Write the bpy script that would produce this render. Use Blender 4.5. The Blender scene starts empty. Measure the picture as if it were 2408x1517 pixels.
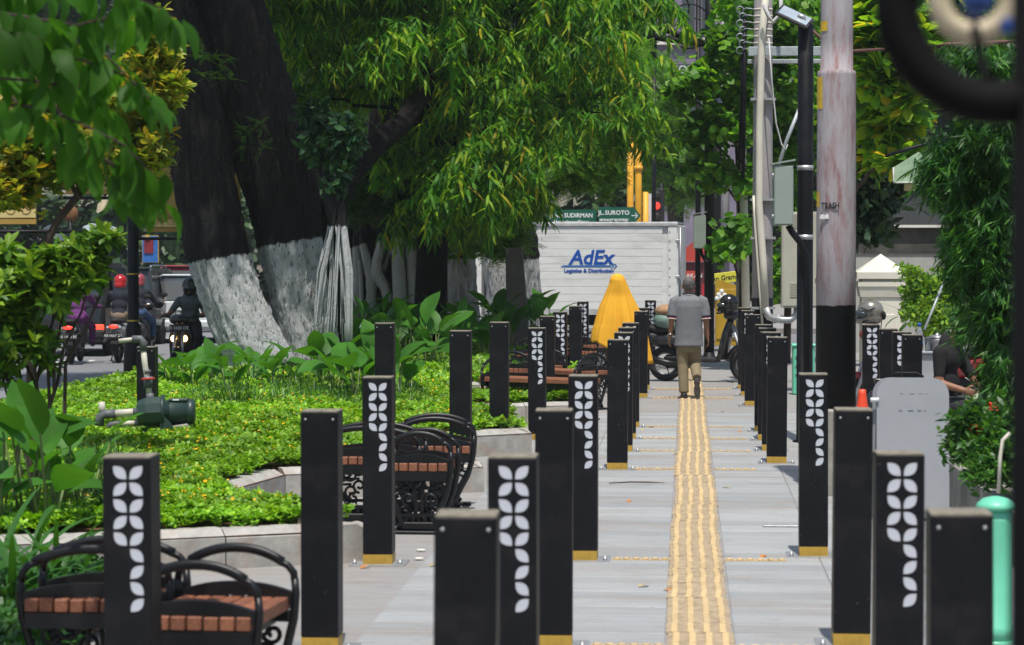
import bpy, bmesh, math, random
import numpy as np
from mathutils import Vector, Matrix, Euler, noise as mnoise
R = math.radians
PI = math.pi
random.seed(7)
rng = np.random.default_rng(7)
scene = bpy.context.scene
COL = scene.collection

# ------------------------------------------------------------------ camera
CAM_H = 1.9
FPX = 6012.0                      # focal length in pixels of a 2408 px wide frame
cam_d = bpy.data.cameras.new('camera')
cam = bpy.data.objects.new('camera', cam_d)
COL.objects.link(cam)
scene.camera = cam
cam_d.sensor_fit = 'HORIZONTAL'
cam_d.sensor_width = 36.0
cam_d.lens = 36.0 * FPX / 2408.0
cam_d.clip_start = 0.1
cam_d.clip_end = 1500
PITCH = math.atan(158.5 / FPX)
YAW = math.atan(411.0 / FPX * math.cos(PITCH))
cam.location = (0, 0, CAM_H)
cam.rotation_euler = (PI / 2 - PITCH, 0, YAW)
cam_d.dof.use_dof = True
cam_d.dof.focus_distance = 30.0
cam_d.dof.aperture_fstop = 5.0
cam_d.dof.aperture_blades = 7

# ------------------------------------------------------------------ sky and sun
SUN_EL, SUN_AZ = R(69), R(174)     # azimuth measured from +Y (view direction) towards +X
world = bpy.data.worlds.new('World')
scene.world = world
world.use_nodes = True
wn = world.node_tree
sky = wn.nodes.new('ShaderNodeTexSky')
sky.sky_type = 'NISHITA'
sky.sun_disc = False
sky.sun_elevation = SUN_EL
sky.sun_rotation = SUN_AZ
sky.air_density = 1.2
sky.dust_density = 2.0
bg = wn.nodes['Background']
bg.inputs['Strength'].default_value = 0.12
wn.links.new(sky.outputs[0], bg.inputs['Color'])
sun_d = bpy.data.lights.new('sun', 'SUN')
sun_d.energy = 5.0
sun_d.angle = R(0.53)
sun_d.color = (1.0, 0.95, 0.87)
sun = bpy.data.objects.new('sun', sun_d)
COL.objects.link(sun)
sdir = Vector((math.sin(SUN_AZ) * math.cos(SUN_EL), math.cos(SUN_AZ) * math.cos(SUN_EL), math.sin(SUN_EL)))
sun.rotation_euler = sdir.to_track_quat('Z', 'Y').to_euler()
sun.location = (5, 20, 30)

scene.view_settings.view_transform = 'Standard'
scene.view_settings.look = 'None'
scene.view_settings.exposure = 0.0
scene.view_settings.gamma = 1.0
scene.view_settings.use_curve_mapping = False
scene.render.engine = 'CYCLES'
scene.cycles.use_denoising = True
scene.cycles.max_bounces = 7
scene.cycles.diffuse_bounces = 3
scene.cycles.glossy_bounces = 3
scene.cycles.transmission_bounces = 4
scene.cycles.transparent_max_bounces = 6
scene.cycles.volume_bounces = 1
scene.cycles.sample_clamp_indirect = 6.0
scene.cycles.caustics_reflective = False
scene.cycles.caustics_refractive = False

# ------------------------------------------------------------------ survey helper: the photo's sight lines -> metres
_rot = cam.rotation_euler.to_matrix()
_r, _u, _f = _rot @ Vector((1, 0, 0)), _rot @ Vector((0, 1, 0)), _rot @ Vector((0, 0, -1))
def W(px, py, Y):
    """point at depth Y (metres along the path) on the sight line through (px, py)"""
    d = _f + _r * ((px - 1204) / FPX) - _u * ((py - 758.5) / FPX)
    k = Y / d.y
    return Vector((0, 0, CAM_H)) + d * k
def X_(px, Y): return W(px, 600, Y).x
def Z_(py, Y, px=1204): return W(px, py, Y).z
def PXM(Y): return FPX / Y

# ------------------------------------------------------------------ object helpers
def link(o, parent=None):
    COL.objects.link(o)
    if parent is not None: o.parent = parent
    return o
def tag(o, label=None, cat=None, group=None, kind=None):
    if label: o['label'] = label
    if cat: o['category'] = cat
    if group: o['group'] = group
    if kind: o['kind'] = kind
    return o
def thing(name, label, cat, loc=(0, 0, 0), rz=0.0, group=None):
    o = bpy.data.objects.new(name, None)
    o.empty_display_size = 0.1
    COL.objects.link(o)
    o.location = loc
    o.rotation_euler = (0, 0, rz)
    return tag(o, label, cat, group)
def copy_tree(o, parent=None):
    c = o.copy(); COL.objects.link(c)
    if parent is not None: c.parent = parent
    for ch in o.children: copy_tree(ch, c)
    return c
def obj(name, mesh, parent=None, mat=None, loc=None, rot=None):
    o = bpy.data.objects.new(name, mesh)
    COL.objects.link(o)
    if parent is not None: o.parent = parent
    if mat is not None:
        mesh.materials.clear(); mesh.materials.append(mat)
    if loc is not None: o.location = loc
    if rot is not None: o.rotation_euler = rot
    return o
def V(*a): return Vector(a)
def frame_to(d, up=Vector((0, 0, 1))):
    z = Vector(d).normalized()
    if abs(z.dot(up)) > 0.99: up = Vector((0, 1, 0))
    x = up.cross(z).normalized(); y = z.cross(x)
    return x, y, z

class MB:
    """collects shapes, builds ONE mesh"""
    def __init__(s): s.v = []; s.f = []; s.sm = []
    def add(s, vs, fs, smooth=False):
        b = len(s.v); s.v += [tuple(p) for p in vs]
        s.f += [tuple(b + i for i in f) for f in fs]; s.sm += [smooth] * len(fs)
        return s
    def box(s, c, size, rot=None, bev=0.0, M=None):
        hx, hy, hz = [q / 2 for q in size]
        if bev > 0:
            b = min(bev, hx * .9, hy * .9, hz * .9)
            vs = []; idx = {}
            for sx in (-1, 1):
                for sy in (-1, 1):
                    for sz in (-1, 1):
                        for a in range(3):
                            p = [sx * hx, sy * hy, sz * hz]
                            for k in range(3):
                                if k != a: p[k] -= (sx, sy, sz)[k] * b
                            idx[(sx, sy, sz, a)] = len(vs); vs.append(p)
            fs = []
            for a in range(3):
                b1, c1 = (a + 1) % 3, (a + 2) % 3
                for sg in (-1, 1):
                    q = []
                    for (u, w) in ((-1, -1), (1, -1), (1, 1), (-1, 1)):
                        k = [0, 0, 0]; k[a] = sg; k[b1] = u; k[c1] = w
                        q.append(idx[(*k, a)])
                    fs.append(q if sg > 0 else q[::-1])
            for a in range(3):          # edges
                b1, c1 = (a + 1) % 3, (a + 2) % 3
                for u in (-1, 1):
                    for w in (-1, 1):
                        k0 = [0, 0, 0]; k1 = [0, 0, 0]
                        k0[a] = -1; k1[a] = 1
                        for k in (k0, k1): k[b1] = u; k[c1] = w
                        q = [idx[(*k0, b1)], idx[(*k1, b1)], idx[(*k1, c1)], idx[(*k0, c1)]]
                        fs.append(q if u * w < 0 else q[::-1])
            for sx in (-1, 1):
                for sy in (-1, 1):
                    for sz in (-1, 1):
                        q = [idx[(sx, sy, sz, a)] for a in range(3)]
                        fs.append(q if sx * sy * sz > 0 else q[::-1])
        else:
            vs = [(x * hx, y * hy, z * hz) for z in (-1, 1) for y in (-1, 1) for x in (-1, 1)]
            fs = [(0, 2, 3, 1), (4, 5, 7, 6), (0, 1, 5, 4), (1, 3, 7, 5), (3, 2, 6, 7), (2, 0, 4, 6)]
        m = M if M is not None else (Euler(rot).to_matrix() if rot is not None else None)
        cc = Vector(c)
        vs = [(m @ Vector(p) if m is not None else Vector(p)) + cc for p in vs]
        return s.add(vs, fs)
    def tube(s, pts, rad, n=8, cap=True, smooth=True, flat=None):
        pts = [Vector(p) for p in pts]
        if not hasattr(rad, '__len__'): rad = [rad] * len(pts)
        vs = []; fs = []; px = None
        for i, p in enumerate(pts):
            d = (pts[min(i + 1, len(pts) - 1)] - pts[max(i - 1, 0)])
            if d.length < 1e-9: d = Vector((0, 0, 1))
            d.normalize()
            if px is None:
                x, y, z = frame_to(d)
            else:
                x = (px - d * px.dot(d))
                x = x.normalized() if x.length > 1e-6 else frame_to(d)[0]
                y = d.cross(x)
            px = x
            for k in range(n):
                a = 2 * PI * k / n
                ry = rad[i] * (flat if flat else 1)
                vs.append(p + x * math.cos(a) * rad[i] + y * math.sin(a) * ry)
        for i in range(len(pts) - 1):
            for k in range(n):
                a, b = i * n + k, i * n + (k + 1) % n
                fs.append((a, b, b + n, a + n))
        s.add(vs, fs, smooth)
        if cap:
            base = len(s.v) - len(vs)
            s.f.append(tuple(base + k for k in range(n))[::-1]); s.sm.append(False)
            e = base + (len(pts) - 1) * n
            s.f.append(tuple(e + k for k in range(n))); s.sm.append(False)
        return s
    def cyl(s, p0, p1, r0, r1=None, n=16): return s.tube([p0, p1], [r0, r0 if r1 is None else r1], n)
    def lathe(s, prof, c=(0, 0, 0), n=20, axis=None, smooth=True):
        c = Vector(c); vs = []; fs = []
        x, y, z = frame_to(axis) if axis is not None else (V(1, 0, 0), V(0, 1, 0), V(0, 0, 1))
        for (r, h) in prof:
            for k in range(n):
                a = 2 * PI * k / n
                vs.append(c + x * (r * math.cos(a)) + y * (r * math.sin(a)) + z * h)
        for i in range(len(prof) - 1):
            for k in range(n):
                a, b = i * n + k, i * n + (k + 1) % n
                fs.append((a, b, b + n, a + n))
        fs.append(tuple(range(n))[::-1]); e = (len(prof) - 1) * n
        fs.append(tuple(e + k for k in range(n)))
        return s.add(vs, fs, smooth)
    def ball(s, c, r, n=12, m=8, M=None):
        r = (r, r, r) if not hasattr(r, '__len__') else r
        vs = []; fs = []; c = Vector(c)
        for i in range(m + 1):
            t = PI * i / m
            for k in range(n):
                a = 2 * PI * k / n
                p = Vector((r[0] * math.sin(t) * math.cos(a), r[1] * math.sin(t) * math.sin(a), -r[2] * math.cos(t)))
                if M is not None: p = M @ p
                vs.append(c + p)
        for i in range(m):
            for k in range(n):
                a, b = i * n + k, i * n + (k + 1) % n
                fs.append((a, b, b + n, a + n))
        return s.add(vs, fs, True)
    def prism(s, poly, axis='Y', t0=0.0, t1=0.1, bevel=0.0):
        """polygon in a plane, extruded along axis. poly points (a,b): axis Y -> (x,z); X -> (y,z); Z -> (x,y)"""
        def P(a, b, t):
            return {'Y': (a, t, b), 'X': (t, a, b), 'Z': (a, b, t)}[axis]
        n = len(poly)
        vs = [P(a, b, t0) for a, b in poly] + [P(a, b, t1) for a, b in poly]
        fs = [tuple(range(n)), tuple(range(2 * n - 1, n - 1, -1))]
        for i in range(n):
            j = (i + 1) % n
            fs.append((i, i + n, j + n, j))
        return s.add(vs, fs)
    def torus(s, c, Rr, r, axis=(0, 1, 0), n=40, m=10, a0=0, a1=2 * PI, sy=1.0):
        x, y, z = frame_to(axis); c = Vector(c)
        closed = abs(a1 - a0 - 2 * PI) < 1e-6
        cnt = n if closed else n + 1
        pts = [c + x * (Rr * math.cos(a0 + (a1 - a0) * i / n)) + y * (Rr * sy * math.sin(a0 + (a1 - a0) * i / n)) for i in range(cnt)]
        if not closed: return s.tube(pts, r, m)
        vs = []; fs = []
        for i in range(n):
            a = 2 * PI * i / n
            d = x * math.cos(a) + y * math.sin(a) * sy
            for k in range(m):
                b = 2 * PI * k / m
                vs.append(c + d * Rr + d.normalized() * (r * math.cos(b)) + z * (r * math.sin(b)))
        for i in range(n):
            for k in range(m):
                a, b = i * m + k, i * m + (k + 1) % m
                c2, d2 = ((i + 1) % n) * m + (k + 1) % m, ((i + 1) % n) * m + k
                fs.append((a, b, c2, d2))
        return s.add(vs, fs, True)
    def mesh(s, name='m', fix=True):
        me = bpy.data.meshes.new(name)
        me.from_pydata(s.v, [], s.f)
        me.polygons.foreach_set('use_smooth', s.sm)
        if fix:
            bm = bmesh.new(); bm.from_mesh(me)
            bmesh.ops.recalc_face_normals(bm, faces=bm.faces)
            bm.to_mesh(me); bm.free()
        me.update()
        return me
    def build(s, name, mat, parent=None, loc=None, rot=None, fix=True):
        return obj(name, s.mesh(name, fix), parent, mat, loc, rot)

def remesh(name, mb, voxel, mat, parent=None, smooth=2):
    """shapes -> one continuous skin"""
    me = mb.mesh(name, False)
    o = bpy.data.objects.new('tmp', me); COL.objects.link(o)
    m = o.modifiers.new('r', 'REMESH'); m.mode = 'VOXEL'; m.voxel_size = voxel; m.use_smooth_shade = True
    if smooth:
        s = o.modifiers.new('s', 'SMOOTH'); s.factor = 0.5; s.iterations = smooth
    dg = bpy.context.evaluated_depsgraph_get(); dg.update()
    me2 = bpy.data.meshes.new_from_object(o.evaluated_get(dg))
    me2.name = name
    bpy.data.objects.remove(o); bpy.data.meshes.remove(me)
    for p in me2.polygons: p.use_smooth = True
    return obj(name, me2, parent, mat)

_txt = {}
def text(name, body, size, mat, parent, M, extrude=0.002, align='CENTER', shear=0.0, xs=1.0, bold=0.0):
    cu = bpy.data.curves.new(name, 'FONT')
    cu.body = body; cu.size = size; cu.extrude = extrude; cu.align_x = align; cu.align_y = 'CENTER'
    cu.shear = shear; cu.offset = bold; cu.resolution_u = 3
    t = bpy.data.objects.new('tmp', cu); COL.objects.link(t)
    dg = bpy.context.evaluated_depsgraph_get(); dg.update()
    me = bpy.data.meshes.new_from_object(t.evaluated_get(dg))
    bpy.data.objects.remove(t); bpy.data.curves.remove(cu)
    if xs != 1.0: me.transform(Matrix.Diagonal((xs, 1, 1, 1)))
    o = obj(name, me, parent, mat)
    o.matrix_local = M
    return o
# text facing the camera (-Y): local x->X, local y->Z
FACE = Matrix(((1, 0, 0, 0), (0, 0, -1, 0), (0, 1, 0, 0), (0, 0, 0, 1)))
def face_at(x, y, z): return Matrix.Translation((x, y, z)) @ FACE

# ------------------------------------------------------------------ materials
MATS = {}
def nt(name):
    m = bpy.data.materials.new(name); m.use_nodes = True
    n = m.node_tree.nodes; l = m.node_tree.links
    return m, n, l, n['Principled BSDF']
def mixc(n, l, fac, a, b, mode='MIX'):
    x = n.new('ShaderNodeMix'); x.data_type = 'RGBA'; x.blend_type = mode
    for sock, val in ((x.inputs['Factor'], fac), (x.inputs['A'], a), (x.inputs['B'], b)):
        if hasattr(val, 'links') or hasattr(val, 'is_linked'): l.new(val, sock)
        elif isinstance(val, (tuple, list)): sock.default_value = (*val[:3], 1)
        else: sock.default_value = val
    # RGBA sockets share names: pick the colour ones
    return x
def mix(n, l, fac, a, b, mode='MIX'):
    x = n.new('ShaderNodeMix'); x.data_type = 'RGBA'; x.blend_type = mode
    F, A, B, O = x.inputs[0], x.inputs[6], x.inputs[7], x.outputs[2]
    for sock, val in ((F, fac), (A, a), (B, b)):
        if isinstance(val, bpy.types.NodeSocket): l.new(val, sock)
        elif isinstance(val, (tuple, list)): sock.default_value = (*val[:3], 1)
        else: sock.default_value = val
    return O
def ramp(n, l, fac, stops):
    r = n.new('ShaderNodeValToRGB'); l.new(fac, r.inputs[0])
    e = r.color_ramp.elements
    while len(e) > 1: e.remove(e[-1])
    e[0].position = stops[0][0]; e[0].color = (*stops[0][1], 1) if hasattr(stops[0][1], '__len__') else (stops[0][1],) * 3 + (1,)
    for p, c in stops[1:]:
        q = e.new(p); q.color = (*c, 1) if hasattr(c, '__len__') else (c, c, c, 1)
    return r.outputs[0]
def tex(n, l, kind='noise', scale=5.0, vec=None, detail=4, rough=.6, stretch=None, world=False):
    tc = n.new('ShaderNodeTexCoord') if not world else n.new('ShaderNodeNewGeometry')
    src = tc.outputs['Object'] if not world else tc.outputs['Position']
    if stretch:
        mp = n.new('ShaderNodeMapping'); mp.inputs['Scale'].default_value = stretch
        l.new(src, mp.inputs[0]); src = mp.outputs[0]
    if kind == 'noise':
        t = n.new('ShaderNodeTexNoise'); t.inputs['Scale'].default_value = scale
        t.inputs['Detail'].default_value = detail; t.inputs['Roughness'].default_value = rough
        l.new(src, t.inputs['Vector']); return t.outputs['Fac']
    t = n.new('ShaderNodeTexVoronoi'); t.inputs['Scale'].default_value = scale
    l.new(src, t.inputs['Vector']); return t.outputs['Distance']
def bump(n, l, h, strength, bsdf, dist=.01):
    b = n.new('ShaderNodeBump'); b.inputs['Strength'].default_value = strength; b.inputs['Distance'].default_value = dist
    l.new(h, b.inputs['Height']); l.new(b.outputs[0], bsdf.inputs['Normal'])
def M_(name, col, rough=.6, metal=0.0, var=.18, scale=6.0, bmp=0.0, bscale=80.0, dirt=None, dirt_amt=.5, spec=.4, stretch=None, world=False, rnd=0.0):
    m, n, l, b = nt(name)
    f = tex(n, l, 'noise', scale, stretch=stretch, world=world)
    lo = tuple(c * (1 - var) for c in col); hi = tuple(min(1, c * (1 + var)) for c in col)
    c = ramp(n, l, f, [(.3, lo), (.7, hi)])
    if rnd:
        oi = n.new('ShaderNodeObjectInfo')
        k = ramp(n, l, oi.outputs['Random'], [(0, 1 - rnd), (1, 1 + rnd)])
        c = mix(n, l, 1.0, c, k, 'MULTIPLY')
    if dirt:
        f2 = tex(n, l, 'noise', scale * .45, detail=7, rough=.7, stretch=stretch, world=world)
        k = ramp(n, l, f2, [(.5, 0.0), (.72, dirt_amt)])
        c = mix(n, l, k, c, dirt)
    l.new(c, b.inputs['Base Color'])
    b.inputs['Roughness'].default_value = rough; b.inputs['Metallic'].default_value = metal
    b.inputs['Specular IOR Level'].default_value = spec
    if bmp: bump(n, l, tex(n, l, 'noise', bscale, detail=6, stretch=stretch, world=world), bmp, b)
    MATS[name] = m
    return m
def emit(name, col, strength, base=None):
    m, n, l, b = nt(name)
    b.inputs['Base Color'].default_value = (*(base or col), 1)
    b.inputs['Emission Color'].default_value = (*col, 1); b.inputs['Emission Strength'].default_value = strength
    return m
def leafmat(name, stops, trans=.35, rough=.45, spec=.4, veins=False):
    """colour runs through the stops from leaf to leaf; light passes through the blade"""
    m, n, l, b = nt(name)
    g = n.new('ShaderNodeNewGeometry')
    c = ramp(n, l, g.outputs['Random Per Island'], stops)
    f = tex(n, l, 'noise', 1.3, detail=2, world=True)
    c = mix(n, l, 1.0, c, ramp(n, l, f, [(.3, .6), (.7, 1.45)]), 'MULTIPLY')
    out = n['Material Output']
    b.inputs['Roughness'].default_value = rough; b.inputs['Specular IOR Level'].default_value = spec
    l.new(c, b.inputs['Base Color'])
    t = n.new('ShaderNodeBsdfTranslucent')
    tc = mix(n, l, 1.0, c, (1.5, 1.45, .45), 'MULTIPLY')
    l.new(tc, t.inputs['Color'])
    ms = n.new('ShaderNodeMixShader'); ms.inputs[0].default_value = trans
    l.new(b.outputs[0], ms.inputs[1]); l.new(t.outputs[0], ms.inputs[2]); l.new(ms.outputs[0], out.inputs[0])
    return m
# ================================================================== MATERIALS OF THE SETTING
m_black = M_('black_paint', (.0045, .005, .0075), rough=.5, var=.35, scale=9, dirt=(.03, .028, .026), dirt_amt=.5, spec=.22, bmp=.04, bscale=140)
_n = m_black.node_tree.nodes; _l = m_black.node_tree.links; _b = _n['Principled BSDF']
_old = _b.inputs['Base Color'].links[0].from_socket
_v = tex(_n, _l, 'noise', 38, detail=2, rough=.5, world=True)
_s = tex(_n, _l, 'noise', 7, detail=8, rough=.8, stretch=(3, 3, .5), world=True)
_c = mix(_n, _l, ramp(_n, _l, _v, [(.74, 0.0), (.78, .7)]), _old, (.16, .155, .15))
_c = mix(_n, _l, ramp(_n, _l, _s, [(.6, 0.0), (.75, .55)]), _c, (.032, .031, .03))
_l.new(_c, _b.inputs['Base Color'])
m_iron = M_('cast_iron', (.006, .0065, .008), rough=.4, var=.3, scale=14, spec=.35, bmp=.08, bscale=90)
m_petal = M_('white_acrylic', (.50, .525, .58), rough=.4, var=.06, scale=8)
m_petal.node_tree.nodes['Principled BSDF'].inputs['Roughness'].default_value = .5
m_gold = M_('ochre_paint', (.46, .29, .045), rough=.5, var=.22, scale=12, dirt=(.16, .1, .03), dirt_amt=.5)
m_steel = M_('galvanised', (.42, .43, .44), rough=.45, metal=.6, var=.2, scale=20)
m_soil = M_('soil', (.13, .06, .035), rough=.95, var=.45, scale=7, bmp=.8, bscale=30)
m_kerb = M_('kerb_concrete', (.36, .35, .325), rough=.85, var=.2, scale=9, bmp=.25, bscale=70, dirt=(.30, .17, .10), dirt_amt=.55, rnd=.12)
m_plaster = M_('white_plaster', (.68, .66, .6), rough=.8, var=.1, scale=3, dirt=(.35, .33, .28), dirt_amt=.45, bmp=.06)
m_white = M_('white_paint', (.72, .73, .73), rough=.5, var=.06, scale=5)
m_wood = M_('bench_timber', (.22, .085, .045), rough=.6, var=.38, scale=9, stretch=(9, 1.2, 9), bmp=.25, bscale=50, rnd=.22)
m_rubber = M_('rubber', (.018, .018, .02), rough=.8, var=.2)
m_glass = M_('dark_glass', (.03, .04, .045), rough=.08, var=.1, spec=.8)
m_chrome = M_('chrome', (.6, .6, .62), rough=.18, metal=1.0, var=.1)

# asphalt
m, n, l, b = nt('asphalt'); m_asphalt = m
f = tex(n, l, 'noise', .35, detail=6, world=True); g = tex(n, l, 'noise', 55, detail=3, world=True)
c = ramp(n, l, f, [(.3, (.15, .155, .165)), (.7, (.2, .205, .215))])
c = mix(n, l, ramp(n, l, g, [(.35, 0.0), (.75, .5)]), c, (.17, .17, .175))
l.new(c, b.inputs['Base Color']); b.inputs['Roughness'].default_value = .75
bump(n, l, g, .4, b)

# paving: brushed concrete slabs, every slab its own tone, earth blown over it
def paving(name, lo, hi, rnd):
    m, n, l, b = nt(name)
    f = tex(n, l, 'noise', 5, detail=6, rough=.65, stretch=(.35, 2.2, 1), world=True)
    c = ramp(n, l, f, [(.25, lo), (.75, hi)])
    if rnd:
        oi = n.new('ShaderNodeObjectInfo')
        c = mix(n, l, 1.0, c, ramp(n, l, oi.outputs['Random'], [(0, (1 - rnd, 1 - rnd, 1 - rnd * .9)), (1, (1 + rnd * .6,) * 3)]), 'MULTIPLY')
    d = tex(n, l, 'noise', 1.1, detail=9, rough=.72, stretch=(.55, 1.6, 1), world=True)
    c = mix(n, l, ramp(n, l, d, [(.47, 0.0), (.68, .55)]), c, (.235, .18, .135))
    g2 = tex(n, l, 'noise', 2.7, detail=10, rough=.78, world=True)
    c = mix(n, l, ramp(n, l, g2, [(.55, 0.0), (.72, .45)]), c, (.13, .12, .11))
    s = tex(n, l, 'noise', 42, detail=2, world=True, stretch=(1, 1, 1))
    c = mix(n, l, ramp(n, l, s, [(.66, 0.0), (.72, .6)]), c, (.17, .11, .075))
    l.new(c, b.inputs['Base Color'])
    b.inputs['Roughness'].default_value = .62; b.inputs['Specular IOR Level'].default_value = .45
    bump(n, l, tex(n, l, 'noise', 26, detail=8, world=True), .25, b)
    return m
m_slab_light = paving('slab_light', (.285, .30, .305), (.365, .38, .385), .08)
m_slab_dark = paving('slab_dark', (.26, .272, .277), (.33, .343, .348), .08)
m_pave = paving('pavement_bed', (.24, .235, .23), (.32, .315, .31), 0)

# tactile tile: yellow ribs worn clean, dirty grooves
m, n, l, b = nt('tactile'); m_tactile = m
tc = n.new('ShaderNodeTexCoord'); sx = n.new('ShaderNodeSeparateXYZ'); l.new(tc.outputs['Object'], sx.inputs[0])
gr = tex(n, l, 'noise', 16, detail=7, rough=.7, world=True)
rib = ramp(n, l, gr, [(.3, (.48, .345, .17)), (.75, (.62, .48, .27))])
oi = n.new('ShaderNodeObjectInfo')
rib = mix(n, l, 1.0, rib, ramp(n, l, oi.outputs['Random'], [(0, (.86, .86, .86)), (1, (1.08, 1.06, 1.02))]), 'MULTIPLY')
gro = ramp(n, l, gr, [(.3, (.14, .10, .065)), (.46, (.33, .255, .165)), (.7, (.45, .36, .235))])
mr = n.new('ShaderNodeMapRange'); l.new(sx.outputs[2], mr.inputs[0]); mr.inputs[1].default_value = .0105; mr.inputs[2].default_value = .0125
cc = mix(n, l, mr.outputs[0], gro, rib)
l.new(cc, b.inputs['Base Color']); b.inputs['Roughness'].default_value = .75
m_dot = M_('dot_yellow', (.48, .36, .2), rough=.75, var=.25, scale=30, dirt=(.3, .22, .14), world=True)

# ================================================================== GROUND, ROAD, PAVEMENT
def sheet(name, x0, x1, y0, y1, z, mat, kind='structure'):
    mb = MB().add([(x0, y0, z), (x1, y0, z), (x1, y1, z), (x0, y1, z)], [(0, 1, 2, 3)])
    return tag(mb.build(name, mat), kind=kind)
m_earth = M_('earth', (.12, .1, .07), rough=.95, var=.3, scale=.5, world=True)
sheet('ground', -400, 400, -60, 900, -.17, m_earth)
sheet('road', -27, -7.9, -30, 300, -.13, m_asphalt)
sheet('side_road', -7.9, 14, 50.5, 66, -.126, m_asphalt)
pv = tag(MB().box((-1.45, 23.5, -.085), (12.5, 53, .17)).build('pavement', m_pave), kind='structure')
# far pavement over the side road
tag(MB().box((-.5, 90, -.07), (13, 47, .14)).build('far_pavement', m_pave), kind='structure')
# painted lines on the road
m_line = M_('road_paint', (.62, .62, .6), rough=.7, var=.2, scale=8, world=True)
for i, (x, y0, y1) in enumerate([(-12.6, 44, 47.2), (-12.6, 52, 55), (-12.6, 60, 63), (-9.6, 49.5, 53), (-11.9, 47.2, 49.2), (-11.4, 46.8, 48.6), (-16.5, 30, 90)]):
    tag(MB().box((x, (y0 + y1) / 2, -.126), (.13, y1 - y0, .006)).build('lane_marking', m_line), kind='structure')
# kerb on the road side
for i in range(40):
    y = 10 + i * 1.0
    MB().box((-7.8, y, -.06), (.2, .985, .3), bev=.025).build('kerb_stone', m_kerb, pv)

STRIP_X = .067
# paving slabs: rows 0.32 m deep, alternately light and dark
slab_cache = {}
def slab(w, d, k):
    key = (round(w, 3), round(d, 3), k)
    if key not in slab_cache:
        mb = MB().box((0, 0, -.015), (w - .008, d - .008, .03), bev=.003)
        slab_cache[key] = mb.mesh('paving_slab')
        slab_cache[key].materials.append(m_slab_light if k else m_slab_dark)
    return slab_cache[key]
rowh = .32
y = 11.5; ri = 0; nslab = 0
while y < 31.2:
    k = ri % 2
    if random.random() < .12: k = 1 - k
    for (a, bb, cuts) in ((-1.62, STRIP_X - .168, 2), (STRIP_X + .168, 2.02, 3)):
        w = (bb - a) / cuts
        off = 0 if ri % 2 else .0
        for c in range(cuts):
            if nslab >= 300: break
            o = obj('paving_slab', slab(w, rowh, k), pv)
            o.location = (a + w * (c + .5), y + rowh / 2, .006 + random.uniform(-.0015, .0015))
            o.rotation_euler = (random.uniform(-.0012, .0012), random.uniform(-.0012, .0012), 0)
            nslab += 1
    y += rowh; ri += 1
# tactile guide strip
def tactile_mesh(seed):
    r = random.Random(seed)
    mb = MB().box((0, 0, -.005), (.326, .322, .03))
    for i in range(4):
        x = -.122 + i * .0813
        mb.box((x, 0, .0125), (.034, .30, .009), bev=.003)
    return mb.mesh('tactile_tile')
tms = [tactile_mesh(s) for s in range(2)]
for t in tms: t.materials.append(m_tactile)
y = 11.45; i = 0; wob = 0.0
while y < 48:
    o = obj('tactile_tile', tms[i % 2], pv)
    if i % 4 == 0: wob = random.uniform(-.012, .012)
    o.location = (STRIP_X + wob + random.uniform(-.003, .003), y + .163, .002 + random.uniform(0, .002))
    o.rotation_euler = (0, 0, random.uniform(-.035, .035))
    y += .327; i += 1
# rows of warning domes between the bollards
def dot_row(x0, x1, yy):
    mb = MB().box(((x0 + x1) / 2, yy, .004), (x1 - x0, .075, .014))
    n_ = int((x1 - x0) / .057)
    for i in range(n_):
        x = x0 + (x1 - x0) * (i + .5) / n_
        mb.lathe([(.023, 0), (.021, .006), (.014, .0105), (.004, .012)], (x, yy, .0105), n=8)
    return mb.build('dome_strip', m_dot, pv)
for yy in (12.35, 15.88, 22.6, 24.7, 26.4, 28.2, 33.9, 36.2):
    dot_row(-.46, STRIP_X - .17, yy); dot_row(STRIP_X + .17, .62, yy)

# ================================================================== PLANTING BED WITH SCALLOPED KERB
bed = tag(thing('garden_bed', 'long raised garden bed with scalloped grey kerb between pavement and road', 'garden bed'), kind='structure')
EDGE = [(-7.7, 14.1), (-5.2, 14.35), (-3.6, 14.85), (-1.96, 15.7), (-2.95, 16.9), (-3.3, 18.2), (-3.1, 19.6), (-1.62, 20.4), (-1.95, 22.3), (-2.5, 23.5),
        (-1.47, 24.35), (-1.75, 26.2), (-2.45, 27.6), (-2.5, 28.3), (-1.1, 28.95), (-1.35, 29.6), (-2.7, 30.0), (-2.9, 33.2), (-1.6, 34.3), (-1.6, 35.6), (-2.75, 36.4), (-2.8, 41.6),
        (-1.7, 42.6), (-1.65, 49.5)]
poly = [Vector((x, y, .2)) for x, y in EDGE] + [Vector((-7.7, 49.5, .2))]
from mathutils.geometry import tessellate_polygon
tris = tessellate_polygon([poly])
me = MB().add(poly, [tuple(t) if (poly[t[1]] - poly[t[0]]).cross(poly[t[2]] - poly[t[0]]).z > 0 else tuple(t)[::-1] for t in tris]).mesh('soil', False)
obj('soil', me, bed, m_soil)
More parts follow.
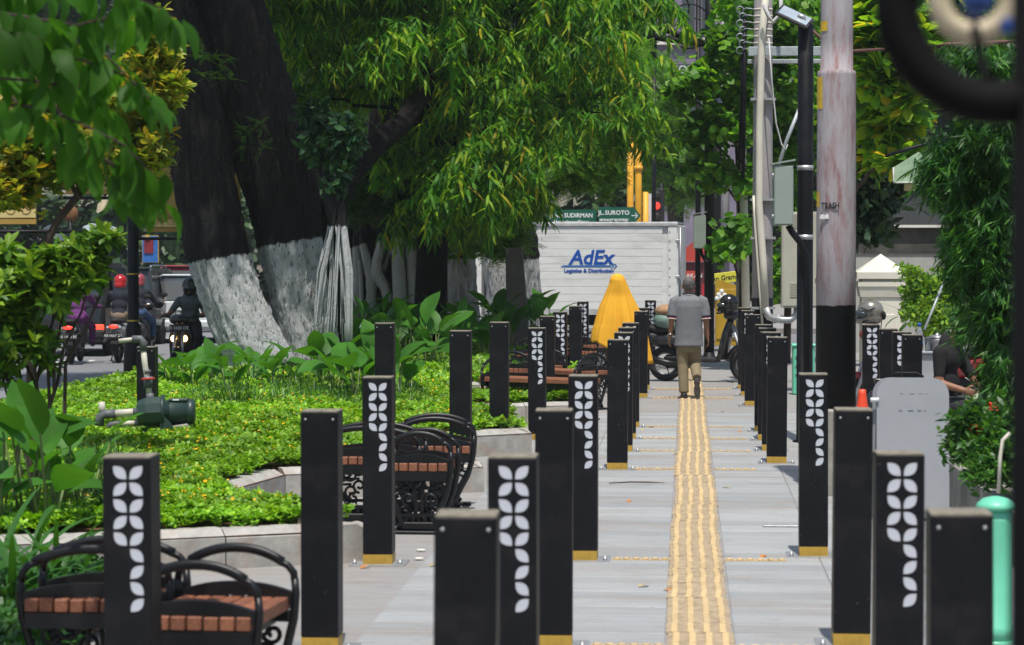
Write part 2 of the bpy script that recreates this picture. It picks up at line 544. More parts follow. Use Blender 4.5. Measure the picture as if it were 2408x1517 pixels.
def kerb_run(pts, parent, inner_left=True, h0=.19, h1=.24, w=.2, base=0.0, L=.8, name='kerb_stone', mat=None):
    """stones along a polyline; the bed lies on the left of the walking direction"""
    for (x0, y0), (x1, y1) in zip(pts[:-1], pts[1:]):
        a, bq = Vector((x0, y0, 0)), Vector((x1, y1, 0))
        d = bq - a; ln = d.length; d.normalize()
        nrm = Vector((-d.y, d.x, 0)) * (1 if inner_left else -1)
        k = max(1, round(ln / L))
        for i in range(k):
            s0 = a + d * (ln * i / k + .004); s1 = a + d * (ln * (i + 1) / k - .004)
            j = random.uniform(-.006, .006)
            prof = [(0, base - .02), (0, h0 + j), (w * .42, h1 + j), (w, h1 + j), (w, base - .02)]
            vs = [s0 + nrm * (u + j) + Vector((0, 0, z)) for u, z in prof] + [s1 + nrm * (u + j) + Vector((0, 0, z)) for u, z in prof]
            fs = [(0, 1, 2, 3, 4), (9, 8, 7, 6, 5)] + [(q, q + 5, (q + 1) % 5 + 5, (q + 1) % 5) for q in range(5)]
            MB().add(vs, fs).build(name, mat or m_kerb, parent)
kerb_run(EDGE, bed)
def in_bed(x, y):
    c = False; j = len(poly) - 1
    for i in range(len(poly)):
        xi, yi, xj, yj = poly[i].x, poly[i].y, poly[j].x, poly[j].y
        if (yi > y) != (yj > y) and x < (xj - xi) * (y - yi) / (yj - yi) + xi: c = not c
        j = i
    return c

# raised planter on the building side
rp = tag(thing('roadside_planter', 'low concrete planter wall on the building side holding bamboo and red flowers', 'planter'), kind='structure')
m_wall = M_('weathered_wall', (.25, .235, .21), rough=.9, var=.25, scale=4, bmp=.3, bscale=30, dirt=(.09, .085, .075), dirt_amt=.7)
MB().add([(2.2, 11, .31), (5, 11, .31), (5, 21.3, .31), (2.2, 21.3, .31)], [(0, 1, 2, 3)]).build('soil', m_soil, rp)
for i in range(8):
    y0 = 11 + i * 1.28
    MB().box((2.09, y0 + .64, .16), (.2, 1.272, .36), bev=.015).build('wall_block', m_wall, rp)
for i in range(3):
    MB().box((2.5 + i * .95, 21.2, .155), (.94, .2, .35), bev=.015).build('wall_block', m_wall, rp)
# ================================================================== STREET HAZE (humid, dusty air)
hz = MB().box((-5, 60, 9.3), (170, 170, 21)).build('haze', None)
hm = bpy.data.materials.new('haze_air'); hm.use_nodes = True
hn = hm.node_tree.nodes; hl = hm.node_tree.links
hn.remove(hn['Principled BSDF'])
pvv = hn.new('ShaderNodeVolumePrincipled')
pvv.inputs['Color'].default_value = (.86, .93, 1.0, 1); pvv.inputs['Density'].default_value = .00028; pvv.inputs['Anisotropy'].default_value = .2
hl.new(pvv.outputs[0], hn['Material Output'].inputs['Volume'])
hz.data.materials.append(hm)
tag(hz, kind='stuff')
# ================================================================== BOLLARDS
BW, BH = .18, 1.15
def petal_poly(cx, cz, s, kind):
    """lens leaf in a square: two opposite corners sharp, two rounded. kind 0: sharp top-left/bottom-right, 1: sharp top-right/bottom-left"""
    pts = []
    n_ = 8; p = 2.9
    for i in range(n_ + 1):
        t = i / n_ * PI / 2
        pts.append((2 * math.sin(t) ** (2 / p) - 1, 2 * math.cos(t) ** (2 / p) - 1))
    pts += [(-x, -z) for x, z in pts[1:-1]]
    out = [((cx - x * s / 2) if kind else (cx + x * s / 2), cz + z * s / 2) for x, z in pts]
    return out[::-1] if kind else out
bol_body = MB().box((0, 0, BH / 2 + .035), (BW, BW, BH - .07), bev=.004).mesh('body')
bol_body.materials.append(m_black)
m_dusty = M_('dusty_top', (.20, .18, .14), rough=.9, var=.35, scale=25, world=True)
bol_cap = MB().box((0, 0, BH + .002), (BW - .004, BW - .004, .008), bev=.002).mesh('top_cap'); bol_cap.materials.append(m_dusty)
bol_band = MB().box((0, 0, .035), (BW - .002, BW - .002, .066)).mesh('base_band'); bol_band.materials.append(m_gold)
bol_plate = MB().box((0, 0, .005), (.34, .3, .01)).mesh('base_plate'); bol_plate.materials.append(m_steel)
bol_bolt = MB().lathe([(.013, 0), (.013, .016), (.006, .02), (.006, .03)], n=6).mesh('bolt'); bol_bolt.materials.append(m_steel)
scr = MB().lathe([(.006, 0), (.006, .003), (.003, .004)], (0, 0, 0), n=8, axis=(0, -1, 0)).mesh('screw'); scr.materials.append(m_steel)
pet_mesh = []
for k in (0, 1):
    me = MB().prism(petal_poly(0, 0, .0485, k), 'Y', -.003, .004).mesh('petal'); me.materials.append(m_petal); pet_mesh.append(me)
def bollard(x, y, pattern, label, z=0.0, rz=0.0, group='black bollards along the pavement'):
    t = thing('bollard', label, 'bollard', (x, y, z), rz, group)
    t.rotation_euler = (random.gauss(0, .004), random.gauss(0, .005), rz)
    obj('body', bol_body, t); obj('top_cap', bol_cap, t); obj('base_band', bol_band, t); obj('base_plate', bol_plate, t)
    for sx in (-1, 1): obj('bolt', bol_bolt, t, loc=(sx * .14, -.1, .01))
    if pattern:
        for r in range(9):
            zc = BH - .054 - r * .0615
            odd = r % 2 == 0
            for cix, cx in ((0, -.0245), (1, .0365)):
                if cix == 0 and r > 4: continue
                kind = (0 if odd else 1) if cix == 0 else (1 if odd else 0)
                obj('petal', pet_mesh[kind], t, loc=(cx, -BW / 2, zc))
    else:
        for sx in (-1, 1): obj('screw', scr, t, loc=(sx * .066, -BW / 2, BH - .035))
    return t
def bol_px(px, Y, pattern, label, **k): return bollard(X_(px, Y), Y, pattern, label, **k)
ordw = ['first', 'second', 'third', 'fourth', 'fifth', 'sixth', 'seventh', 'eighth', 'ninth', 'tenth', 'eleventh']
LX = [(7.36, 0), (9.5, 1), (12.35, 0), (15.88, 1), (22.6, 0), (24.7, 1), (26.4, 0), (28.2, 1), (34.0, 0), (36.2, 1), (42.3, 1)]
for i, (Y, p) in enumerate(LX):
    bollard(-.64 + (.03 if Y > 20 else 0), Y, p, '%s bollard, %s counting away in the row on the bench side of the yellow strip' % ('petal-patterned' if p else 'plain', ordw[i]), rz=random.uniform(-.02, .02))
RX = [(7.5, 0), (9.74, 1), (12.5, 0), (16.2, 1), (23.4, 0), (24.9, 1), (26.3, 0), (27.6, 1), (32.3, 0), (34.6, 1), (36.4, 1)]
for i, (Y, p) in enumerate(RX):
    bollard(.80 + (.02 if Y > 20 else 0), Y, p, '%s bollard, %s counting away in the row on the pole side of the yellow strip' % ('petal-patterned' if p else 'plain', ordw[i]), rz=random.uniform(-.02, .02))
BX = [(312, 9.41, 1, 'leaf-patterned bollard standing before the lowest bench at the bottom corner'),
      (756, 12.2, 0, 'plain black bollard between the two pairs of benches beside the garden kerb'),
      (891, 15.6, 1, 'leaf-patterned bollard with ochre foot at the garden kerb corner before benches'),
      (1083, 21.8, 0, 'plain bollard just behind the middle benches against the kerb block'),
      (1174, 24.6, 0, 'plain bollard half hidden by the second kerb and its yellow flowers'),
      (1264, 26.2, 1, 'leaf-patterned bollard in front of the long sideways bench'),
      (1286, 31.2, 0, 'plain bollard behind the long bench, touching a patterned neighbour in view'),
      (1318, 33.6, 1, 'leaf-patterned bollard behind the long bench, beside the far benches'),
      (1354, 37.4, 0, 'plain bollard below the truck, half covered by a patterned one'),
      (1372, 41.0, 1, 'small leaf-patterned bollard directly below the truck body'),
      (347, 25.0, 0, 'plain bollard behind the green pump next to the banner pole'),
      (906, 24.2, 0, 'plain bollard rising from large leaves beside the rooted tree')]
for px, Y, p, lb in BX:
    x = X_(px, Y)
    bollard(x, Y, p, lb, z=-.16 if Y == 25.0 else .1 if in_bed(x, Y) and Y not in (9.41, 12.2) else 0)
for px, Y, p, lb in [(2050, 27.7, 1, 'leaf-patterned bollard among the handlebars of the parked motorbike'), (2091, 26.1, 0, 'plain bollard standing behind the orange cone and bag'),
                     (2122, 25.1, 1, 'leaf-patterned bollard half covered, beside the seated person'), (2144, 24.2, 0, 'plain bollard nearest the seated person in black')]:
    bol_px(px, Y, p, lb)

# ================================================================== BENCHES
def arc_pts(x0, x1, z0, zmid, n_=14, pw=2.2):
    out = []
    for i in range(n_ + 1):
        t = -1 + 2 * i / n_
        out.append((x0 + (x1 - x0) * i / n_, z0 + (zmid - z0) * (1 - abs(t) ** pw)))
    return out
def frame_mesh(Wd):
    h = Wd / 2; mb = MB()
    th = .022
    # legs: vase outline
    for s in (-1, 1):
        pts = [(s * h, .56), (s * (h + .004), .50), (s * (h - .004), .40), (s * (h * .86), .27), (s * (h * .64), .15), (s * (h * .52), .08), (s * (h * .62), .03)]
        mb.tube([(x, 0, z) for x, z in pts], [.016, .018, .019, .02, .02, .022, .024], 8, flat=1.0)
        # corner curl of the arm
        mb.tube([(s * h, 0, .545), (s * (h - .005), 0, .585), (s * (h - .03), 0, .615), (s * (h - .07), 0, .632)], [.016, .017, .016, .015], 8)
    # top arch and lower arc
    mb.tube([(x, 0, z) for x, z in arc_pts(-h + .05, h - .05, .628, .685)], .0145, 8, flat=1.4)
    lo = arc_pts(-h + .01, h - .01, .505, .545)
    up = [(x, z) for x, z in lo]; dn = [(x, z - .055) for x, z in lo][::-1]
    mb.prism(up + dn, 'Y', -.018, .018)
    # scroll panel
    def spiral(cx, cz, r, turns, a0, s=1):
        pts = []
        n_ = 16
        for i in range(n_ + 1):
            t = i / n_; a = a0 + s * t * turns * 2 * PI; rr = r * (1 - .78 * t)
            pts.append((cx + rr * math.cos(a), 0, cz + rr * math.sin(a)))
        mb.tube(pts, .0105, 6)
    for s in (-1, 1):
        spiral(s * h * .34, .355, .062, 1.3, PI / 2 if s > 0 else PI / 2, -s)
        spiral(s * h * .62, .33, .045, 1.2, PI if s > 0 else 0, s)
        spiral(s * h * .33, .235, .052, 1.2, -PI / 2, s)
        spiral(s * h * .45, .145, .04, 1.1, PI / 2, -s)
        mb.tube([(0, 0, .42), (s * .05, 0, .40), (s * h * .34, 0, .417)], .011, 6)
        mb.tube([(s * .018, 0, .09), (s * .02, 0, .2), (s * .03, 0, .30), (s * .02, 0, .42)], .011, 6)
        mb.tube([(s * h * .88, 0, .40), (s * h * .6, 0, .385), (s * h * .34, 0, .417)], .011, 6)
        mb.tube([(s * h * .33, 0, .287), (s * h * .55, 0, .285), (s * h * .8, 0, .25)], .01, 6)
    mb.box((0, 0, .13), (h * 1.05, .03, .02))
    for i in range(5): mb.box((-h * .4 + i * h * .2, 0, .095), (.012, .024, .07))
    mb.box((0, 0, .055), (h * 1.1, .034, .05), bev=.006)
    mb.box((0, 0, .012), (Wd * .92, .11, .024), bev=.006)
    # seat bearer
    mb.box((0, 0, .405), (Wd * .93, .05, .045), bev=.004)
    return mb.mesh('end_frame')
def bench(x, y, rz, L, Wd, label, over=.04):
    t = thing('park_bench', label, 'bench', (x, y, 0), rz, 'cast iron benches along the garden')
    key = round(Wd, 2)
    if key not in bench.fr:
        bench.fr[key] = frame_mesh(Wd); bench.fr[key].materials.append(m_iron)
    for yy in (0, L): obj('end_frame', bench.fr[key], t, loc=(0, yy, 0))
    nb = max(5, int(Wd * .92 / .062)); w = Wd * .92 / nb
    for i in range(nb):
        xx = -Wd * .46 + w * (i + .5)
        lb = MB().box((0, 0, 0), (w - .008, L + 2 * over, .055), bev=.005)
        o = lb.build('seat_slat', m_wood, t, loc=(xx, L / 2 + random.uniform(-.006, .006), .457 + random.uniform(-.002, .002)))
    boltm = MB()
    for i in range(nb):
        obj('bolt', bol_bolt_s, t, loc=(-Wd * .46 + w * (i + .5), -over + .05, .484))
    for s in (-1, 1):
        MB().box((s * Wd * .3, L / 2, .4), (.04, L, .05)).build('seat_rail', m_iron, t)
    MB().box((0, -over + .012, .395), (Wd * .9, .02, .065)).build('end_apron', m_iron, t)
    return t
bench.fr = {}
bol_bolt_s = MB().lathe([(.009, 0), (.009, .004), (.004, .006)], n=8).mesh('bolt'); bol_bolt_s.materials.append(m_iron)
def bpx(px, Y, rz, L, Wd, label, over=.04): return bench(X_(px, Y), Y, rz, L, Wd, label, over)
def bedge(px, Y, L, Wd, label, rz=0.0, over=.04): return bench(X_(px, Y) - Wd / 2, Y, rz, L, Wd, label, over)
bedge(608, 9.9, .6, .5, 'iron bench at the bottom, its scrolled end frame closest of all benches', R(-5))
bedge(395, 10.40, .36, .62, 'iron bench at the bottom corner behind the petal bollard, slat ends showing', 0, .07)
bedge(1060, 17.3, .36, .44, 'iron bench with open scrollwork end beside the kerb corner, front of the trio', R(-3))
bedge(985, 17.85, .45, .72, 'iron bench of the middle trio touching the flower bed', 0, .08)
bedge(1113, 18.85, .45, .58, 'iron bench of the middle trio with tall arm beside the kerb block', R(4))
bpx(1378, 29.2, R(62), 1.25, .5, 'iron bench turned sideways to the path with its long slatted side showing', over=.06)
bpx(1395, 31.3, R(48), 1.2, .5, 'iron bench just behind the sideways bench, arched arm above its seat')
bpx(1205, 31.9, R(-20), 1.1, .5, 'iron bench deep in the garden niche behind yellow flowers')
bpx(1368, 37.6, R(20), 1.2, .5, 'iron bench in the far niche below the truck, path side')
bpx(1250, 37.0, R(-8), 1.2, .5, 'iron bench in the far niche next to the tapered slab')
bpx(1400, 40.4, R(30), 1.2, .5, 'most distant iron bench, beside the yellow cape')

# ================================================================== BIG POLES ON THE BUILDING SIDE
# weathered steel pole on a footing block
m, n, l, b = nt('peeling_pole'); m_pole = m
f = tex(n, l, 'noise', 9, detail=8, rough=.7, stretch=(1.6, 1.6, .28)); f2 = tex(n, l, 'noise', 2.4, detail=6, stretch=(1, 1, .5))
c = ramp(n, l, f, [(.36, (.20, .075, .07)), (.44, (.26, .165, .165)), (.52, (.31, .275, .29)), (.75, (.40, .385, .41))])
c = mix(n, l, ramp(n, l, f2, [(.42, 0.0), (.62, .5)]), c, (.37, .36, .395))
g = n.new('ShaderNodeNewGeometry'); sx = n.new('ShaderNodeSeparateXYZ'); l.new(g.outputs['Position'], sx.inputs[0])
wob = n.new('ShaderNodeMath'); wob.operation = 'MULTIPLY_ADD'; l.new(tex(n, l, 'noise', 12), wob.inputs[0]); wob.inputs[1].default_value = .03; l.new(sx.outputs[2], wob.inputs[2])
mr = n.new('ShaderNodeMapRange'); l.new(wob.outputs[0], mr.inputs[0]); mr.inputs[1].default_value = 1.515; mr.inputs[2].default_value = 1.525
blk = ramp(n, l, tex(n, l, 'noise', 7, detail=9, rough=.75), [(.3, (.006, .006, .007)), (.66, (.01, .01, .011)), (.8, (.12, .11, .11))])
c = mix(n, l, mr.outputs[0], blk, c)
l.new(c, b.inputs['Base Color']); b.inputs['Roughness'].default_value = .65; b.inputs['Specular IOR Level'].default_value = .2; bump(n, l, f, .25, b)
PY = 20.35; pxx = X_(1966, PY)
t = thing('steel_pole', 'thick peeling pink-white pole with black painted foot on a concrete block', 'pole', (pxx, PY, 0))
m_conc = M_('raw_concrete', (.29, .275, .25), rough=.9, var=.25, scale=8, bmp=.4, bscale=40, dirt=(.12, .11, .1))
MB().box((.03, 0, .34), (.36, .36, .70), bev=.02).build('footing', m_conc, t)
MB().lathe([(.16, .66), (.156, 2.0), (.152, 3.32), (.149, 3.35), (.128, 3.36), (.127, 3.6), (.124, 7.0)], n=32).build('shaft', m_pole, t)
m_yel = M_('yellow_sticker', (.62, .40, .03), rough=.5, var=.2, scale=20)
m_whitest = M_('white_sticker', (.7, .68, .68), rough=.5, var=.1)
def wrap(r, a0, a1, z0, z1, mat, name, n_=8):
    mb = MB(); vs = []; fs = []
    for i in range(n_ + 1):
        a = a0 + (a1 - a0) * i / n_
        vs += [(r * math.sin(a), -r * math.cos(a), z0), (r * math.sin(a), -r * math.cos(a), z1)]
    for i in range(n_): fs.append((2 * i, 2 * i + 2, 2 * i + 3, 2 * i + 1))
    return mb.add(vs, fs).build(name, mat, t)
wrap(.131, R(-80), R(-38), 3.66, 3.74, m_yel, 'sticker'); wrap(.1555, R(-85), R(-48), 3.05, 3.3, m_yel, 'sticker'); wrap(.1565, R(-86), R(-60), 2.28, 2.4, m_yel, 'sticker')
mb = MB()
for i in range(2):
    cx = -.052 + i * .036
    mb.prism([(cx - .017, 0), (cx + .017, 0), (cx + .017, .025), (cx + .009, .035), (cx - .006, .037), (cx - .017, .024)], 'Y', -.1585, -.15)
o = mb.build('sticker', m_whitest, t, loc=(-.02, 0, 2.185)); o.rotation_euler = (0, 0, R(-18))
m_ink = M_('black_ink', (.02, .018, .02), rough=.6)
text('lettering', 'TRASH', .068, m_ink, t, Matrix.Rotation(R(-20), 4, 'Z') @ face_at(0, -.162, 2.285), extrude=.0015, xs=.72, bold=.002)
# black lamp pole with solar panel
BY = 26.0; bx = X_(1893, BY)
t = thing('solar_lamp_pole', 'slim black pole with a tilted solar panel and a clamped grey box', 'lamp post', (bx, BY, 0))
MB().lathe([(.12, 0), (.12, .02), (.083, .03), (.081, 2.2), (.078, 4.22), (.06, 4.24)], n=20).build('shaft', m_black, t)
m_solar = M_('solar_glass', (.36, .42, .46), rough=.1, var=.1, spec=.9)
m_solarf = M_('panel_frame', (.03, .028, .03), rough=.4)
Mx = Matrix.Translation(W(1868, 40, BY) - Vector((bx, BY, 0))) @ Euler((R(22), R(26), R(-6))).to_matrix().to_4x4()
o = MB().box((0, 0, 0), (.36, .32, .03), bev=.005).build('panel_frame', m_solarf, t); o.matrix_local = Mx
o2 = MB().box((0, 0, .017), (.31, .27, .006)).build('solar_panel', m_solar, t); o2.matrix_local = Mx
MB().tube([(0, 0, 4.2), (-.02, -.02, 4.3), (-.08, -.02, 4.32)], .02, 8).build('panel_bracket', m_steel, t)
m_rust = M_('rusty_arm', (.12, .06, .05), rough=.7, var=.3)
MB().tube([(.03, 0, 4.2), (.16, .02, 4.08), (.3, .03, 3.95), (.8, .1, 3.98)], .016, 8).build('stay_rod', m_rust, t)
for zz in (2.78, 2.08): MB().lathe([(.084, -.025), (.084, .025)], (0, 0, zz), n=20).build('clamp_band', m_steel, t)
m_cab = M_('sage_cabinet', (.255, .31, .275), rough=.5, var=.06, scale=4, spec=.5)
m_cab2 = M_('beige_cabinet', (.42, .41, .34), rough=.55, var=.08, scale=3)
def cabinet(name, label, px0, px1, py0, py1, Y, mat, depth=.22, kind=0):
    a, bq = W(px0, py1, Y), W(px1, py0, Y)
    w, h = bq.x - a.x, bq.z - a.z
    t = thing(name, label, 'cabinet', (a.x + w / 2, Y, a.z))
    MB().box((0, depth / 2, h / 2), (w, depth, h), bev=.004).build('housing', mat, t)
    MB().box((.0, -.008, h / 2), (w * .93, .016, h * .96), bev=.004).build('door', mat, t)
    return t, w, h
t, w, h = cabinet('pole_cabinet', 'sage green metal cabinet clamped high on the slim black pole', 1820, 1866, 388, 530, 25.75, m_cab, .2)
MB().prism([(-w / 2 - .03, h), (w / 2 + .02, h + .045), (w / 2 + .02, h + .06), (-w / 2 - .03, h + .015)], 'Y', -.03, .24).build('sloping_lid', m_cab, t)
MB().tube([(.05, .1, 0), (.09, .1, -.07), (.17, .1, -.17), (.23, .12, -.3), (.245, .13, -.5), (.245, .13, -2.0)], .035, 10).build('cable_conduit', m_black, t)
MB().cyl((-w / 2 - .012, -.01, h * .8), (-w / 2 - .012, -.01, h * .86), .01, n=8).build('hinge', m_steel, t)
MB().cyl((-w / 2 - .012, -.01, h * .12), (-w / 2 - .012, -.01, h * .18), .01, n=8).build('hinge', m_steel, t)
t, w, h = cabinet('meter_cabinet', 'tall beige metal cabinet with louvre slots behind the black pole', 1838, 1924, 498, 724, 35.5, m_cab2, .35)
for zz in (.12, .84):
    for i in range(9):
        MB().box((-w * .16, -.02, h * zz + i * .022), (.11, .012, .012)).build('louvre', m_cab2, t)
MB().tube([(-.03, .1, 0), (-.04, .1, -.1), (-.13, .08, -.17), (-.25, .06, -.17), (-.42, .05, -.13), (-.46, .05, .0)], .05, 10).build('conduit_elbow', m_steel, t)
MB().cyl((w / 2 - .03, -.02, h * .3), (w / 2 - .03, -.035, h * .3), .012, n=8).build('latch', m_chrome, t)
# concrete utility pole with white pipes
CY = 37.0; cx = X_(1793, CY)
m_cpole = M_('pole_concrete', (.33, .31, .315), rough=.85, var=.16, scale=5, bmp=.2, stretch=(1, 1, .3), dirt=(.24, .2, .2))
t = thing('utility_pole', 'grey concrete utility pole with cream pipes strapped to it', 'utility pole', (cx, CY, 0))
MB().lathe([(.152, .9), (.147, 2.2), (.135, 5.0), (.128, 8.0)], n=24).build('shaft', m_cpole, t)
MB().lathe([(.158, 0), (.155, .6), (.154, 1.28)], n=24).build('painted_foot', m_black, t)
m_pipe = M_('cream_pipe', (.62, .59, .5), rough=.5, var=.08, scale=3, dirt=(.4, .37, .3), dirt_amt=.4)
def off(px, py, Y): return W(px, py, Y) - Vector((cx, CY, 0))
MB().tube([off(1805, -60, 36.7), off(1792, 80, 36.7), off(1786, 300, 36.7), off(1785, 480, 36.7), off(1795, 620, 36.7), off(1800, 728, 36.7)], .052, 12).build('pipe', m_pipe, t)
MB().tube([off(1772, 460, 36.75), off(1775, 520, 36.75), off(1788, 700, 36.75), off(1795, 790, 36.75)], .018, 8).build('pipe', m_pipe, t)
MB().tube([off(1800, 728, 36.7), off(1806, 742, 36.7), off(1822, 752, 36.65), off(1838, 748, 36.5)], .054, 10).build('pipe_elbow', m_steel, t)
for py in (235, 470, 560, 724): 
    zc = Z_(py, CY, 1793)
    MB().box((.0, -.12, zc), (.36, .2, .035)).build('strap', m_steel, t)
for py in (560, 240): MB().lathe([(.142, -.02), (.142, .02)], (0, 0, Z_(py, CY, 1793)), n=20).build('band', m_steel, t)
m_gal = M_('galvanised_beam', (.36, .40, .42), rough=.5, metal=.3, var=.2, scale=8)
a = off(1745, 120, 36.7); 
MB().box((.56, -.22, off(1793, 120, 36.7).z), (1.55, .07, .13), bev=.006).build('cross_arm', m_gal, t)
MB().box((.56, .25, off(1793, 138, 36.7).z), (1.55, .05, .06), bev=.006).build('cross_arm', m_gal, t)
MB().tube([off(1818, 430, 36.8), off(1850, 330, 36.8), off(1880, 255, 36.8)], .03, 6).build('brace', m_gal, t)
# insulator loops and slack cable at the top
for i in range(7):
    z0 = off(1750, 20 + i * 16, 36.8).z
    MB().torus((-.33 + (i % 2) * .04, 0, z0), .05, .009, (0, 1, .4), n=14, m=6).build('wire_loop', m_gal, t)
    MB().tube([(-.14, -.1, z0), (-.24, -.05, z0 + .02), (-.3, 0, z0)], .008, 6).build('wire_bracket', m_gal, t)
    MB().lathe([(.138, -.014), (.138, .014)], (0, 0, z0), n=16).build('wire_band', m_pipe, t)
m_cable = M_('grey_cable', (.45, .45, .45), rough=.6)
MB().tube([off(1795, 10, 36.5), off(1808, 40, 36.5), off(1818, 52, 36.5), off(1838, 30, 36.5), off(1835, -20, 36.5)], .03, 8).build('cable_coil', m_cable, t)
MB().tube([off(1808, 90, 36.45), off(1815, 190, 36.45), off(1825, 290, 36.45), off(1838, 340, 36.45), off(1848, 352, 36.45), off(1852, 340, 36.45)], .011, 6).build('slack_cable', m_cable, t)
MB().tube([off(1752, 40, 37.0), off(1750, 200, 37), off(1747, 420, 37)], .03, 6).build('hanging_cable', m_black, t)
MB().tube([off(1748, 60, 37.05), off(1744, 200, 37.05), off(1738, 400, 37.05)], .02, 6).build('hanging_cable', m_black, t)

# further poles along the pavement
def plain_pole(name, label, px, Y, w, ztop, mat, zbase=0.0, rows=None, lean=0.0, cat='pole'):
    x = X_(px, Y)
    t = thing(name, label, cat, (x, Y, zbase))
    MB().tube([(0, 0, 0), (lean * .5, 0, ztop * .5), (lean, 0, ztop)], [w / 2, w / 2 * .97, w / 2 * .9], 16).build('shaft', mat, t)
    MB().lathe([(w * .9, 0), (w * .9, .03), (w * .56, .05), (w * .53, .12)], n=16).build('base_flange', mat, t)
    return t
t = plain_pole('street_lamp', 'thick black lamp post standing behind the man, holding a green cabinet', 1668, 47, .19, 9, m_black, cat='lamp post')
for s, (px, py) in ((1, (1440, 10)), (-1, (1850, 20))):
    pass
tb = Vector((X_(1668, 47), 47, 0))
MB().tube([W(1668, 105, 47) - tb, W(1590, 80, 47) - tb, W(1500, 40, 47) - tb, W(1420, -15, 47) - tb], .06, 10).build('lamp_arm', m_black, t)
MB().tube([W(1668, 105, 47) - tb, W(1610, 98, 47) - tb, W(1540, 88, 47) - tb], .06, 10).build('lamp_arm', m_black, t)
MB().tube([W(1672, 90, 47) - tb, W(1740, 50, 47) - tb, W(1800, 5, 47) - tb], .05, 10).build('lamp_arm', m_black, t)
for cxp, cyp, rp in ((1620, 62, 52), (1710, 40, 46), (1580, 20, 40), (1648, 5, 40)):
    MB().torus(W(cxp, cyp, 47) - tb, rp / PXM(47), .016, (0, 1, 0), n=28, m=6, a0=R(20), a1=R(290)).build('scroll', m_black, t)
t, w, h = cabinet('pole_cabinet', 'smaller sage green cabinet on the thick black lamp post above the man', 1630, 1660, 505, 585, 46.7, m_cab, .2)
MB().prism([(-w / 2 - .03, h), (w / 2 + .02, h + .045), (w / 2 + .02, h + .06), (-w / 2 - .03, h + .015)], 'Y', -.03, .24).build('sloping_lid', m_cab, t)
MB().tube([(.02, .1, 0), (.05, .1, -.12), (.12, .1, -.25), (.2, .1, -.2), (.16, .1, -.05)], .03, 8).build('cable_loop', m_black, t)
plain_pole('utility_pole', 'cream painted pipe pole leaning slightly beside the concrete pole', 1758, 43, .14, 5.0, m_pipe, lean=-.12)
plain_pole('utility_pole', 'slender grey pole behind the cream pipe pole', 1741, 45, .15, 8, m_cpole)
plain_pole('utility_pole', 'pale grey pole above the yellow shop sign', 1705, 58, .2, 8, m_cpole)
plain_pole('street_lamp', 'thin black post left of the thick lamp post', 1641, 60, .13, 8, m_black, cat='lamp post')
plain_pole('signal_post', 'thin black post in front of the traffic light', 1538, 70, .12, 7, m_black)
plain_pole('sign_post', 'thin dark post crossing the green street sign', 1424, 64, .1, 3.2, m_black)
m_yp = M_('yellow_mast', (.72, .36, .025), rough=.45, var=.12, scale=3)
plain_pole('traffic_mast', 'tall yellow mast, left one of the pair above the truck', 1482, 76, .2, 6.1, m_yp, cat='mast')
t = plain_pole('traffic_mast', 'tall yellow mast with collar, beside its twin above the truck', 1501, 74, .2, 7.2, m_yp, cat='mast')
MB().lathe([(.13, 0), (.13, .12)], (0, 0, 4.35), n=16).build('collar', m_yp, t)
plain_pole('traffic_mast', 'shorter yellow mast next to the traffic light', 1518, 73, .17, 3.7, m_yp, cat='mast')
plain_pole('utility_pole', 'short grey post between yellow mast and traffic light', 1528, 73, .1, 3.65, m_cpole)
# traffic light
TY = 71; t = thing('traffic_light', 'dark traffic signal head with its red lamp lit above the truck', 'traffic light', (X_(1548, TY), TY, 0))
MB().cyl((.08, .1, 0), (.08, .1, 3.9), .06).build('post', m_black, t)
zb = Z_(520, TY, 1548)
MB().box((0, 0, zb + .42), (.34, .2, .95), bev=.03).build('housing', m_rubber, t)
m_red = emit('red_signal', (1, .03, .02), 3.0, (.3, .01, .01))
m_off = M_('unlit_lens', (.06, .06, .05), rough=.3)
for i, mm in enumerate((m_off, m_red, m_off)):
    zc = zb + .12 + i * .3
    MB().lathe([(.1, 0), (.1, .02), (.04, .05)], (-.05, -.1, zc), n=16, axis=(0, -1, 0)).build('lens', mm, t)
    MB().torus((-.05, -.17, zc), .12, .015, (0, 1, 0), n=16, m=6, a0=0, a1=PI).build('visor', m_rubber, t)
# green street name signs
m_green = M_('sign_green', (.012, .10, .065), rough=.45, var=.08, scale=3)
m_wtext = M_('sign_white', (.75, .78, .76), rough=.5, var=.05)
SY = 63
def street_sign(label, px0, px1, py0, py1, tip, lines, Y):
    a, bq = W(px0, py1, Y), W(px1, py0, Y)
    t = thing('street_sign', label, 'street sign', (a.x, Y, a.z))
    w, h = bq.x - a.x, bq.z - a.z
    pts = [(0, 0), (w - tip, 0), (w, h / 2), (w - tip, h), (0, h)] if tip else [(0, 0), (w, 0), (w, h), (0, h)]
    MB().prism(pts, 'Y', 0, .03).build('board', m_green, t)
    for s, x, z, size, xs in lines:
        text('lettering', s, size, m_wtext, t, face_at(x * w, -.004, z * h), xs=xs, extrude=.002, bold=.003)
    return t, w, h
t, w, h = street_sign('green arrow street sign reading JL. SUROTO above the truck roof', 1408, 1507, 487, 527, .17, [('JL.', .06, .66, .15, 1.0), ('SUROTO', .44, .66, .15, 1.0), ('ꦗꦭ', .12, .25, .1, 1.0), ('ꦱꦸꦫꦺꦴꦠꦺꦴ', .45, .25, .1, 1.0)], SY)
mb = MB(); mb.box((w * .86, -.004, h * .5), (.17, .006, .02)); mb.box((w * .9, -.004, h * .57), (.1, .006, .02), rot=(0, R(45), 0)); mb.box((w * .9, -.004, h * .43), (.1, .006, .02), rot=(0, R(-45), 0))
mb.build('arrow', m_wtext, t)
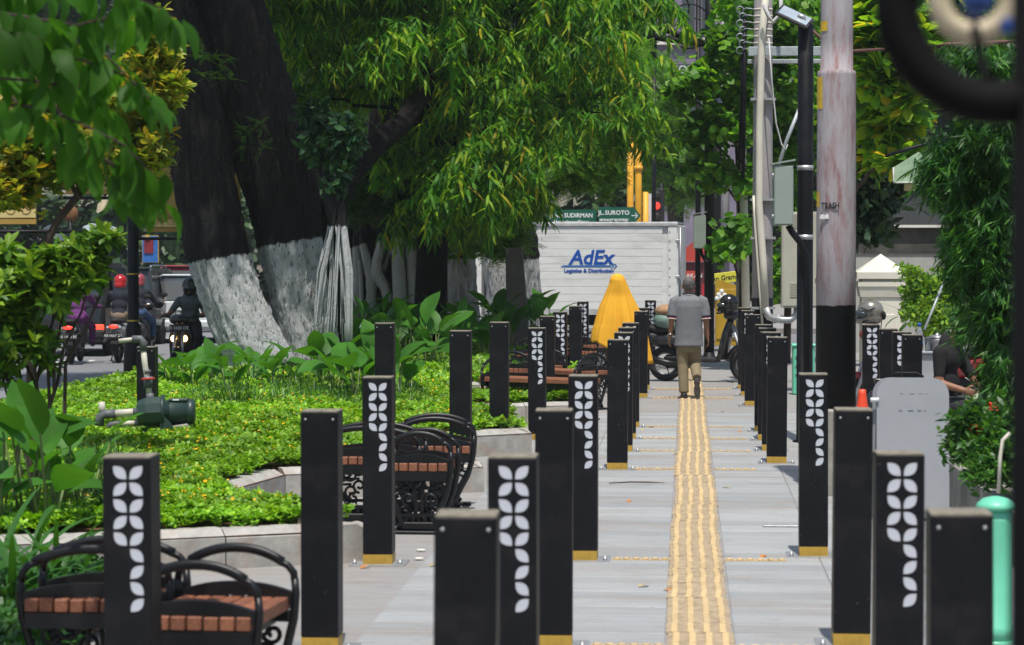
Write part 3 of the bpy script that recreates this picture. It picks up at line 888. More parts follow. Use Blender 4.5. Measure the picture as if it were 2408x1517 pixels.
MB().cyl((w * .15, .06, -2.3), (w * .15, .06, h), .04).build('post', m_black, t)
t, w, h = street_sign('green street sign reading JEND.SUDIRMAN half behind leaves over the truck', 1285, 1402, 493, 532, 0, [('JEND.SUDIRMAN', .5, .64, .15, .95), ('ꦗꦼꦤ꧀ꦢꦿꦭ꧀ꦱꦸꦢꦶꦂꦩꦤ꧀', .5, .25, .09, 1.0)], SY + .3)
MB().cyl((w * .5, .06, -2.3), (w * .5, .06, h), .04).build('post', m_black, t)
# dark billboard far above
m_bill = M_('billboard_dark', (.045, .05, .085), rough=.6, var=.2, scale=1)
m_bill2 = M_('billboard_violet', (.2, .17, .24), rough=.6, var=.25, scale=.8)
GY = 92; a, bq = W(1568, 285, GY), W(1720, 150, GY)
t = thing('billboard', 'dark blue billboard with white capitals glimpsed through the leaves', 'billboard', (a.x, GY, 0))
w = bq.x - a.x
MB().box((w / 2, .15, (a.z + bq.z) / 2), (w, .3, bq.z - a.z)).build('panel', m_bill, t)
text('lettering', 'HOME', .42, m_wtext, t, face_at(w * .3, -.01, Z_(167, GY)), extrude=.004, bold=.006)
text('lettering', 'NORTH', .42, m_wtext, t, face_at(w * .42, -.01, Z_(196, GY)), extrude=.004, bold=.006)
for xx in (.2, .8): MB().cyl((w * xx, .3, -.1), (w * xx, .3, bq.z), .15).build('leg', m_black, t)
GY = 97; a, bq = W(1545, 130, GY), W(1740, -80, GY)
t = thing('shop_building', 'violet grey building front high behind the dark billboard', 'building', (a.x, GY, 0))
w = bq.x - a.x
MB().box((w / 2, 3, bq.z / 2), (w, 6, bq.z)).build('wall', m_bill2, t)
for i in range(4):
    MB().box((w * (.14 + i * .24), -.03, Z_(40, GY)), (w * .15, .06, 1.3)).build('window', m_glass, t)
    MB().box((w * (.14 + i * .24), -.06, Z_(40, GY) - .7), (w * .18, .12, .1)).build('sill', m_bill2, t)
MB().box((w / 2, -.1, Z_(100, GY)), (w, .2, .25)).build('cornice', m_plaster, t)

# ================================================================== BINS, SIGN PANEL, CONE
m_mint = M_('mint_plastic', (.14, .54, .36), rough=.42, var=.1, scale=3, spec=.5, dirt=(.07, .3, .2), dirt_amt=.4)
mx, my = X_(2344, 12.6), 12.6
t = thing('mint_post', 'mint green round post with flared cap at the right frame edge', 'post', (mx, my, 0))
MB().lathe([(.088, .02), (.086, .09), (.081, .095), (.078, .6), (.08, .655)], n=24).build('drum', m_mint, t)
MB().lathe([(.082, .655), (.095, .66), (.096, .675), (.088, .69), (.06, .712), (.02, .722)], n=24).build('cap', m_mint, t)
MB().lathe([(.092, 0), (.092, .02)], n=24).build('foot_ring', m_mint, t)
t = thing('litter_bin', 'small mint green bin behind the slim black pole', 'bin', (X_(1890, 35), 35, 0))
MB().box((0, 0, .33), (.30, .28, .66), bev=.02).build('body', m_mint, t)
MB().box((0, 0, .675), (.33, .31, .04), bev=.012).build('lid', m_mint, t)
for i, s in enumerate(('B', 'E', 'R')): text('lettering', s, .06, m_ink, t, face_at(-.1, -.1415, .5 - i * .12))
# grey rounded board
m_grey = M_('grey_board', (.31, .325, .35), rough=.55, var=.07, scale=2, dirt=(.2, .2, .21), dirt_amt=.3)
GYp = 18.3; a, bq = W(2057, 1222, GYp), W(2229, 889, GYp)
t = thing('folding_board', 'grey rounded metal board standing folded beside the pole footing', 'sign board', (a.x, GYp, 0))
w, h = bq.x - a.x, bq.z
def rounded(w, h, r, n_=8):
    pts = [(0, 0), (w, 0)]
    for i in range(n_ + 1):
        u = i / n_ * PI / 2; pts.append((w - r + r * math.cos(u), h - r + r * math.sin(u)))
    for i in range(n_ + 1):
        u = PI / 2 + i / n_ * PI / 2; pts.append((r + r * math.cos(u), h - r + r * math.sin(u)))
    return pts
o = MB().prism(rounded(w, h - .03, .12), 'Y', 0, .018).build('front_panel', m_grey, t, loc=(.015, 0, .03)); o.rotation_euler = (R(-4), 0, 0)
o = MB().prism(rounded(w, h - .03, .12), 'Y', 0, .018).build('rear_panel', m_grey, t, loc=(-.012, .16, .03)); o.rotation_euler = (R(5), 0, 0)
for s in (.0, 1.0): MB().cyl((s * (w - .04) + .035, .06, 0), (s * (w - .04) + .035, .09, h * .9), .014, n=8).build('leg', m_steel, t)
for k in range(4): MB().box((.19 + k * .06 + random.uniform(-.02, .02), -.003 + .075 * .12, h - .115), (random.uniform(.01, .04), .004, .004)).build('scratch', m_ink, t)
MB().cyl((-.03, .05, h - .16), (.03, .05, h - .16), .016, n=8).build('hinge_pin', m_white, t)
MB().tube([(.1, .1, h - .03), (.12, .1, h + .01), (.16, .1, h + .03), (.3, .1, h + .03), (.34, .1, h + .01), (.36, .1, h - .03)], .01, 6).build('carry_handle', m_black, t)
# cone
m_cone = M_('cone_orange', (.75, .07, .025), rough=.45, var=.08, scale=5)
CYo = 23; t = thing('traffic_cone', 'orange traffic cone beside the thick pole', 'cone', (X_(2029, CYo), CYo, 0))
MB().lathe([(.135, .03), (.12, .06), (.035, .66), (.03, .7), (.018, .7)], n=24).build('cone', m_cone, t)
MB().box((0, 0, .015), (.3, .3, .03), bev=.01).build('base', m_cone, t)
# black plastic bag
mb = MB().ball((0, 0, .16), (.15, .13, .17), 14, 10)
m_bag = M_('black_plastic', (.02, .02, .022), rough=.2, var=.3, scale=10, spec=.7, bmp=1.0, bscale=16)
t = tag(remesh('plastic_bag', mb.lathe([(.1, .26), (.03, .34), (.06, .42)], n=10), .02, m_bag), 'shiny black plastic bag slumped beside the orange cone', 'bag')
t.location = (X_(2068, 23.4), 23.4, .36)
MB().box((0, 0, .18), (.3, .24, .36), bev=.01).build('crate', m_conc).location = (X_(2068, 23.4), 23.42, 0)
tag(bpy.data.objects['crate'], 'low concrete block under the black plastic bag', 'block')

# ================================================================== GATE PILLAR, WALLS BEHIND
GY = 44; px_ = X_(2071, GY)
t = thing('gate_pillar', 'cream gate pillar with pyramid cap and stepped mouldings', 'pillar', (px_, GY, 0))
zc = Z_(640, GY, 2071)
m_cream = M_('cream_plaster', (.62, .60, .52), rough=.8, var=.07, scale=3, dirt=(.45, .43, .36), dirt_amt=.35)
def sq(h0, h1, w0, w1, name):
    a, c = w0 / 2, w1 / 2
    MB().add([(-a, -a, h0), (a, -a, h0), (a, a, h0), (-a, a, h0), (-c, -c, h1), (c, -c, h1), (c, c, h1), (-c, c, h1)],
             [(3, 2, 1, 0), (4, 5, 6, 7), (0, 1, 5, 4), (1, 2, 6, 5), (2, 3, 7, 6), (3, 0, 4, 7)]).build(name, m_cream, t)
hw = .86
sq(zc + .0, zc + .31, hw, .01, 'cap_pyramid'); sq(zc - .11, zc, hw, hw, 'cap_slab'); sq(zc - .16, zc - .11, hw * .8, hw * .8, 'neck')
sq(zc - .24, zc - .16, hw * .95, hw * .95, 'moulding'); sq(zc - .42, zc - .24, hw * .84, hw * .92, 'moulding'); sq(0, zc - .42, hw * .78, hw * .78, 'shaft')
MB().box((0, -hw * .4, .55), (hw * .5, .03, .7), bev=.01).build('panel', m_cream, t)
GY = 50
t = thing('boundary_wall', 'pale boundary wall with dark mossy upper band behind the gate pillar', 'wall', (X_(2010, GY), GY, 0))
zt, zm = Z_(536, GY, 2100), Z_(596, GY, 2100)
MB().box((3, .1, zm / 2), (6, .2, zm)).build('lower_wall', M_('grey_plaster', (.36, .36, .34), rough=.85, var=.12, scale=2, dirt=(.2, .2, .18)), t)
m_moss = M_('mossy_concrete', (.05, .05, .045), rough=.95, var=.5, scale=2.5, bmp=.3, bscale=12, dirt=(.14, .135, .12), dirt_amt=.6)
MB().box((3, .09, (zm + zt) / 2), (6, .24, zt - zm - .004)).build('upper_band', m_moss, t)
MB().box((3, .05, zt + .03), (6, .4, .05)).build('coping', m_plaster, t)
GY = 56
t = thing('gabled_building', 'dark grey gabled house end behind the boundary wall', 'building', (X_(2020, GY), GY, 0))
m_gable = M_('gable_grey', (.06, .063, .067), rough=.8, var=.12, scale=1.5)
g = lambda px, py: (W(px, py, GY).x - t.location.x, W(px, py, GY).z)
MB().prism([g(2022, 760), g(2022, 482), g(2120, 405), g(2200, 340), g(2420, 340), g(2420, 760)], 'Y', 0, 6).build('wall', m_gable, t)
MB().prism([g(2012, 492), g(2012, 480), g(2120, 395), g(2200, 328), g(2200, 342), g(2120, 408)], 'Y', -.3, 6).build('roof_edge', m_moss, t)
MB().box((.02, -.03, 2.2), (.06, .06, 2.4)).build('downpipe', m_plaster, t)
# pale green hanging lantern-sign
GY = 27; a = W(2140, 430, GY)
m_pale = M_('pale_green_sign', (.36, .5, .33), rough=.4, var=.25, scale=6)
t = thing('hanging_sign', 'pale green box sign with sloped top hanging among bamboo leaves', 'sign', (a.x, GY, a.z))
MB().prism([(-.17, .0), (.24, 0), (.25, .03), (.25, .16), (.2, .24), (.08, .32), (-.17, .16), (-.18, .03)], 'Y', -.08, .08).build('box', m_pale, t)
m_rim = M_('sign_rim', (.55, .56, .5), rough=.5)
MB().tube([(-.18, -.085, .16), (-.18, -.085, .02), (-.16, -.085, 0), (.25, -.085, 0)], .008, 6).build('rim', m_rim, t)
m_skinny = M_('tan_card', (.4, .33, .16), rough=.7)
MB().box((.06, 0, -.045), (.24, .1, .08), bev=.01).build('lower_box', m_skinny, t)
MB().tube([(-.26, 0, .28), (0, 0, .36), (.4, .1, .47), (1.2, .2, .6)], .018, 8).build('bracket', m_black, t)
text('lettering', 'IND', .05, m_wtext, t, face_at(.12, -.082, .1))
# thin crossbar to the right of the pole
GY = 30
mb = MB().tube([W(2005, 123, GY), W(2100, 113, GY), W(2230, 104, GY), W(2420, 96, GY)], .022, 8)
tag(mb.build('rusty_pipe', m_rust), 'rusty horizontal pipe running between the poles and the bamboo', 'pipe')

# ================================================================== IRON LAMP CLOSE TO THE CAMERA
NY = 3.0
t = thing('iron_scroll_post', 'blurred black iron post with ring scroll close at the right frame edge', 'lamp post', (X_(2462, NY), NY, 0))
tl = t.location.copy()
m_matt = M_('matt_black_iron', (.004, .004, .0045), rough=.75, var=.2, spec=.12)
MB().tube([(0, 0, 0), (0, 0, 2.35)], .041, 20).build('post', m_matt, t)
MB().torus(W(2345, 8, NY) - tl, .115, .026, (0, 1, 0), n=56, m=12).build('ring_scroll', m_matt, t)
m_creamr = M_('cream_ceramic', (.5, .43, .31), rough=.4, var=.1)
MB().torus(W(2292, -5, NY + .15) - tl, .043, .014, (0, 1, 0), n=40, m=10).build('cream_ring', m_creamr, t)
MB().tube([W(2292, 60, NY + .15) - tl, W(2300, 100, NY + .08) - tl, W(2320, 190, NY) - tl], .006, 8).build('ring_hanger', m_matt, t)
m_blue = M_('blue_tape', (.02, .06, .24), rough=.5)
MB().box(W(2368, 62, NY + .12) - tl, (.016, .02, .02), bev=.004).build('blue_tie', m_blue, t)
MB().ball(W(2298, 2, NY + .2) - tl, (.02, .02, .02), 12, 8).build('blue_cap', m_blue, t)
# ================================================================== LEAF TOOLS
def leaf_t(L=1.0, Wd=.3, segs=3, prof=None, droop=.3, fold=.0, wave=0.0):
    """blade from origin along +x, z up; returns verts (n,3), quads"""
    prof = prof or [.15, 1.0, .85, .05]
    vs = []; fs = []
    for i in range(segs + 1):
        t = i / segs
        w = np.interp(t, np.linspace(0, 1, len(prof)), prof) * Wd / 2
        x = L * (math.sin(t * droop) / droop if droop > 1e-4 else t); z = -L * ((1 - math.cos(t * droop)) / droop if droop > 1e-4 else 0)
        wz = wave * L * (1 if i % 2 else -1)
        if fold:
            vs += [(x, -w, z + w * fold + wz), (x, 0, z), (x, w, z + w * fold - wz)]
        else:
            vs += [(x, -w, z + wz), (x, w, z - wz)]
    k = 3 if fold else 2
    for i in range(segs):
        for j in range(k - 1):
            a = i * k + j
            fs.append((a, a + 1, a + k + 1, a + k))
    return np.array(vs, float), np.array(fs, int)
def xf(vs, M): return vs @ np.array(M.to_3x3()).T + np.array(M.translation)
def comp(items):
    """items: (verts, faces, Matrix4) -> one template"""
    V_, F_ = [], []; b = 0
    for v, f, M in items:
        V_.append(xf(v, M)); F_.append(f + b); b += len(v)
    return np.concatenate(V_), np.concatenate(F_)
def Mrot(loc=(0, 0, 0), yaw=0.0, pitch=0.0, roll=0.0, s=1.0):
    return Matrix.Translation(loc) @ Matrix.Rotation(yaw, 4, 'Z') @ Matrix.Rotation(-pitch, 4, 'Y') @ Matrix.Rotation(roll, 4, 'X') @ Matrix.Scale(s, 4)
def np_mesh(name, verts, quads, smooth=False):
    me = bpy.data.meshes.new(name)
    nv, nf = len(verts), len(quads)
    me.vertices.add(nv); me.vertices.foreach_set('co', verts.astype(np.float32).ravel())
    me.loops.add(nf * 4); me.loops.foreach_set('vertex_index', quads.astype(np.int32).ravel())
    me.polygons.add(nf); me.polygons.foreach_set('loop_start', np.arange(0, nf * 4, 4, dtype=np.int32))
    me.polygons.foreach_set('use_smooth', np.full(nf, smooth))
    me.update(calc_edges=True)
    return me
def rotmats(n, tilt=.35, yaw=None):
    y = rng.uniform(0, 2 * PI, n) if yaw is None else yaw
    a = rng.normal(0, tilt, n); b = rng.normal(0, tilt, n)
    cy, sy, ca, sa, cb, sb = np.cos(y), np.sin(y), np.cos(a), np.sin(a), np.cos(b), np.sin(b)
    Z = np.zeros(n); O = np.ones(n)
    Rz = np.stack([cy, -sy, Z, sy, cy, Z, Z, Z, O], 1).reshape(n, 3, 3)
    Rx = np.stack([O, Z, Z, Z, ca, -sa, Z, sa, ca], 1).reshape(n, 3, 3)
    Ry = np.stack([cb, Z, sb, Z, O, Z, -sb, Z, cb], 1).reshape(n, 3, 3)
    return Rx @ Ry @ Rz
def scatter(name, tmpls, pos, mat, parent=None, s0=.8, s1=1.2, tilt=.35, yaw=None, smooth=False):
    pos = np.asarray(pos, float); n = len(pos)
    Rm = rotmats(n, tilt, yaw) * rng.uniform(s0, s1, n)[:, None, None]
    which = rng.integers(0, len(tmpls), n)
    VV, FF = [], []; base = 0
    for k, (tv, tf) in enumerate(tmpls):
        sel = np.nonzero(which == k)[0]
        if not len(sel): continue
        v = np.einsum('nij,mj->nmi', Rm[sel], tv) + pos[sel][:, None, :]
        f = tf[None] + (np.arange(len(sel)) * len(tv))[:, None, None] + base
        VV.append(v.reshape(-1, 3)); FF.append(f.reshape(-1, 4)); base += v.shape[0] * v.shape[1]
    return obj(name, np_mesh(name, np.concatenate(VV), np.concatenate(FF), smooth), parent, mat)
def blobs_pts(blobs, n, hollow=.3):
    """blobs: (px, py, Y, rx_px, ry_px, rY_m, weight) -> points through the volume, denser near the rim"""
    wts = np.array([b[6] for b in blobs], float); wts /= wts.sum()
    out = []
    for b, w in zip(blobs, wts):
        k = int(n * w)
        d = rng.normal(size=(k, 3)); d /= np.linalg.norm(d, axis=1)[:, None]
        r = rng.uniform(hollow ** 3, 1, k) ** (1 / 3)
        d *= (r * (1 + .18 * rng.normal(size=k)))[:, None]
        c = W(b[0], b[1], b[2]); s = b[2] / FPX
        out.append(np.array(c) + d * np.array([b[3] * s, b[5], b[4] * s]))
    return np.concatenate(out)
def sprays(blobs, n, per=5, step=.15, hollow=.35):
    wts = np.array([b[6] for b in blobs], float); wts /= wts.sum(); out = []
    for b, w in zip(blobs, wts):
        k = max(3, int(n * w)); c = np.array(W(b[0], b[1], b[2]))
        p = blobs_pts([(*b[:6], 1)], k, hollow)
        d = p - c; d[:, 2] = 0; d += rng.normal(0, .35, d.shape) * np.array([1, 1, 0]); d[:, 1] -= .5
        d /= np.linalg.norm(d, axis=1)[:, None] + 1e-6
        for j in range(per):
            out.append(p + d * step * j + np.array([0, 0, -.03]) * j * j + rng.normal(0, .03, p.shape))
    return np.concatenate(out)
def limb(mb, p0, p1, r0, r1, n=7, sag=0.0, jit=.08, k=6):
    p0, p1 = Vector(p0), Vector(p1); L = (p1 - p0).length
    pts = [p0.lerp(p1, i / k) + Vector((random.uniform(-1, 1), random.uniform(-1, 1), random.uniform(-1, 1))) * L * jit * (0 if i in (0, k) else 1) * .5 + Vector((0, 0, sag * L * math.sin(PI * i / k))) for i in range(k + 1)]
    mb.tube(pts, [r0 + (r1 - r0) * i / k for i in range(k + 1)], n)

# cluster templates -------------------------------------------------
def droop_cluster(seed, nl=6, L=.34, Wd=.047):
    r = random.Random(seed); items = []
    for i in range(nl):
        v, f = leaf_t(L * r.uniform(.7, 1.1), Wd, 4, [.3, 1, .95, .7, .05], droop=r.uniform(.25, .7), wave=.012)
        yaw = 2 * PI * i / nl + r.uniform(-.4, .4)
        items.append((v, f, Mrot((r.uniform(-.05, .05), r.uniform(-.05, .05), r.uniform(-.05, .06)), yaw, R(r.uniform(-85, -15)), r.uniform(-.5, .5))))
    return comp(items)
def pinnate_cluster(seed, fronds=3, L=.3, pairs=8, lw=.028, ll=.075):
    r = random.Random(seed); items = []
    v, f = leaf_t(ll, lw, 1, [.6, .8], droop=0)
    for q in range(fronds):
        yaw = r.uniform(0, 2 * PI); pit = r.uniform(-.5, .35)
        base = Mrot((0, 0, 0), yaw, pit, r.uniform(-.4, .4))
        for i in range(pairs):
            t = (i + 1) / pairs
            for s in (-1, 1):
                items.append((v, f, base @ Mrot((L * t, 0, -.18 * L * t * t), s * R(62), -.1, 0, 1 - .35 * t)))
    return comp(items)
def broad_cluster(seed, nl=7, L=.11, Wd=.075, spread=.1, prof=None, segs=2, pit=(-50, 30), fold=0):
    r = random.Random(seed); items = []
    for i in range(nl):
        v, f = leaf_t(L * r.uniform(.7, 1.15), Wd * r.uniform(.8, 1.1), segs, prof or [.45, 1.0, .12], droop=r.uniform(.1, .6), fold=fold)
        items.append((v, f, Mrot((r.uniform(-1, 1) * spread, r.uniform(-1, 1) * spread, r.uniform(-1, 1) * spread), r.uniform(0, 2 * PI), R(r.uniform(*pit)), r.uniform(-.6, .6))))
    return comp(items)
def rosette(seed, nl=8, L=.16, Wd=.07, pit=(-15, 45)):
    r = random.Random(seed); items = []
    for i in range(nl):
        v, f = leaf_t(L * r.uniform(.75, 1.1), Wd, 3, [.2, .75, 1.0, .25], droop=r.uniform(.2, .7), fold=.25)
        items.append((v, f, Mrot((0, 0, r.uniform(-.02, .02)), 2 * PI * i / nl + r.uniform(-.3, .3), R(r.uniform(*pit)), r.uniform(-.3, .3))))
    return comp(items)
def bamboo_fan(seed, nl=8, L=.135, Wd=.015):
    r = random.Random(seed); items = []
    for i in range(nl):
        v, f = leaf_t(L * r.uniform(.6, 1.1), Wd, 2, [.35, 1, .04], droop=r.uniform(.1, .5))
        items.append((v, f, Mrot((0, 0, -i * .012), R(-75 + 150 * i / (nl - 1)) + r.uniform(-.2, .2), R(r.uniform(-62, -8)), r.uniform(-.5, .5))))
    return comp(items)

# leaf colours -------------------------------------------------------
lf_mast = leafmat('mast_tree_leaf', [(0, (.025, .10, .012)), (.4, (.06, .195, .018)), (.75, (.135, .31, .022)), (.96, (.32, .43, .03)), (1, (.42, .3, .03))], trans=.5, rough=.5, spec=.2)
lf_feather = leafmat('feather_leaf', [(0, (.04, .13, .02)), (.5, (.085, .225, .025)), (1, (.2, .38, .035))], trans=.5)
lf_dark = leafmat('far_leaf', [(0, (.016, .045, .022)), (.6, (.03, .075, .03)), (1, (.055, .11, .035))], trans=.25)
lf_bau = leafmat('orchid_tree_leaf', [(0, (.04, .13, .018)), (.5, (.09, .24, .025)), (1, (.2, .4, .04))], trans=.52, spec=.25)
lf_yellow = leafmat('yellowish_leaf', [(0, (.09, .16, .02)), (.45, (.22, .30, .03)), (.8, (.42, .41, .05)), (1, (.52, .32, .03))], trans=.45)
lf_shrub = leafmat('glossy_shrub_leaf', [(0, (.04, .12, .015)), (.5, (.10, .22, .02)), (1, (.25, .38, .03))], trans=.38, rough=.45, spec=.3)
lf_bam = leafmat('bamboo_leaf', [(0, (.018, .075, .02)), (.6, (.035, .13, .022)), (1, (.09, .23, .03))], trans=.4)
lf_frang = leafmat('frangipani_leaf', [(0, (.06, .18, .03)), (.55, (.15, .33, .03)), (.9, (.34, .46, .03)), (1, (.48, .34, .02))], trans=.55, rough=.45, spec=.25)
lf_big = leafmat('overhang_leaf', [(0, (.018, .07, .014)), (.5, (.035, .13, .016)), (.8, (.10, .27, .018)), (1, (.22, .44, .02))], trans=.6, rough=.5, spec=.2)
lf_canna = leafmat('canna_leaf', [(0, (.022, .09, .016)), (.5, (.045, .155, .02)), (1, (.10, .27, .025))], trans=.4, rough=.5, spec=.25)
lf_ground = leafmat('clover_leaf', [(0, (.08, .20, .01)), (.5, (.15, .33, .014)), (1, (.3, .5, .03))], trans=.35, rough=.5)
lf_grass = leafmat('strap_leaf', [(0, (.02, .075, .018)), (.6, (.04, .13, .02)), (1, (.08, .19, .03))], trans=.35, rough=.4)
m_flower = M_('yellow_petal', (.75, .45, .01), rough=.6, var=.15)
m_redfl = M_('red_petal', (.65, .03, .015), rough=.6, var=.2)
m_stem = M_('green_stem', (.13, .18, .05), rough=.6, var=.25)
m_twig = M_('twig_bark', (.05, .035, .028), rough=.9, var=.3, scale=12, bmp=.4)

# bark with limewash bands -------------------------------------------
def bark(name, z_low, z_white, z_black, dark=(.011, .0095, .0085), light=(.085, .062, .05), tilt=(0, 0), clean=.0, white=(.80, .83, .84)):
    m, n, l, b = nt(name)
    g = n.new('ShaderNodeNewGeometry'); sx = n.new('ShaderNodeSeparateXYZ'); l.new(g.outputs['Position'], sx.inputs[0])
    st = tex(n, l, 'noise', 5, detail=9, rough=.68, stretch=(3.2, 3.2, .55), world=True)
    big = tex(n, l, 'noise', 1.2, detail=5, stretch=(2.0, 2.0, .5), world=True)
    br = ramp(n, l, st, [(.40, dark), (.55, tuple(c * 1.8 for c in dark)), (.68, light)])
    br = mix(n, l, ramp(n, l, big, [(.52, 0.0), (.66, .55)]), br, tuple(c * 1.3 for c in light))
    sp = tex(n, l, 'noise', 34, detail=3, stretch=(1, 1, .6), world=True)
    br = mix(n, l, ramp(n, l, sp, [(.66, 0.0), (.72, .8)]), br, (.2, .19, .17))
    crack = tex(n, l, 'noise', 9, detail=10, rough=.72, stretch=(3.6, 3.6, .9), world=True)
    wh = ramp(n, l, big, [(.3, tuple(c * .8 for c in white)), (.7, white)])
    wh = mix(n, l, ramp(n, l, crack, [(.385 - clean, .9), (.455 - clean, 0.0)]), wh, (.05, .046, .042))
    wh = mix(n, l, ramp(n, l, st, [(.62, 0.0), (.8, .45)]), wh, (.25, .24, .17))
    wob = n.new('ShaderNodeMath'); wob.operation = 'MULTIPLY_ADD'
    l.new(tex(n, l, 'noise', 14, detail=5, stretch=(1, 1, .4), world=True), wob.inputs[0]); wob.inputs[1].default_value = .16
    tl = n.new('ShaderNodeMath'); tl.operation = 'MULTIPLY_ADD'; l.new(sx.outputs[0], tl.inputs[0]); tl.inputs[1].default_value = tilt[0]; l.new(sx.outputs[2], tl.inputs[2])
    l.new(tl.outputs[0], wob.inputs[2])
    z = wob.outputs[0]; o = .08
    def step(at, w=.03):
        mr = n.new('ShaderNodeMapRange'); l.new(z, mr.inputs[0]); mr.inputs[1].default_value = at + o + tilt[1]; mr.inputs[2].default_value = at + o + tilt[1] + w
        return mr.outputs[0]
    blk = (.0085, .0085, .010)
    c = mix(n, l, step(z_low, .12), blk, wh)
    c = mix(n, l, step(z_white), c, blk)
    c = mix(n, l, step(z_black, .5), c, br)
    l.new(c, b.inputs['Base Color']); b.inputs['Roughness'].default_value = .8; b.inputs['Specular IOR Level'].default_value = .3
    bump(n, l, crack, 1.0, b, .14)
    return m
def loft_trunk(name, rows, mat, parent, Y, dscale=1.0, nseg=96, amp=.05, off=(0, 0, 0), seed=0, flute=0.0, sub=14):
    """rows: (py, px_left, px_right, Yoff) from bottom to top, seen outline -> round, fluted, rough trunk"""
    ctr = []
    for py, a, bq, dy in rows:
        p, q = W(a, py, Y + dy), W(bq, py, Y + dy)
        ctr.append(((p + q) / 2, (q.x - p.x) / 2))
    pts = []
    for i in range(len(ctr) - 1):
        for k in range(sub):
            t = k / sub; t2 = t
            pts.append((ctr[i][0].lerp(ctr[i + 1][0], t2), ctr[i][1] + (ctr[i + 1][1] - ctr[i][1]) * t2))
    pts.append(ctr[-1])
    vs, fs = [], []
    o = Vector(off)
    for i, (c, r) in enumerate(pts):
        for k in range(nseg):
            a = 2 * PI * k / nseg
            d = Vector((math.cos(a), math.sin(a) * dscale, 0))
            nz = mnoise.noise(Vector((math.cos(a) * 1.6 + seed, math.sin(a) * 1.6, c.z * .5)))
            nz2 = mnoise.noise(Vector((math.cos(a) * 6 + seed, math.sin(a) * 6, c.z * 1.1 + 5)))
            nz3 = mnoise.noise(Vector((math.cos(a) * 17 + seed, math.sin(a) * 17, c.z * 4 + 9)))
            nz4 = abs(mnoise.noise(Vector((math.cos(a) * 26 + seed, math.sin(a) * 26, c.z * 2.6 + 3)))) * -1
            nz5 = mnoise.noise(Vector((math.cos(a) * 55 + seed, math.sin(a) * 55, c.z * 14)))
            rr = r * (1 + flute * math.cos(a * 5 + seed + c.z * .3)) + amp * (nz * .8 + nz2 * .45 + nz3 * .3 + nz4 * .95 + nz5 * .4) * 1.2
            vs.append(c + d * rr - o)
    for i in range(len(pts) - 1):
        for k in range(nseg):
            a, bq = i * nseg + k, i * nseg + (k + 1) % nseg
            fs.append((a, bq, bq + nseg, a + nseg))
    mb = MB().add(vs, fs, True)
    mb.f.append(tuple(range(nseg))[::-1]); mb.sm.append(False); e = (len(pts) - 1) * nseg
    mb.f.append(tuple(e + k for k in range(nseg))); mb.sm.append(False)
    return mb.build(name, mat, parent)

# ================================================================== THE BIG LEANING TREE
TY = 35.7; base = Vector((X_(700, TY), TY, .2))
tree = thing('leaning_tree', 'huge dark double-trunked leaning tree with limewashed lower trunk and hanging roots', 'tree', base)
bk_l = bark('bark_limewash', .38, 1.98, 2.45, tilt=(-.17, -.98 + .0))
# tilt: band climbs towards the right, so the test height is z - .17*x
bk_l = bark('bark_limewash_west', .30, 1.93, 2.5, tilt=(-.18, 1.08))
bk_r = bark('bark_limewash_east', .35, 2.12, 2.65, tilt=(-.18, .95))
loft_trunk('trunk', [(935, 545, 730, 0), (880, 545, 712, 0), (800, 506, 668, 0), (700, 470, 622, 0), (590, 438, 588, .05), (450, 412, 560, .1), (300, 384, 540, .15), (150, 340, 500, .2), (0, 285, 452, .25), (-200, 210, 400, .4), (-420, 120, 330, .6)], bk_l, tree, TY - .2, off=base, seed=1, amp=.05)
loft_trunk('trunk', [(940, 640, 840, 0), (890, 668, 815, 0), (800, 655, 795, 0), (700, 632, 778, 0), (560, 602, 760, .05), (450, 572, 752, .1), (300, 520, 716, .2), (150, 470, 672, .3), (0, 430, 622, .35), (-200, 380, 560, .5), (-420, 330, 500, .7)], bk_r, tree, TY + .35, off=base, seed=5, amp=.06)
loft_trunk('root_flare', [(975, 540, 850, 0), (930, 570, 838, 0), (880, 600, 820, 0), (840, 640, 800, .1)], bark('bark_foot', 5, 6, 7), tree, TY + .2, off=base, seed=9, amp=.08, dscale=.7)
# third dark stem / thick limb reaching to the right behind
mb = MB()
mb.tube([W(770, 900, TY + .8) - base, W(775, 600, TY + .9) - base, W(785, 480, TY + 1.0) - base, W(820, 410, TY + 1.2) - base, W(880, 345, TY + 1.6) - base, W(950, 285, TY + 2.6) - base, W(1010, 200, TY + 5) - base, W(1060, 60, TY + 7) - base], [.26, .24, .2, .18, .17, .16, .13, .09], 12)
m_darkbark = M_('dark_bark', (.010, .0085, .008), rough=.95, var=.5, scale=6, bmp=.8, bscale=25, spec=.1)
mb.build('limb', m_darkbark, tree)
# hanging roots, limewashed
bk_root = bark('root_limewash', .62, 2.28, 2.3, tilt=(0, 0), clean=.08, white=(.8, .83, .85))
for i in range(22):
    t = i / 21
    xt = 772 + 28 * random.random(); 
    xm = 745 + 74 * t + random.uniform(-5, 5); xb = 728 + 92 * t + random.uniform(-10, 10)
    yy = TY - .55 + random.uniform(-.22, .2)
    top = W(xt, 440 + random.uniform(-10, 30), yy + .3); 
    r = random.choice((.008, .009, .011, .014, .019)) if i < 19 else .04
    if i >= 19: xt = 800; xm = 812 + (i - 19) * 6; xb = 816 + (i - 19) * 4
    pts = [top, W(xt + (xm - xt) * .35, 530, yy + .1), W(xm, 640, yy), W((xm + xb) / 2, 760, yy), W(xb, 850 + random.uniform(-110, 70), yy)]
    MB().tube([p - base for p in pts], [r, r * 1.1, r, r * .9, r * .7], 6).build('hanging_root', bk_root, tree)
mb = MB()
mb.tube([W(752, 350, TY - .3) - base, W(778, 430, TY - .35) - base, W(790, 500, TY - .4) - base, W(798, 545, TY - .45) - base], [.1, .13, .14, .1], 10)
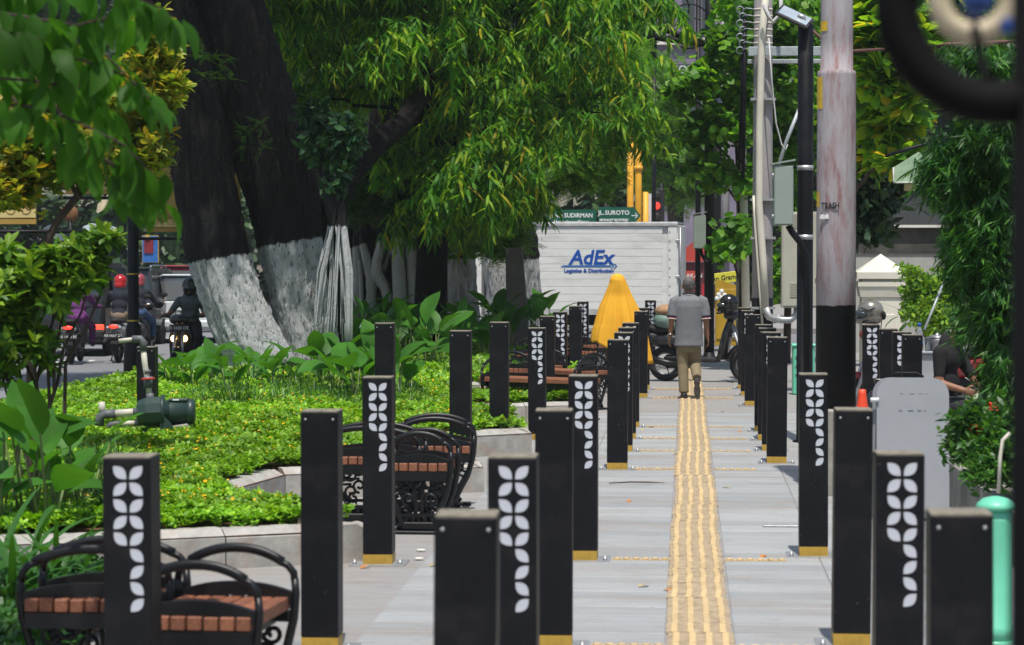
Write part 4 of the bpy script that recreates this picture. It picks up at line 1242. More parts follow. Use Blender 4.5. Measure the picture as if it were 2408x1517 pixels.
mb.build('root_collar', M_('black_limb', (.012, .012, .014), rough=.85, var=.3, bmp=.5, bscale=20), tree)
# small ferns and seedlings on the bark
pin_s = [pinnate_cluster(s, 3, .22, 8, .014, .04) for s in range(3)]
pts = [W(500 + random.uniform(-35, 40), 150 + random.uniform(-30, 45), TY - .75) - base for _ in range(16)] + [W(585 + random.uniform(-30, 30), 320 + random.uniform(-35, 25), TY - .4) - base for _ in range(10)]
scatter('bark_fern', pin_s, pts, lf_feather, tree, .8, 1.2, .5)
epi = [broad_cluster(s, 7, .14, .075, .1) for s in range(4)]
pts = blobs_pts([(765, 320, TY - .4, 45, 50, .3, 1), (735, 270, TY - .3, 36, 36, .3, .5), (800, 385, TY - .4, 32, 42, .25, .5), (815, 300, TY - .5, 32, 24, .25, .35), (785, 430, TY - .4, 20, 26, .2, .25), (740, 350, TY - .4, 28, 34, .25, .35), (830, 345, TY - .4, 22, 22, .2, .2)], 290, .2) - np.array(base)
scatter('epiphyte_foliage', epi, pts, leafmat('epiphyte_leaf', [(0, (.012, .05, .022)), (.6, (.025, .085, .03)), (1, (.07, .18, .04))], trans=.3), tree, .7, 1.2, .6)
# high crown, mostly above the frame; rear blobs added to shade the drooping tree
crown_t = [broad_cluster(s, 9, .16, .09, .25) for s in range(4)]
pts = blobs_pts([(120, -900, TY + 1, 330, 200, 2.6, 1), (560, -860, TY - 1.5, 380, 150, 2.0, .8), (350, -1150, TY, 400, 240, 3, .8), (640, -700, TY + 2.5, 300, 90, 1.8, .6), (800, -640, TY + 5.5, 280, 110, 2.2, 1.2)], 6200, .15) - np.array(base)
scatter('crown', crown_t, pts, lf_dark, tree, .9, 1.4, .6)
mb = MB()
for p0, p1 in (((225, -420), (120, -860)), ((225, -420), (420, -900)), ((415, -420), (620, -800)), ((415, -420), (350, -1100))):
    limb(mb, W(*p0, TY + .6) - base, W(*p1, TY + .5) - base, .5, .12, 10)
mb.build('branches', m_darkbark, tree)

# ================================================================== ROOTED FIG (second tree)
FY = 46.0; base2 = Vector((X_(925, FY), FY, .2))
fig = tree = thing('rooted_fig_tree', 'fig tree of many fused white-painted stems forming crossing legs', 'tree', base2)
bk2 = bark('fig_limewash', .15, 2.17, 2.95, dark=(.05, .04, .03), light=(.13, .105, .075), clean=.10, white=(.78, .75, .69), tilt=(-.22, 1.18))
def z6(x, y): return ((800 + x / 3.034) / 1.0382, (450 + y / 3.034) / 1.0382)
stems = [([(215, 1000), (225, 700), (215, 470), (235, 250), (300, 60)], [38, 38, 34, 40, 42], 0),
         ([(310, 1010), (325, 800), (325, 680), (290, 560), (262, 460), (270, 260), (330, 40)], [40, 38, 44, 34, 30, 34, 40], -.25),
         ([(455, 880), (420, 760), (365, 670), (365, 580), (392, 460), (400, 250), (410, 40)], [34, 38, 48, 40, 32, 38, 42], -.3),
         ([(420, 640), (445, 540), (475, 470), (500, 300), (520, 40)], [22, 18, 16, 30, 40], -.2),
         ([(545, 1020), (535, 800), (522, 560), (515, 420), (520, 220), (540, 20)], [66, 56, 50, 46, 52, 60], -.35),
         ([(640, 1010), (632, 800), (620, 560), (612, 400), (615, 200), (620, 20)], [42, 40, 42, 44, 46, 50], -.3),
         ([(700, 1000), (705, 830), (690, 700), (700, 560), (688, 400), (690, 200), (690, 20)], [34, 30, 28, 34, 28, 34, 44], -.28),
         ([(775, 980), (765, 760), (748, 600), (742, 400), (735, 200), (730, 20)], [26, 30, 36, 24, 30, 34], -.2),
         ([(180, 900), (170, 700), (165, 460), (180, 250)], [20, 22, 22, 24], .2),
         ([(700, 560), (720, 680), (735, 800)], [22, 24, 18], -.3),
         ([(250, 900), (245, 720), (235, 560)], [14, 14, 12], -.4)]
for pts_, rad, dy in stems:
    rows = []
    P = [W(*z6(x, y), FY + dy) - base2 for x, y in pts_]
    Rr = [r / 3.15 / PXM(FY) for r in rad]
    # subdivide smoothly
    PP, RR = [], []
    for i in range(len(P) - 1):
        for k in range(4):
            t = k / 4; PP.append(P[i].lerp(P[i + 1], t)); RR.append((Rr[i] + (Rr[i + 1] - Rr[i]) * t) * (1 + random.uniform(-.06, .06)))
    PP.append(P[-1]); RR.append(Rr[-1])
    MB().tube(PP, RR, 12).build('stem', bk2, tree)
MB().tube([(0, .35, 0), (0, .35, 1.5), (0, .35, 3), (.05, .4, 6)], [.62, .6, .58, .4], 14).build('core', m_darkbark, tree)
MB().prism([(-.045, 0), (.045, .03), (.045, -.03)], 'Y', -.42, -.415).build('arrow_mark', m_ink, tree, loc=Vector(W(*z6(728, 488), FY)) - base2 + Vector((0, .0, 0)))

# plain limewashed trunks behind
T3 = 50.5; b3 = Vector((X_(1072, T3), T3, .2))
t3 = thing('limewashed_tree', 'broad fluted trunk painted white below a black band, right of the rooted fig', 'tree', b3)
bk3 = bark('trunk_limewash', .2, 1.82, 2.7, dark=(.02, .016, .014), light=(.06, .045, .038), clean=.05, white=(.74, .74, .71))
loft_trunk('trunk', [(790, 1010, 1135, 0), (740, 1018, 1130, 0), (610, 1022, 1120, 0), (500, 1030, 1112, 0), (380, 1040, 1105, .1), (200, 1050, 1100, .2), (0, 1060, 1095, .2)], bk3, t3, T3, off=b3, seed=3, amp=.07, flute=.08)
T4 = 53.0; b4 = Vector((X_(1200, T4), T4, .0))
t4 = thing('limewashed_tree', 'dark forked trunk painted white below, just in front of the truck', 'tree', b4)
bk4 = bark('trunk_limewash_b', .2, 1.80, 2.7, dark=(.02, .016, .014), light=(.06, .045, .038), clean=.0, white=(.74, .75, .73))
loft_trunk('trunk', [(800, 1142, 1275, 0), (740, 1145, 1270, 0), (620, 1138, 1264, 0), (560, 1140, 1262, 0), (500, 1150, 1240, .1), (400, 1165, 1225, .2), (200, 1180, 1215, .3), (0, 1188, 1205, .3)], bk4, t4, T4, off=b4, seed=11, amp=.06, flute=.06)

# ================================================================== MAST TREE: long drooping leaves over the middle
MY = 43.0; bM = Vector((X_(1010, MY), MY, .2))
tree = thing('drooping_tree', 'tall evergreen with long wavy drooping leaves filling the upper middle', 'tree', bM)
mb = MB(); mb.tube([(0, 0, 0), (.05, 0, 2), (-.05, .1, 5), (.1, .1, 9), (0, 0, 13)], [.3, .26, .22, .16, .06], 12)
mb.build('trunk', m_darkbark, tree)
dc = [droop_cluster(s) for s in range(6)]
low_x = [590, 650, 700, 780, 860, 930, 1000, 1050, 1100, 1200, 1300, 1400, 1480, 1560]
low_y = [160, 245, 270, 215, 240, 370, 490, 540, 510, 460, 410, 345, 300, 230]
blobs = []; tries = 0
while len(blobs) < 66 and tries < 6000:
    tries += 1
    px = random.uniform(600, 1530) if random.random() < .6 else random.uniform(600, 1200); py = random.uniform(-160, 500)
    if py > np.interp(px, low_x, low_y) - 28: continue
    Y = random.uniform(39.2, 44.5)
    if any(abs(px - q[0]) < 62 and abs(py - q[1]) < 34 and abs(Y - q[2]) < 2.2 for q in blobs): continue
    r = random.uniform(.75, 1.25)
    blobs.append((px, py, Y, 62 * r, 30 * r, .75 * r, r * r))
blobs += [(900, -300, 42, 300, 110, 3, 5), (1250, -300, 42.5, 300, 110, 3, 4)]
pts = sprays(blobs, 940, 5) - np.array(bM)
scatter('crown', dc, pts, lf_mast, tree, .8, 1.3, .18)
mb = MB()
for bq in blobs:
    limb(mb, (0, .05, max(2.6, W(bq[0], bq[1], bq[2]).z - .9)), W(*bq[:3]) - bM, .05, .012, 6, sag=.08)
mb.build('branches', m_darkbark, tree)
# twiggy drooping shoots seen singly at the rim (sunlit tips)
tips = [(1180, 330), (1230, 210), (1330, 120), (1420, 300), (1480, 240), (1530, 150), (1440, 90), (1290, 380), (1160, 450), (1090, 510), (1010, 470), (1350, 280), (1500, 260), (1220, 420), (960, 190), (900, 60), (1020, 110), (840, 60), (1100, 60)]
pts = []
for px, py in tips:
    for k in range(5):
        pts.append(W(px - 40 + k * 20 + random.uniform(-5, 5), py - 14 + abs(k - 2) * 6 - k * 3, 39.2 + random.uniform(-.3, .3)) - bM)
scatter('leaf_sprays', dc, pts, lf_mast, tree, .8, 1.15, .15)

# ================================================================== FEATHERY TREES OVER THE TRUCK
pin = [pinnate_cluster(s) for s in range(5)]
def crown_tree(name, label, bx, Y, blobs, n, tm, mat, trunk_r=.16, h=7, s0=.8, s1=1.3, tilt=.5, z0=0.0, cat='tree', hollow=.25, with_trunk=True, barkm=None, into=None):
    b0 = Vector((X_(bx, Y), Y, z0)) if into is None else into.location.copy()
    t = thing(name, label, cat, b0) if into is None else into
    if into is not None: with_trunk = False
    if with_trunk:
        mb = MB(); mb.tube([(0, 0, -.1), (.04, 0, h * .3), (-.06, .05, h * .65), (.03, 0, h)], [trunk_r, trunk_r * .85, trunk_r * .65, trunk_r * .25], 10)
        mb.build('trunk', barkm or m_twig, t)
    pts = blobs_pts(blobs, n, hollow) - np.array(b0)
    scatter('crown', tm, pts, mat, t, s0, s1, tilt)
    if with_trunk:
        mb = MB()
        for bq in blobs:
            c = W(*bq[:3]) - b0
            limb(mb, (0, 0, max(.6, min(h * .95, c.z - .5 - .25 * abs(c.x)))), c, trunk_r * .4, .012, 6, sag=.06)
        mb.build('branches', barkm or m_twig, t)
    return t
crown_tree('feathery_tree', '', 1200, 53.0,
           [(1130, 530, 48, 80, 55, 1, .6), (1210, 455, 48.5, 85, 70, 1.2, 1.1), (1320, 380, 48.5, 110, 70, 1.4, 1.5), (1400, 320, 49, 70, 80, 1.4, 1.1), (1180, 560, 48.5, 60, 35, .8, .5), (1420, 400, 49, 36, 40, .8, .35), (1340, 260, 50, 110, 110, 1.6, 1.2), (1420, 150, 49, 90, 80, 1.4, 1), (1480, 260, 49, 50, 60, 1, .5), (1250, 180, 49, 110, 110, 1.5, 1.1), (1120, 330, 48, 90, 100, 1.2, .9), (1040, 200, 48, 110, 110, 1.4, .9), (880, 150, 48, 120, 100, 1.2, .7)],
           5600, pin, lf_feather, .14, 6.5, into=t4)
crown_tree('feathery_tree', '', 925, 46,
           [(880, 420, 43.5, 70, 80, .8, 1), (850, 480, 43.2, 45, 50, .6, .6), (930, 450, 43.8, 60, 60, .7, .8), (1110, 450, 45, 60, 60, .8, .5)], 760, pin, leafmat('fig_leaf', [(0, (.025, .07, .02)), (.6, (.045, .12, .025)), (1, (.11, .21, .03))], trans=.4), .06, 4.5, .7, 1.1, into=fig)
crown_tree('feathery_tree', 'dusty green tree beyond the junction, right of the yellow masts', 1580, 84,
           [(1570, 330, 84, 70, 90, 2, 1), (1540, 230, 84, 80, 90, 2, 1), (1600, 430, 85, 60, 60, 2, .8), (1530, 400, 86, 40, 60, 2, .4)], 1300, pin, lf_feather, .2, 8, 1.4, 2.2)
# ================================================================== ORCHID TREES BEHIND THE POLES
bau = [broad_cluster(s, 7, .13, .115, .13, prof=[.7, 1.0, .75], pit=(-45, 10)) for s in range(5)]
crown_tree('orchid_tree', 'light green round-leaved tree between lamp post and concrete pole', 1742, 43.5,
           [(1715, 105, 42.5, 50, 45, .8, .7), (1660, 185, 42.5, 55, 35, .7, .6), (1700, 290, 42.8, 65, 50, .9, .8), (1600, 215, 43, 35, 18, .4, .2), (1740, 200, 43, 40, 90, .8, .6), (1670, 400, 43, 60, 40, .7, .5), (1770, 420, 42.5, 30, 50, .5, .3), (1760, 20, 43, 90, 60, .9, .8), (1740, 540, 42.2, 45, 25, .4, .3), (1720, 590, 42, 40, 20, .3, .2), (1640, 310, 43, 45, 28, .6, .35)],
           640, bau, lf_bau, .07, 5.8, .8, 1.25, .5)
crown_tree('orchid_tree', 'round-leaved tree behind the concrete pole and its cross-arm', 1850, 45,
           [(1850, 200, 44, 60, 100, 1, 1), (1845, 60, 44, 80, 90, 1, 1), (1860, 330, 44.5, 45, 80, .9, .8), (1850, 470, 44.5, 40, 60, .8, .5), (1950, 250, 45, 90, 160, 1, 1), (1830, 640, 44, 20, 70, .4, .25)], 900, bau, lf_bau, .07, 6, .8, 1.25)
fr = [rosette(s, 8, .22, .105) for s in range(4)]
crown_tree('frangipani_tree', 'broad glossy-leaved tree right of the pink pole', 1968, 31,
           [(2050, 60, 30, 60, 80, .7, 1), (2080, 170, 30, 70, 60, .7, 1), (2110, 260, 30.3, 70, 60, .7, 1), (2050, 250, 30.5, 50, 70, .7, .8), (2060, 350, 31, 55, 50, .7, .6), (2130, 100, 30.5, 60, 60, .7, .6), (2110, 370, 30, 35, 25, .4, .25), (2200, 30, 31, 90, 60, .9, .6), (2300, 40, 31, 90, 60, .9, .5)],
           1000, fr, lf_frang, .08, 5, .9, 1.4, .45)
crown_tree('dark_shrub', 'dark shrub below the broad glossy leaves, behind the gable wall', 1972, 33,
           [(2055, 420, 33, 60, 70, .8, 1), (2075, 330, 33.5, 90, 80, .8, 1), (2040, 520, 33, 35, 50, .5, .4)], 620, [broad_cluster(s, 8, .13, .07, .12) for s in range(3)], lf_dark, .05, 3.2, 1, 1.4, cat='shrub')

# ================================================================== FAR TREES CLOSING THE VIEW
far_t = [broad_cluster(s, 10, .42, .26, .5) for s in range(4)]
lbl = ['above the far cars at the frame corner', 'behind the sunflower ornament', 'behind the banner pole', 'between the leaning trunks', 'behind the drooping leaves', 'above the green street signs', 'behind the yellow masts', 'behind the traffic light', 'behind the black lamp post', 'behind the concrete pole', 'behind the pink pole', 'above the gabled building', 'at the top frame corner']
fx = [-150, 60, 260, 460, 760, 1150, 1420, 1620, 1790, 1960, 2140, 2330, 2520]
for i, px in enumerate(fx):
    Y = 104 + (i % 3) * 6
    s = .5
    k = 1.0 if i > 4 else .9
    bl = [(px, 300, Y, 150, 150, 3.5, 1), (px - 60, 120, Y, 150, 150, 3.5, 1), (px + 60, -60, Y, 150, 160, 3.5, 1), (px + 40, 540, Y - 2, 140, 90, 2.5, .7), (px - 50, 660, Y - 3, 110, 60, 2, .4)]
    crown_tree('roadside_tree', 'dark dense tree in the distance ' + lbl[i], px, Y, bl, 760, far_t, lf_dark, .35, 11, 1.0, 1.7, z0=-.1)

# ================================================================== BAMBOO ON THE RIGHT
BY2 = 20.2; bb = Vector((X_(2430, BY2), BY2, .3))
tree = thing('bamboo_clump', 'dense dark bamboo clump hanging over the seated person', 'bamboo', bb)
mcane = M_('bamboo_cane', (.05, .07, .025), rough=.5, var=.3)
for i in range(9):
    x = random.uniform(-.35, .35); ytop = random.uniform(2.4, 3.9)
    top = W(random.uniform(2200, 2400), random.uniform(80, 400), BY2 + random.uniform(-.3, .4)) - bb
    MB().tube([(x, random.uniform(-.2, .2), 0), (x * .9, 0, 1.2), (top.x * .5 + x * .4, 0, 2.2), tuple(top)], [.016, .015, .012, .006], 8).build('cane', mcane, tree)
bf = [bamboo_fan(s) for s in range(5)]
blobs = [(2290, 150, 20, 100, 60, .5, 1.2), (2340, 320, 19.8, 90, 90, .5, 1.6), (2260, 380, 20, 75, 100, .45, 1.4), (2320, 520, 19.8, 95, 100, .45, 1.6), (2270, 600, 20, 55, 90, .4, .9), (2355, 700, 19.7, 62, 100, .4, 1.3), (2318, 760, 19.8, 30, 60, .25, .4), (2272, 745, 21.5, 26, 50, .25, .3), (2350, 860, 19.6, 40, 90, .3, .8), (2380, 450, 20.2, 60, 300, .5, 1.5), (2190, 400, 20.2, 35, 60, .3, .35)]
pts = blobs_pts(blobs, 4400, .3) - np.array(bb)
scatter('foliage', bf, pts, lf_bam, tree, .75, 1.25, .35)
# flowering shrub in the planter
SYq = 16.6; sb = Vector((X_(2335, SYq), SYq, .31))
t = thing('flowering_shrub', 'low glossy shrub with red flower heads in the concrete planter', 'shrub', sb)
sh = [broad_cluster(s, 8, .07, .03, .05, pit=(-10, 60)) for s in range(4)]
pts = blobs_pts([(2300, 1010, SYq, 70, 55, .4, 1), (2350, 1060, SYq - .3, 60, 60, .4, 1), (2270, 1050, SYq + .2, 40, 40, .3, .6), (2320, 1110, SYq - .5, 50, 40, .3, .6), (2390, 1000, SYq, 50, 70, .4, .6)], 620, .2) - np.array(sb)
scatter('foliage', sh, pts, leafmat('planter_leaf', [(0, (.02, .075, .015)), (.5, (.04, .13, .02)), (1, (.09, .22, .03))], trans=.35, rough=.4), t, .8, 1.2, .4)
for px, py in ((2336, 958), (2292, 1008), (2302, 1010)):
    o = scatter('flower_head', [broad_cluster(3, 12, .03, .016, .02, pit=(0, 80))], [W(px, py, SYq - .3) - sb], m_redfl, t)
mb = MB(); mb.tube([W(2348, 1160, 14.5), W(2352, 1075, 14.5), W(2358, 1035, 14.5), W(2375, 1018, 14.5)], .011, 7)
tag(mb.build('garden_stake', m_pipe), 'bent pale stick rising from the flowering planter', 'stick')

# ================================================================== YELLOWISH TREE AND GLOSSY SHRUB AT LEFT
LY = 20.0; lb = Vector((X_(70, LY), LY, .2))
tree = thing('yellow_leaf_tree', 'slender crooked tree with yellow-green leaves before the banners', 'tree', lb)
mb = MB()
mb.tube([(0, 0, 0), W(75, 760, LY) - lb, W(105, 580, LY) - lb, W(135, 520, LY) - lb, W(182, 462, LY) - lb], [.045, .04, .034, .03, .03], 8)
for pth in ([(182, 462), (160, 420), (120, 400), (60, 390), (0, 410)], [(182, 462), (190, 380), (230, 300), (300, 180), (350, 90)], [(182, 462), (230, 420), (290, 380), (360, 340)], [(190, 380), (150, 280), (90, 180)], [(230, 300), (330, 240), (410, 210)]):
    mb.tube([W(x, y, LY + random.uniform(-.15, .15)) - lb for x, y in pth], [.022, .017, .012, .008, .005][:len(pth)], 6)
mb.build('trunk', m_twig, tree)
ro = [rosette(s, 7, .1, .042) for s in range(5)]
blobs = [(360, 120, LY, 55, 80, .3, 1.1), (400, 210, LY, 35, 60, .25, .6), (320, 240, LY, 60, 60, .35, 1), (250, 330, LY, 80, 60, .35, 1), (300, 400, LY, 70, 50, .3, .8), (60, 330, LY, 90, 60, .35, 1.1), (130, 390, LY, 120, 50, .3, 1.1), (30, 440, LY, 70, 60, .3, .9), (180, 330, LY, 90, 50, .3, .8), (360, 350, LY, 40, 60, .25, .5), (200, 200, LY + .3, 120, 90, .4, .9), (60, 200, LY + .3, 90, 90, .4, .6)]
pts = blobs_pts(blobs, 1500, .2) - np.array(lb)
scatter('crown', ro, pts, lf_yellow, tree, .8, 1.25, .5)
GY = 17.5; gb = Vector((X_(90, GY), GY, .2))
tree = thing('glossy_shrub', 'tall glossy green shrub at the frame edge before the road', 'shrub', gb)
gl = [rosette(s, 8, .115, .046, pit=(-30, 50)) for s in range(5)]
blobs = [(130, 640, GY, 75, 50, .3, 1), (40, 690, GY, 70, 60, .3, 1), (190, 600, GY, 60, 35, .25, .6), (130, 700, GY, 35, 35, .25, .35), (30, 780, GY, 60, 60, .3, .8), (95, 820, GY, 35, 45, .25, .4), (245, 570, GY, 38, 22, .2, .25), (215, 640, GY, 35, 30, .2, .25), (0, 610, GY, 40, 40, .3, .3), (0, 860, GY, 50, 40, .3, .3)]
pts = blobs_pts(blobs, 430, .1) - np.array(gb)
scatter('foliage', gl, pts, lf_shrub, tree, .8, 1.25, .5)
mb = MB()
for bq in blobs: limb(mb, (random.uniform(-.08, .08), 0, 0), W(*bq[:3]) - gb, .02, .006, 6)
mb.build('stems', m_twig, tree)

# ================================================================== OVERHANGING BRANCH, LARGE OUT-OF-FOCUS LEAVES
OY = 9.5; ob = Vector((-4.3, OY, 0.0))
tree = thing('overhanging_tree', 'tree beside the camera whose large soft leaves hang into the top corner', 'tree', ob)
mb = MB(); mb.tube([(0, 0, 0), (.05, 0, 1.5), (.25, 0, 3.0), (.5, 0, 4.2)], [.12, .1, .08, .05], 12)
mb.build('trunk', m_twig, tree)
bigs = []
for s in range(3):
    v, f = leaf_t(.16, .076, 5, [.12, .75, 1.0, .85, .5, .02], droop=.5 + .3 * s, fold=.3)
    me = np_mesh('leaf', v, f, True); me.materials.append(lf_big); bigs.append(me)
twigs = [[(-60, 20), (60, 40), (180, 60), (330, 20), (410, 40)], [(-60, 120), (60, 130), (190, 140), (300, 180), (380, 260)], [(-60, 240), (80, 250), (190, 290), (290, 340), (370, 420)], [(-60, -40), (120, -20), (260, -30), (380, 20)], [(150, 330), (240, 370), (310, 420), (360, 480)], [(-60, 60), (90, 90), (230, 110), (320, 200)], [(-60, 180), (80, 190), (200, 210), (260, 260)]]
mb = MB(); nleaf = 0
for ti, tw in enumerate(twigs):
    P = [W(x, y, OY + random.uniform(-.35, .35)) - ob for x, y in tw]
    mb.tube([Vector((.4, 0, 3.6))] + P, [.014] + [.007, .006, .005, .004, .003][:len(P)], 5)
    L = 40 if ti < 3 else 26
    for i in range(L):
        t = (i + random.random()) / L * (len(P) - 1); k = min(int(t), len(P) - 2)
        p = P[k].lerp(P[k + 1], t - k) + Vector((random.uniform(-.03, .03), random.uniform(-.15, .15), random.uniform(-.03, .02)))
        d = (P[k + 1] - P[k]).normalized()
        o = obj('leaf', bigs[random.randrange(3)], tree)
        yaw = math.atan2(d.y, d.x) + random.choice((-1, 1)) * random.uniform(.3, 1.2)
        o.matrix_local = Mrot(p, yaw, R(random.uniform(-80, -25)), random.uniform(-.7, .7), random.uniform(.75, 1.2))
        nleaf += 1
mb.build('twigs', m_twig, tree)
# upper crown above the frame
pts = []
for _ in range(260): pts.append(Vector((random.uniform(-.6, 1.6), random.uniform(-.7, .7), random.uniform(3.2, 4.3))))
scatter('crown', [broad_cluster(s, 6, .15, .07, .12) for s in range(3)], pts, lf_big, tree, .8, 1.2, .5)

ORDN = ['first', 'second', 'third', 'fourth', 'fifth', 'sixth', 'seventh', 'eighth', 'ninth', 'tenth', 'eleventh', 'twelfth', 'thirteenth', 'fourteenth', 'fifteenth', 'sixteenth', 'seventeenth', 'eighteenth', 'nineteenth', 'twentieth', 'twenty-first', 'twenty-second']
# ================================================================== CANNA-LIKE BIG LEAVES, EVERY LEAF A PART
cl = []
for s in range(5):
    v, f = leaf_t(1.0, .46 + .03 * s, 6, [.06, .62, .95, 1.0, .88, .55, .02], droop=.25 + .22 * s, fold=.22)
    v[:, 2] += .015 * np.sin(v[:, 0] * 9 + s) * np.sign(v[:, 1])
    me = np_mesh('leaf', v, f, True); me.materials.append(lf_canna); cl.append(me)
stm = MB().tube([(0, 0, 0), (.02, 0, .5), (0, 0, 1)], [.028, .02, .014], 6).mesh('stem'); stm.materials.append(m_stem)
def canna(x, y, z, h, nl, label, ls=.42, group='broad-leaved plants in the garden bed', upright=.85):
    t = thing('broad_leaf_plant', label, 'plant', (x, y, z), random.uniform(0, 6.28), group)
    for i in range(nl):
        yaw = 2 * PI * i / nl * 1.0 + random.uniform(-.5, .5)
        hh = h * random.uniform(.25, .85); lean = random.uniform(.08, .35) * hh
        top = Vector((math.cos(yaw) * lean, math.sin(yaw) * lean, hh))
        o = obj('stem', stm, t)
        q = top.normalized().to_track_quat('Z', 'Y').to_matrix().to_4x4()
        o.matrix_local = Matrix.Translation((math.cos(yaw) * .03, math.sin(yaw) * .03, 0)) @ q @ Matrix.Diagonal((.45, .45, top.length, 1))
        o = obj('leaf', cl[random.randrange(5)], t)
        o.matrix_local = Mrot(top * .985, yaw + random.uniform(-.3, .3), R(random.uniform(25, 95) * upright + random.uniform(-15, 12)), random.uniform(-.6, .6), ls * random.uniform(.75, 1.2))
    return t
CN = {}
def canna_px(px, py, Y, h, nl, label, ls=.42, **k):
    CN[label] = CN.get(label, 0) + 1
    label = ORDN[CN[label] - 1] + ' ' + label
    p = W(px, py, Y); canna(p.x, Y, .2, h, nl, label, ls, **k)
spots = []
for i, (px, Y) in enumerate(sorted([(400, 31.5), (450, 30.4), (500, 32.2), (540, 30.0), (590, 31.6), (640, 30.3), (690, 32), (610, 33.0), (470, 33)])):
    canna_px(px, 900, Y, .5, 7, 'broad-leaved plant from the road in the row at the leaning tree foot', .36)
for i, (px, Y) in enumerate(sorted([(790, 29.6), (840, 28.4), (880, 29.5), (925, 28.9), (955, 30.2), (850, 31), (760, 31)])):
    canna_px(px, 900, Y, .6, 7, 'bright broad-leaved plant from the hanging roots towards the fig side bollard', .5)
for i, (px, Y) in enumerate(sorted([(850, 42), (900, 41), (950, 42.2), (1000, 40.6), (1050, 42), (1100, 41), (1150, 42.4), (880, 39), (960, 38.6), (1030, 38), (1080, 39.5), (1140, 40), (1190, 42), (1210, 44), (920, 37), (1000, 36.6), (1240, 46), (1265, 45.5), (1290, 47), (1180, 45), (830, 38)])):
    canna_px(px, 800, Y, .95, 8, 'broad-leaved plant, counting from the leaning tree, in the fig thicket', .5)
for i, (px, Y) in enumerate(sorted([(60, 15.4), (140, 15.9), (0, 15.2), (200, 16.4), (20, 16.2), (110, 15.2)])):
    canna_px(px, 1000, Y, .75, 6, 'broad-leaved plant from the frame edge, behind the strap leaves', .38, upright=.9)
# one big round leaf standing up
# strap-leaved plants (dark arching blades)
sl = []
for s in range(4):
    v, f = leaf_t(1.0, .055, 7, [.5, 1, 1, 1, .95, .8, .5, .03], droop=.9 + .45 * s, fold=.25)
    me = np_mesh('blade', v, f, True); me.materials.append(lf_grass); sl.append(me)
for i, (px, Y) in enumerate(sorted([(20, 12.9), (90, 13.2), (150, 13.6), (60, 14.0), (-20, 13.4)])):
    p = W(px, 1200, Y)
    t = thing('strap_leaf_plant', ORDN[i] + ' dark arching strap-leaved clump from the frame edge behind the lowest bench', 'plant', (p.x, Y, .05), random.uniform(0, 6), 'strap-leaved clumps by the lowest bench')
    for k in range(16):
        o = obj('blade', sl[random.randrange(4)], t)
        o.matrix_local = Mrot((random.uniform(-.05, .05), random.uniform(-.05, .05), 0), 2 * PI * k / 16 + random.uniform(-.2, .2), R(random.uniform(42, 85)), random.uniform(-.3, .3), random.uniform(.5, .85))

# ================================================================== GROUND COVER (countless small leaves)
gc = []
for s in range(5):
    r = random.Random(s); items = []
    for q in range(3):
        c = (r.uniform(-.03, .03), r.uniform(-.03, .03), r.uniform(-.01, .02))
        a0 = r.uniform(0, 6)
        for k in range(4):
            v, f = leaf_t(.03, .021, 1, [.75, .8], droop=0)
            items.append((v, f, Mrot(c, a0 + k * PI / 2, R(r.uniform(-15, 35)), r.uniform(-.3, .3))))
    gc.append(comp(items))
def cover(n, x0, x1, y0, y1, ok, hfun):
    X = rng.uniform(x0, x1, n); Yq = rng.uniform(y0, y1, n)
    return np.array([(x, y, hfun(x, y)) for x, y in zip(X, Yq) if ok(x, y)])
def hgt(x, y):
    return .26 + .055 * mnoise.noise(Vector((x * 2.2, y * 2.2, 0))) + .03 * mnoise.noise(Vector((x * 6, y * 6, 3))) + random.uniform(0, .055)
P1 = cover(30000, -6.6, -1.6, 14.4, 20.5, lambda x, y: in_bed(x, y) and in_bed(x + .12, y - .14) and mnoise.noise(Vector((x * 3.1, y * 3.1, 11))) > -.42 and (x > -4.9 or random.random() < .5), hgt)
P2 = cover(22000, -7.4, -1.3, 20.5, 30, lambda x, y: in_bed(x, y) and in_bed(x + .1, y - .1), hgt)
P3 = cover(15000, -7.4, -1.3, 30, 47, lambda x, y: in_bed(x, y), hgt)
tag(scatter('ground_cover', gc, P1, lf_ground, None, .8, 1.3, .3), 'bright creeping ground cover on the near garden bed', 'ground cover', kind='stuff')
tag(scatter('ground_cover', gc, P2, lf_ground, None, 1.1, 1.7, .3), 'creeping ground cover around the pump and tree foot', 'ground cover', kind='stuff')
tag(scatter('ground_cover', gc, P3, lf_ground, None, 1.5, 2.4, .3), 'creeping ground cover along the far garden bed', 'ground cover', kind='stuff')
# low strip in front of the bed at the left frame edge (bottom corner)
PL = cover(9000, -4.4, -2.6, 10.2, 14.6, lambda x, y: (x < -2.75 - .08 * (y - 10.2)), lambda x, y: .06 + random.uniform(0, .09))
tag(scatter('ground_cover', gc, PL, lf_grass, None, .9, 1.4, .4), 'dark low ground cover behind the lowest bench', 'ground cover', kind='stuff')
tag(MB().add([(-6, 9.5, .02), (-2.75, 9.5, .02), (-3.05, 14.6, .03), (-6, 14.4, .03)], [(0, 1, 2, 3)]).build('earth_strip', m_soil), kind='structure')
PR = cover(7000, 2.22, 4.9, 11.2, 21, lambda x, y: True, lambda x, y: .33 + random.uniform(0, .1))
tag(scatter('ground_cover', gc, PR, lf_grass, None, 1.2, 2.0, .4), 'low leafy cover in the concrete planter', 'ground cover', kind='stuff')
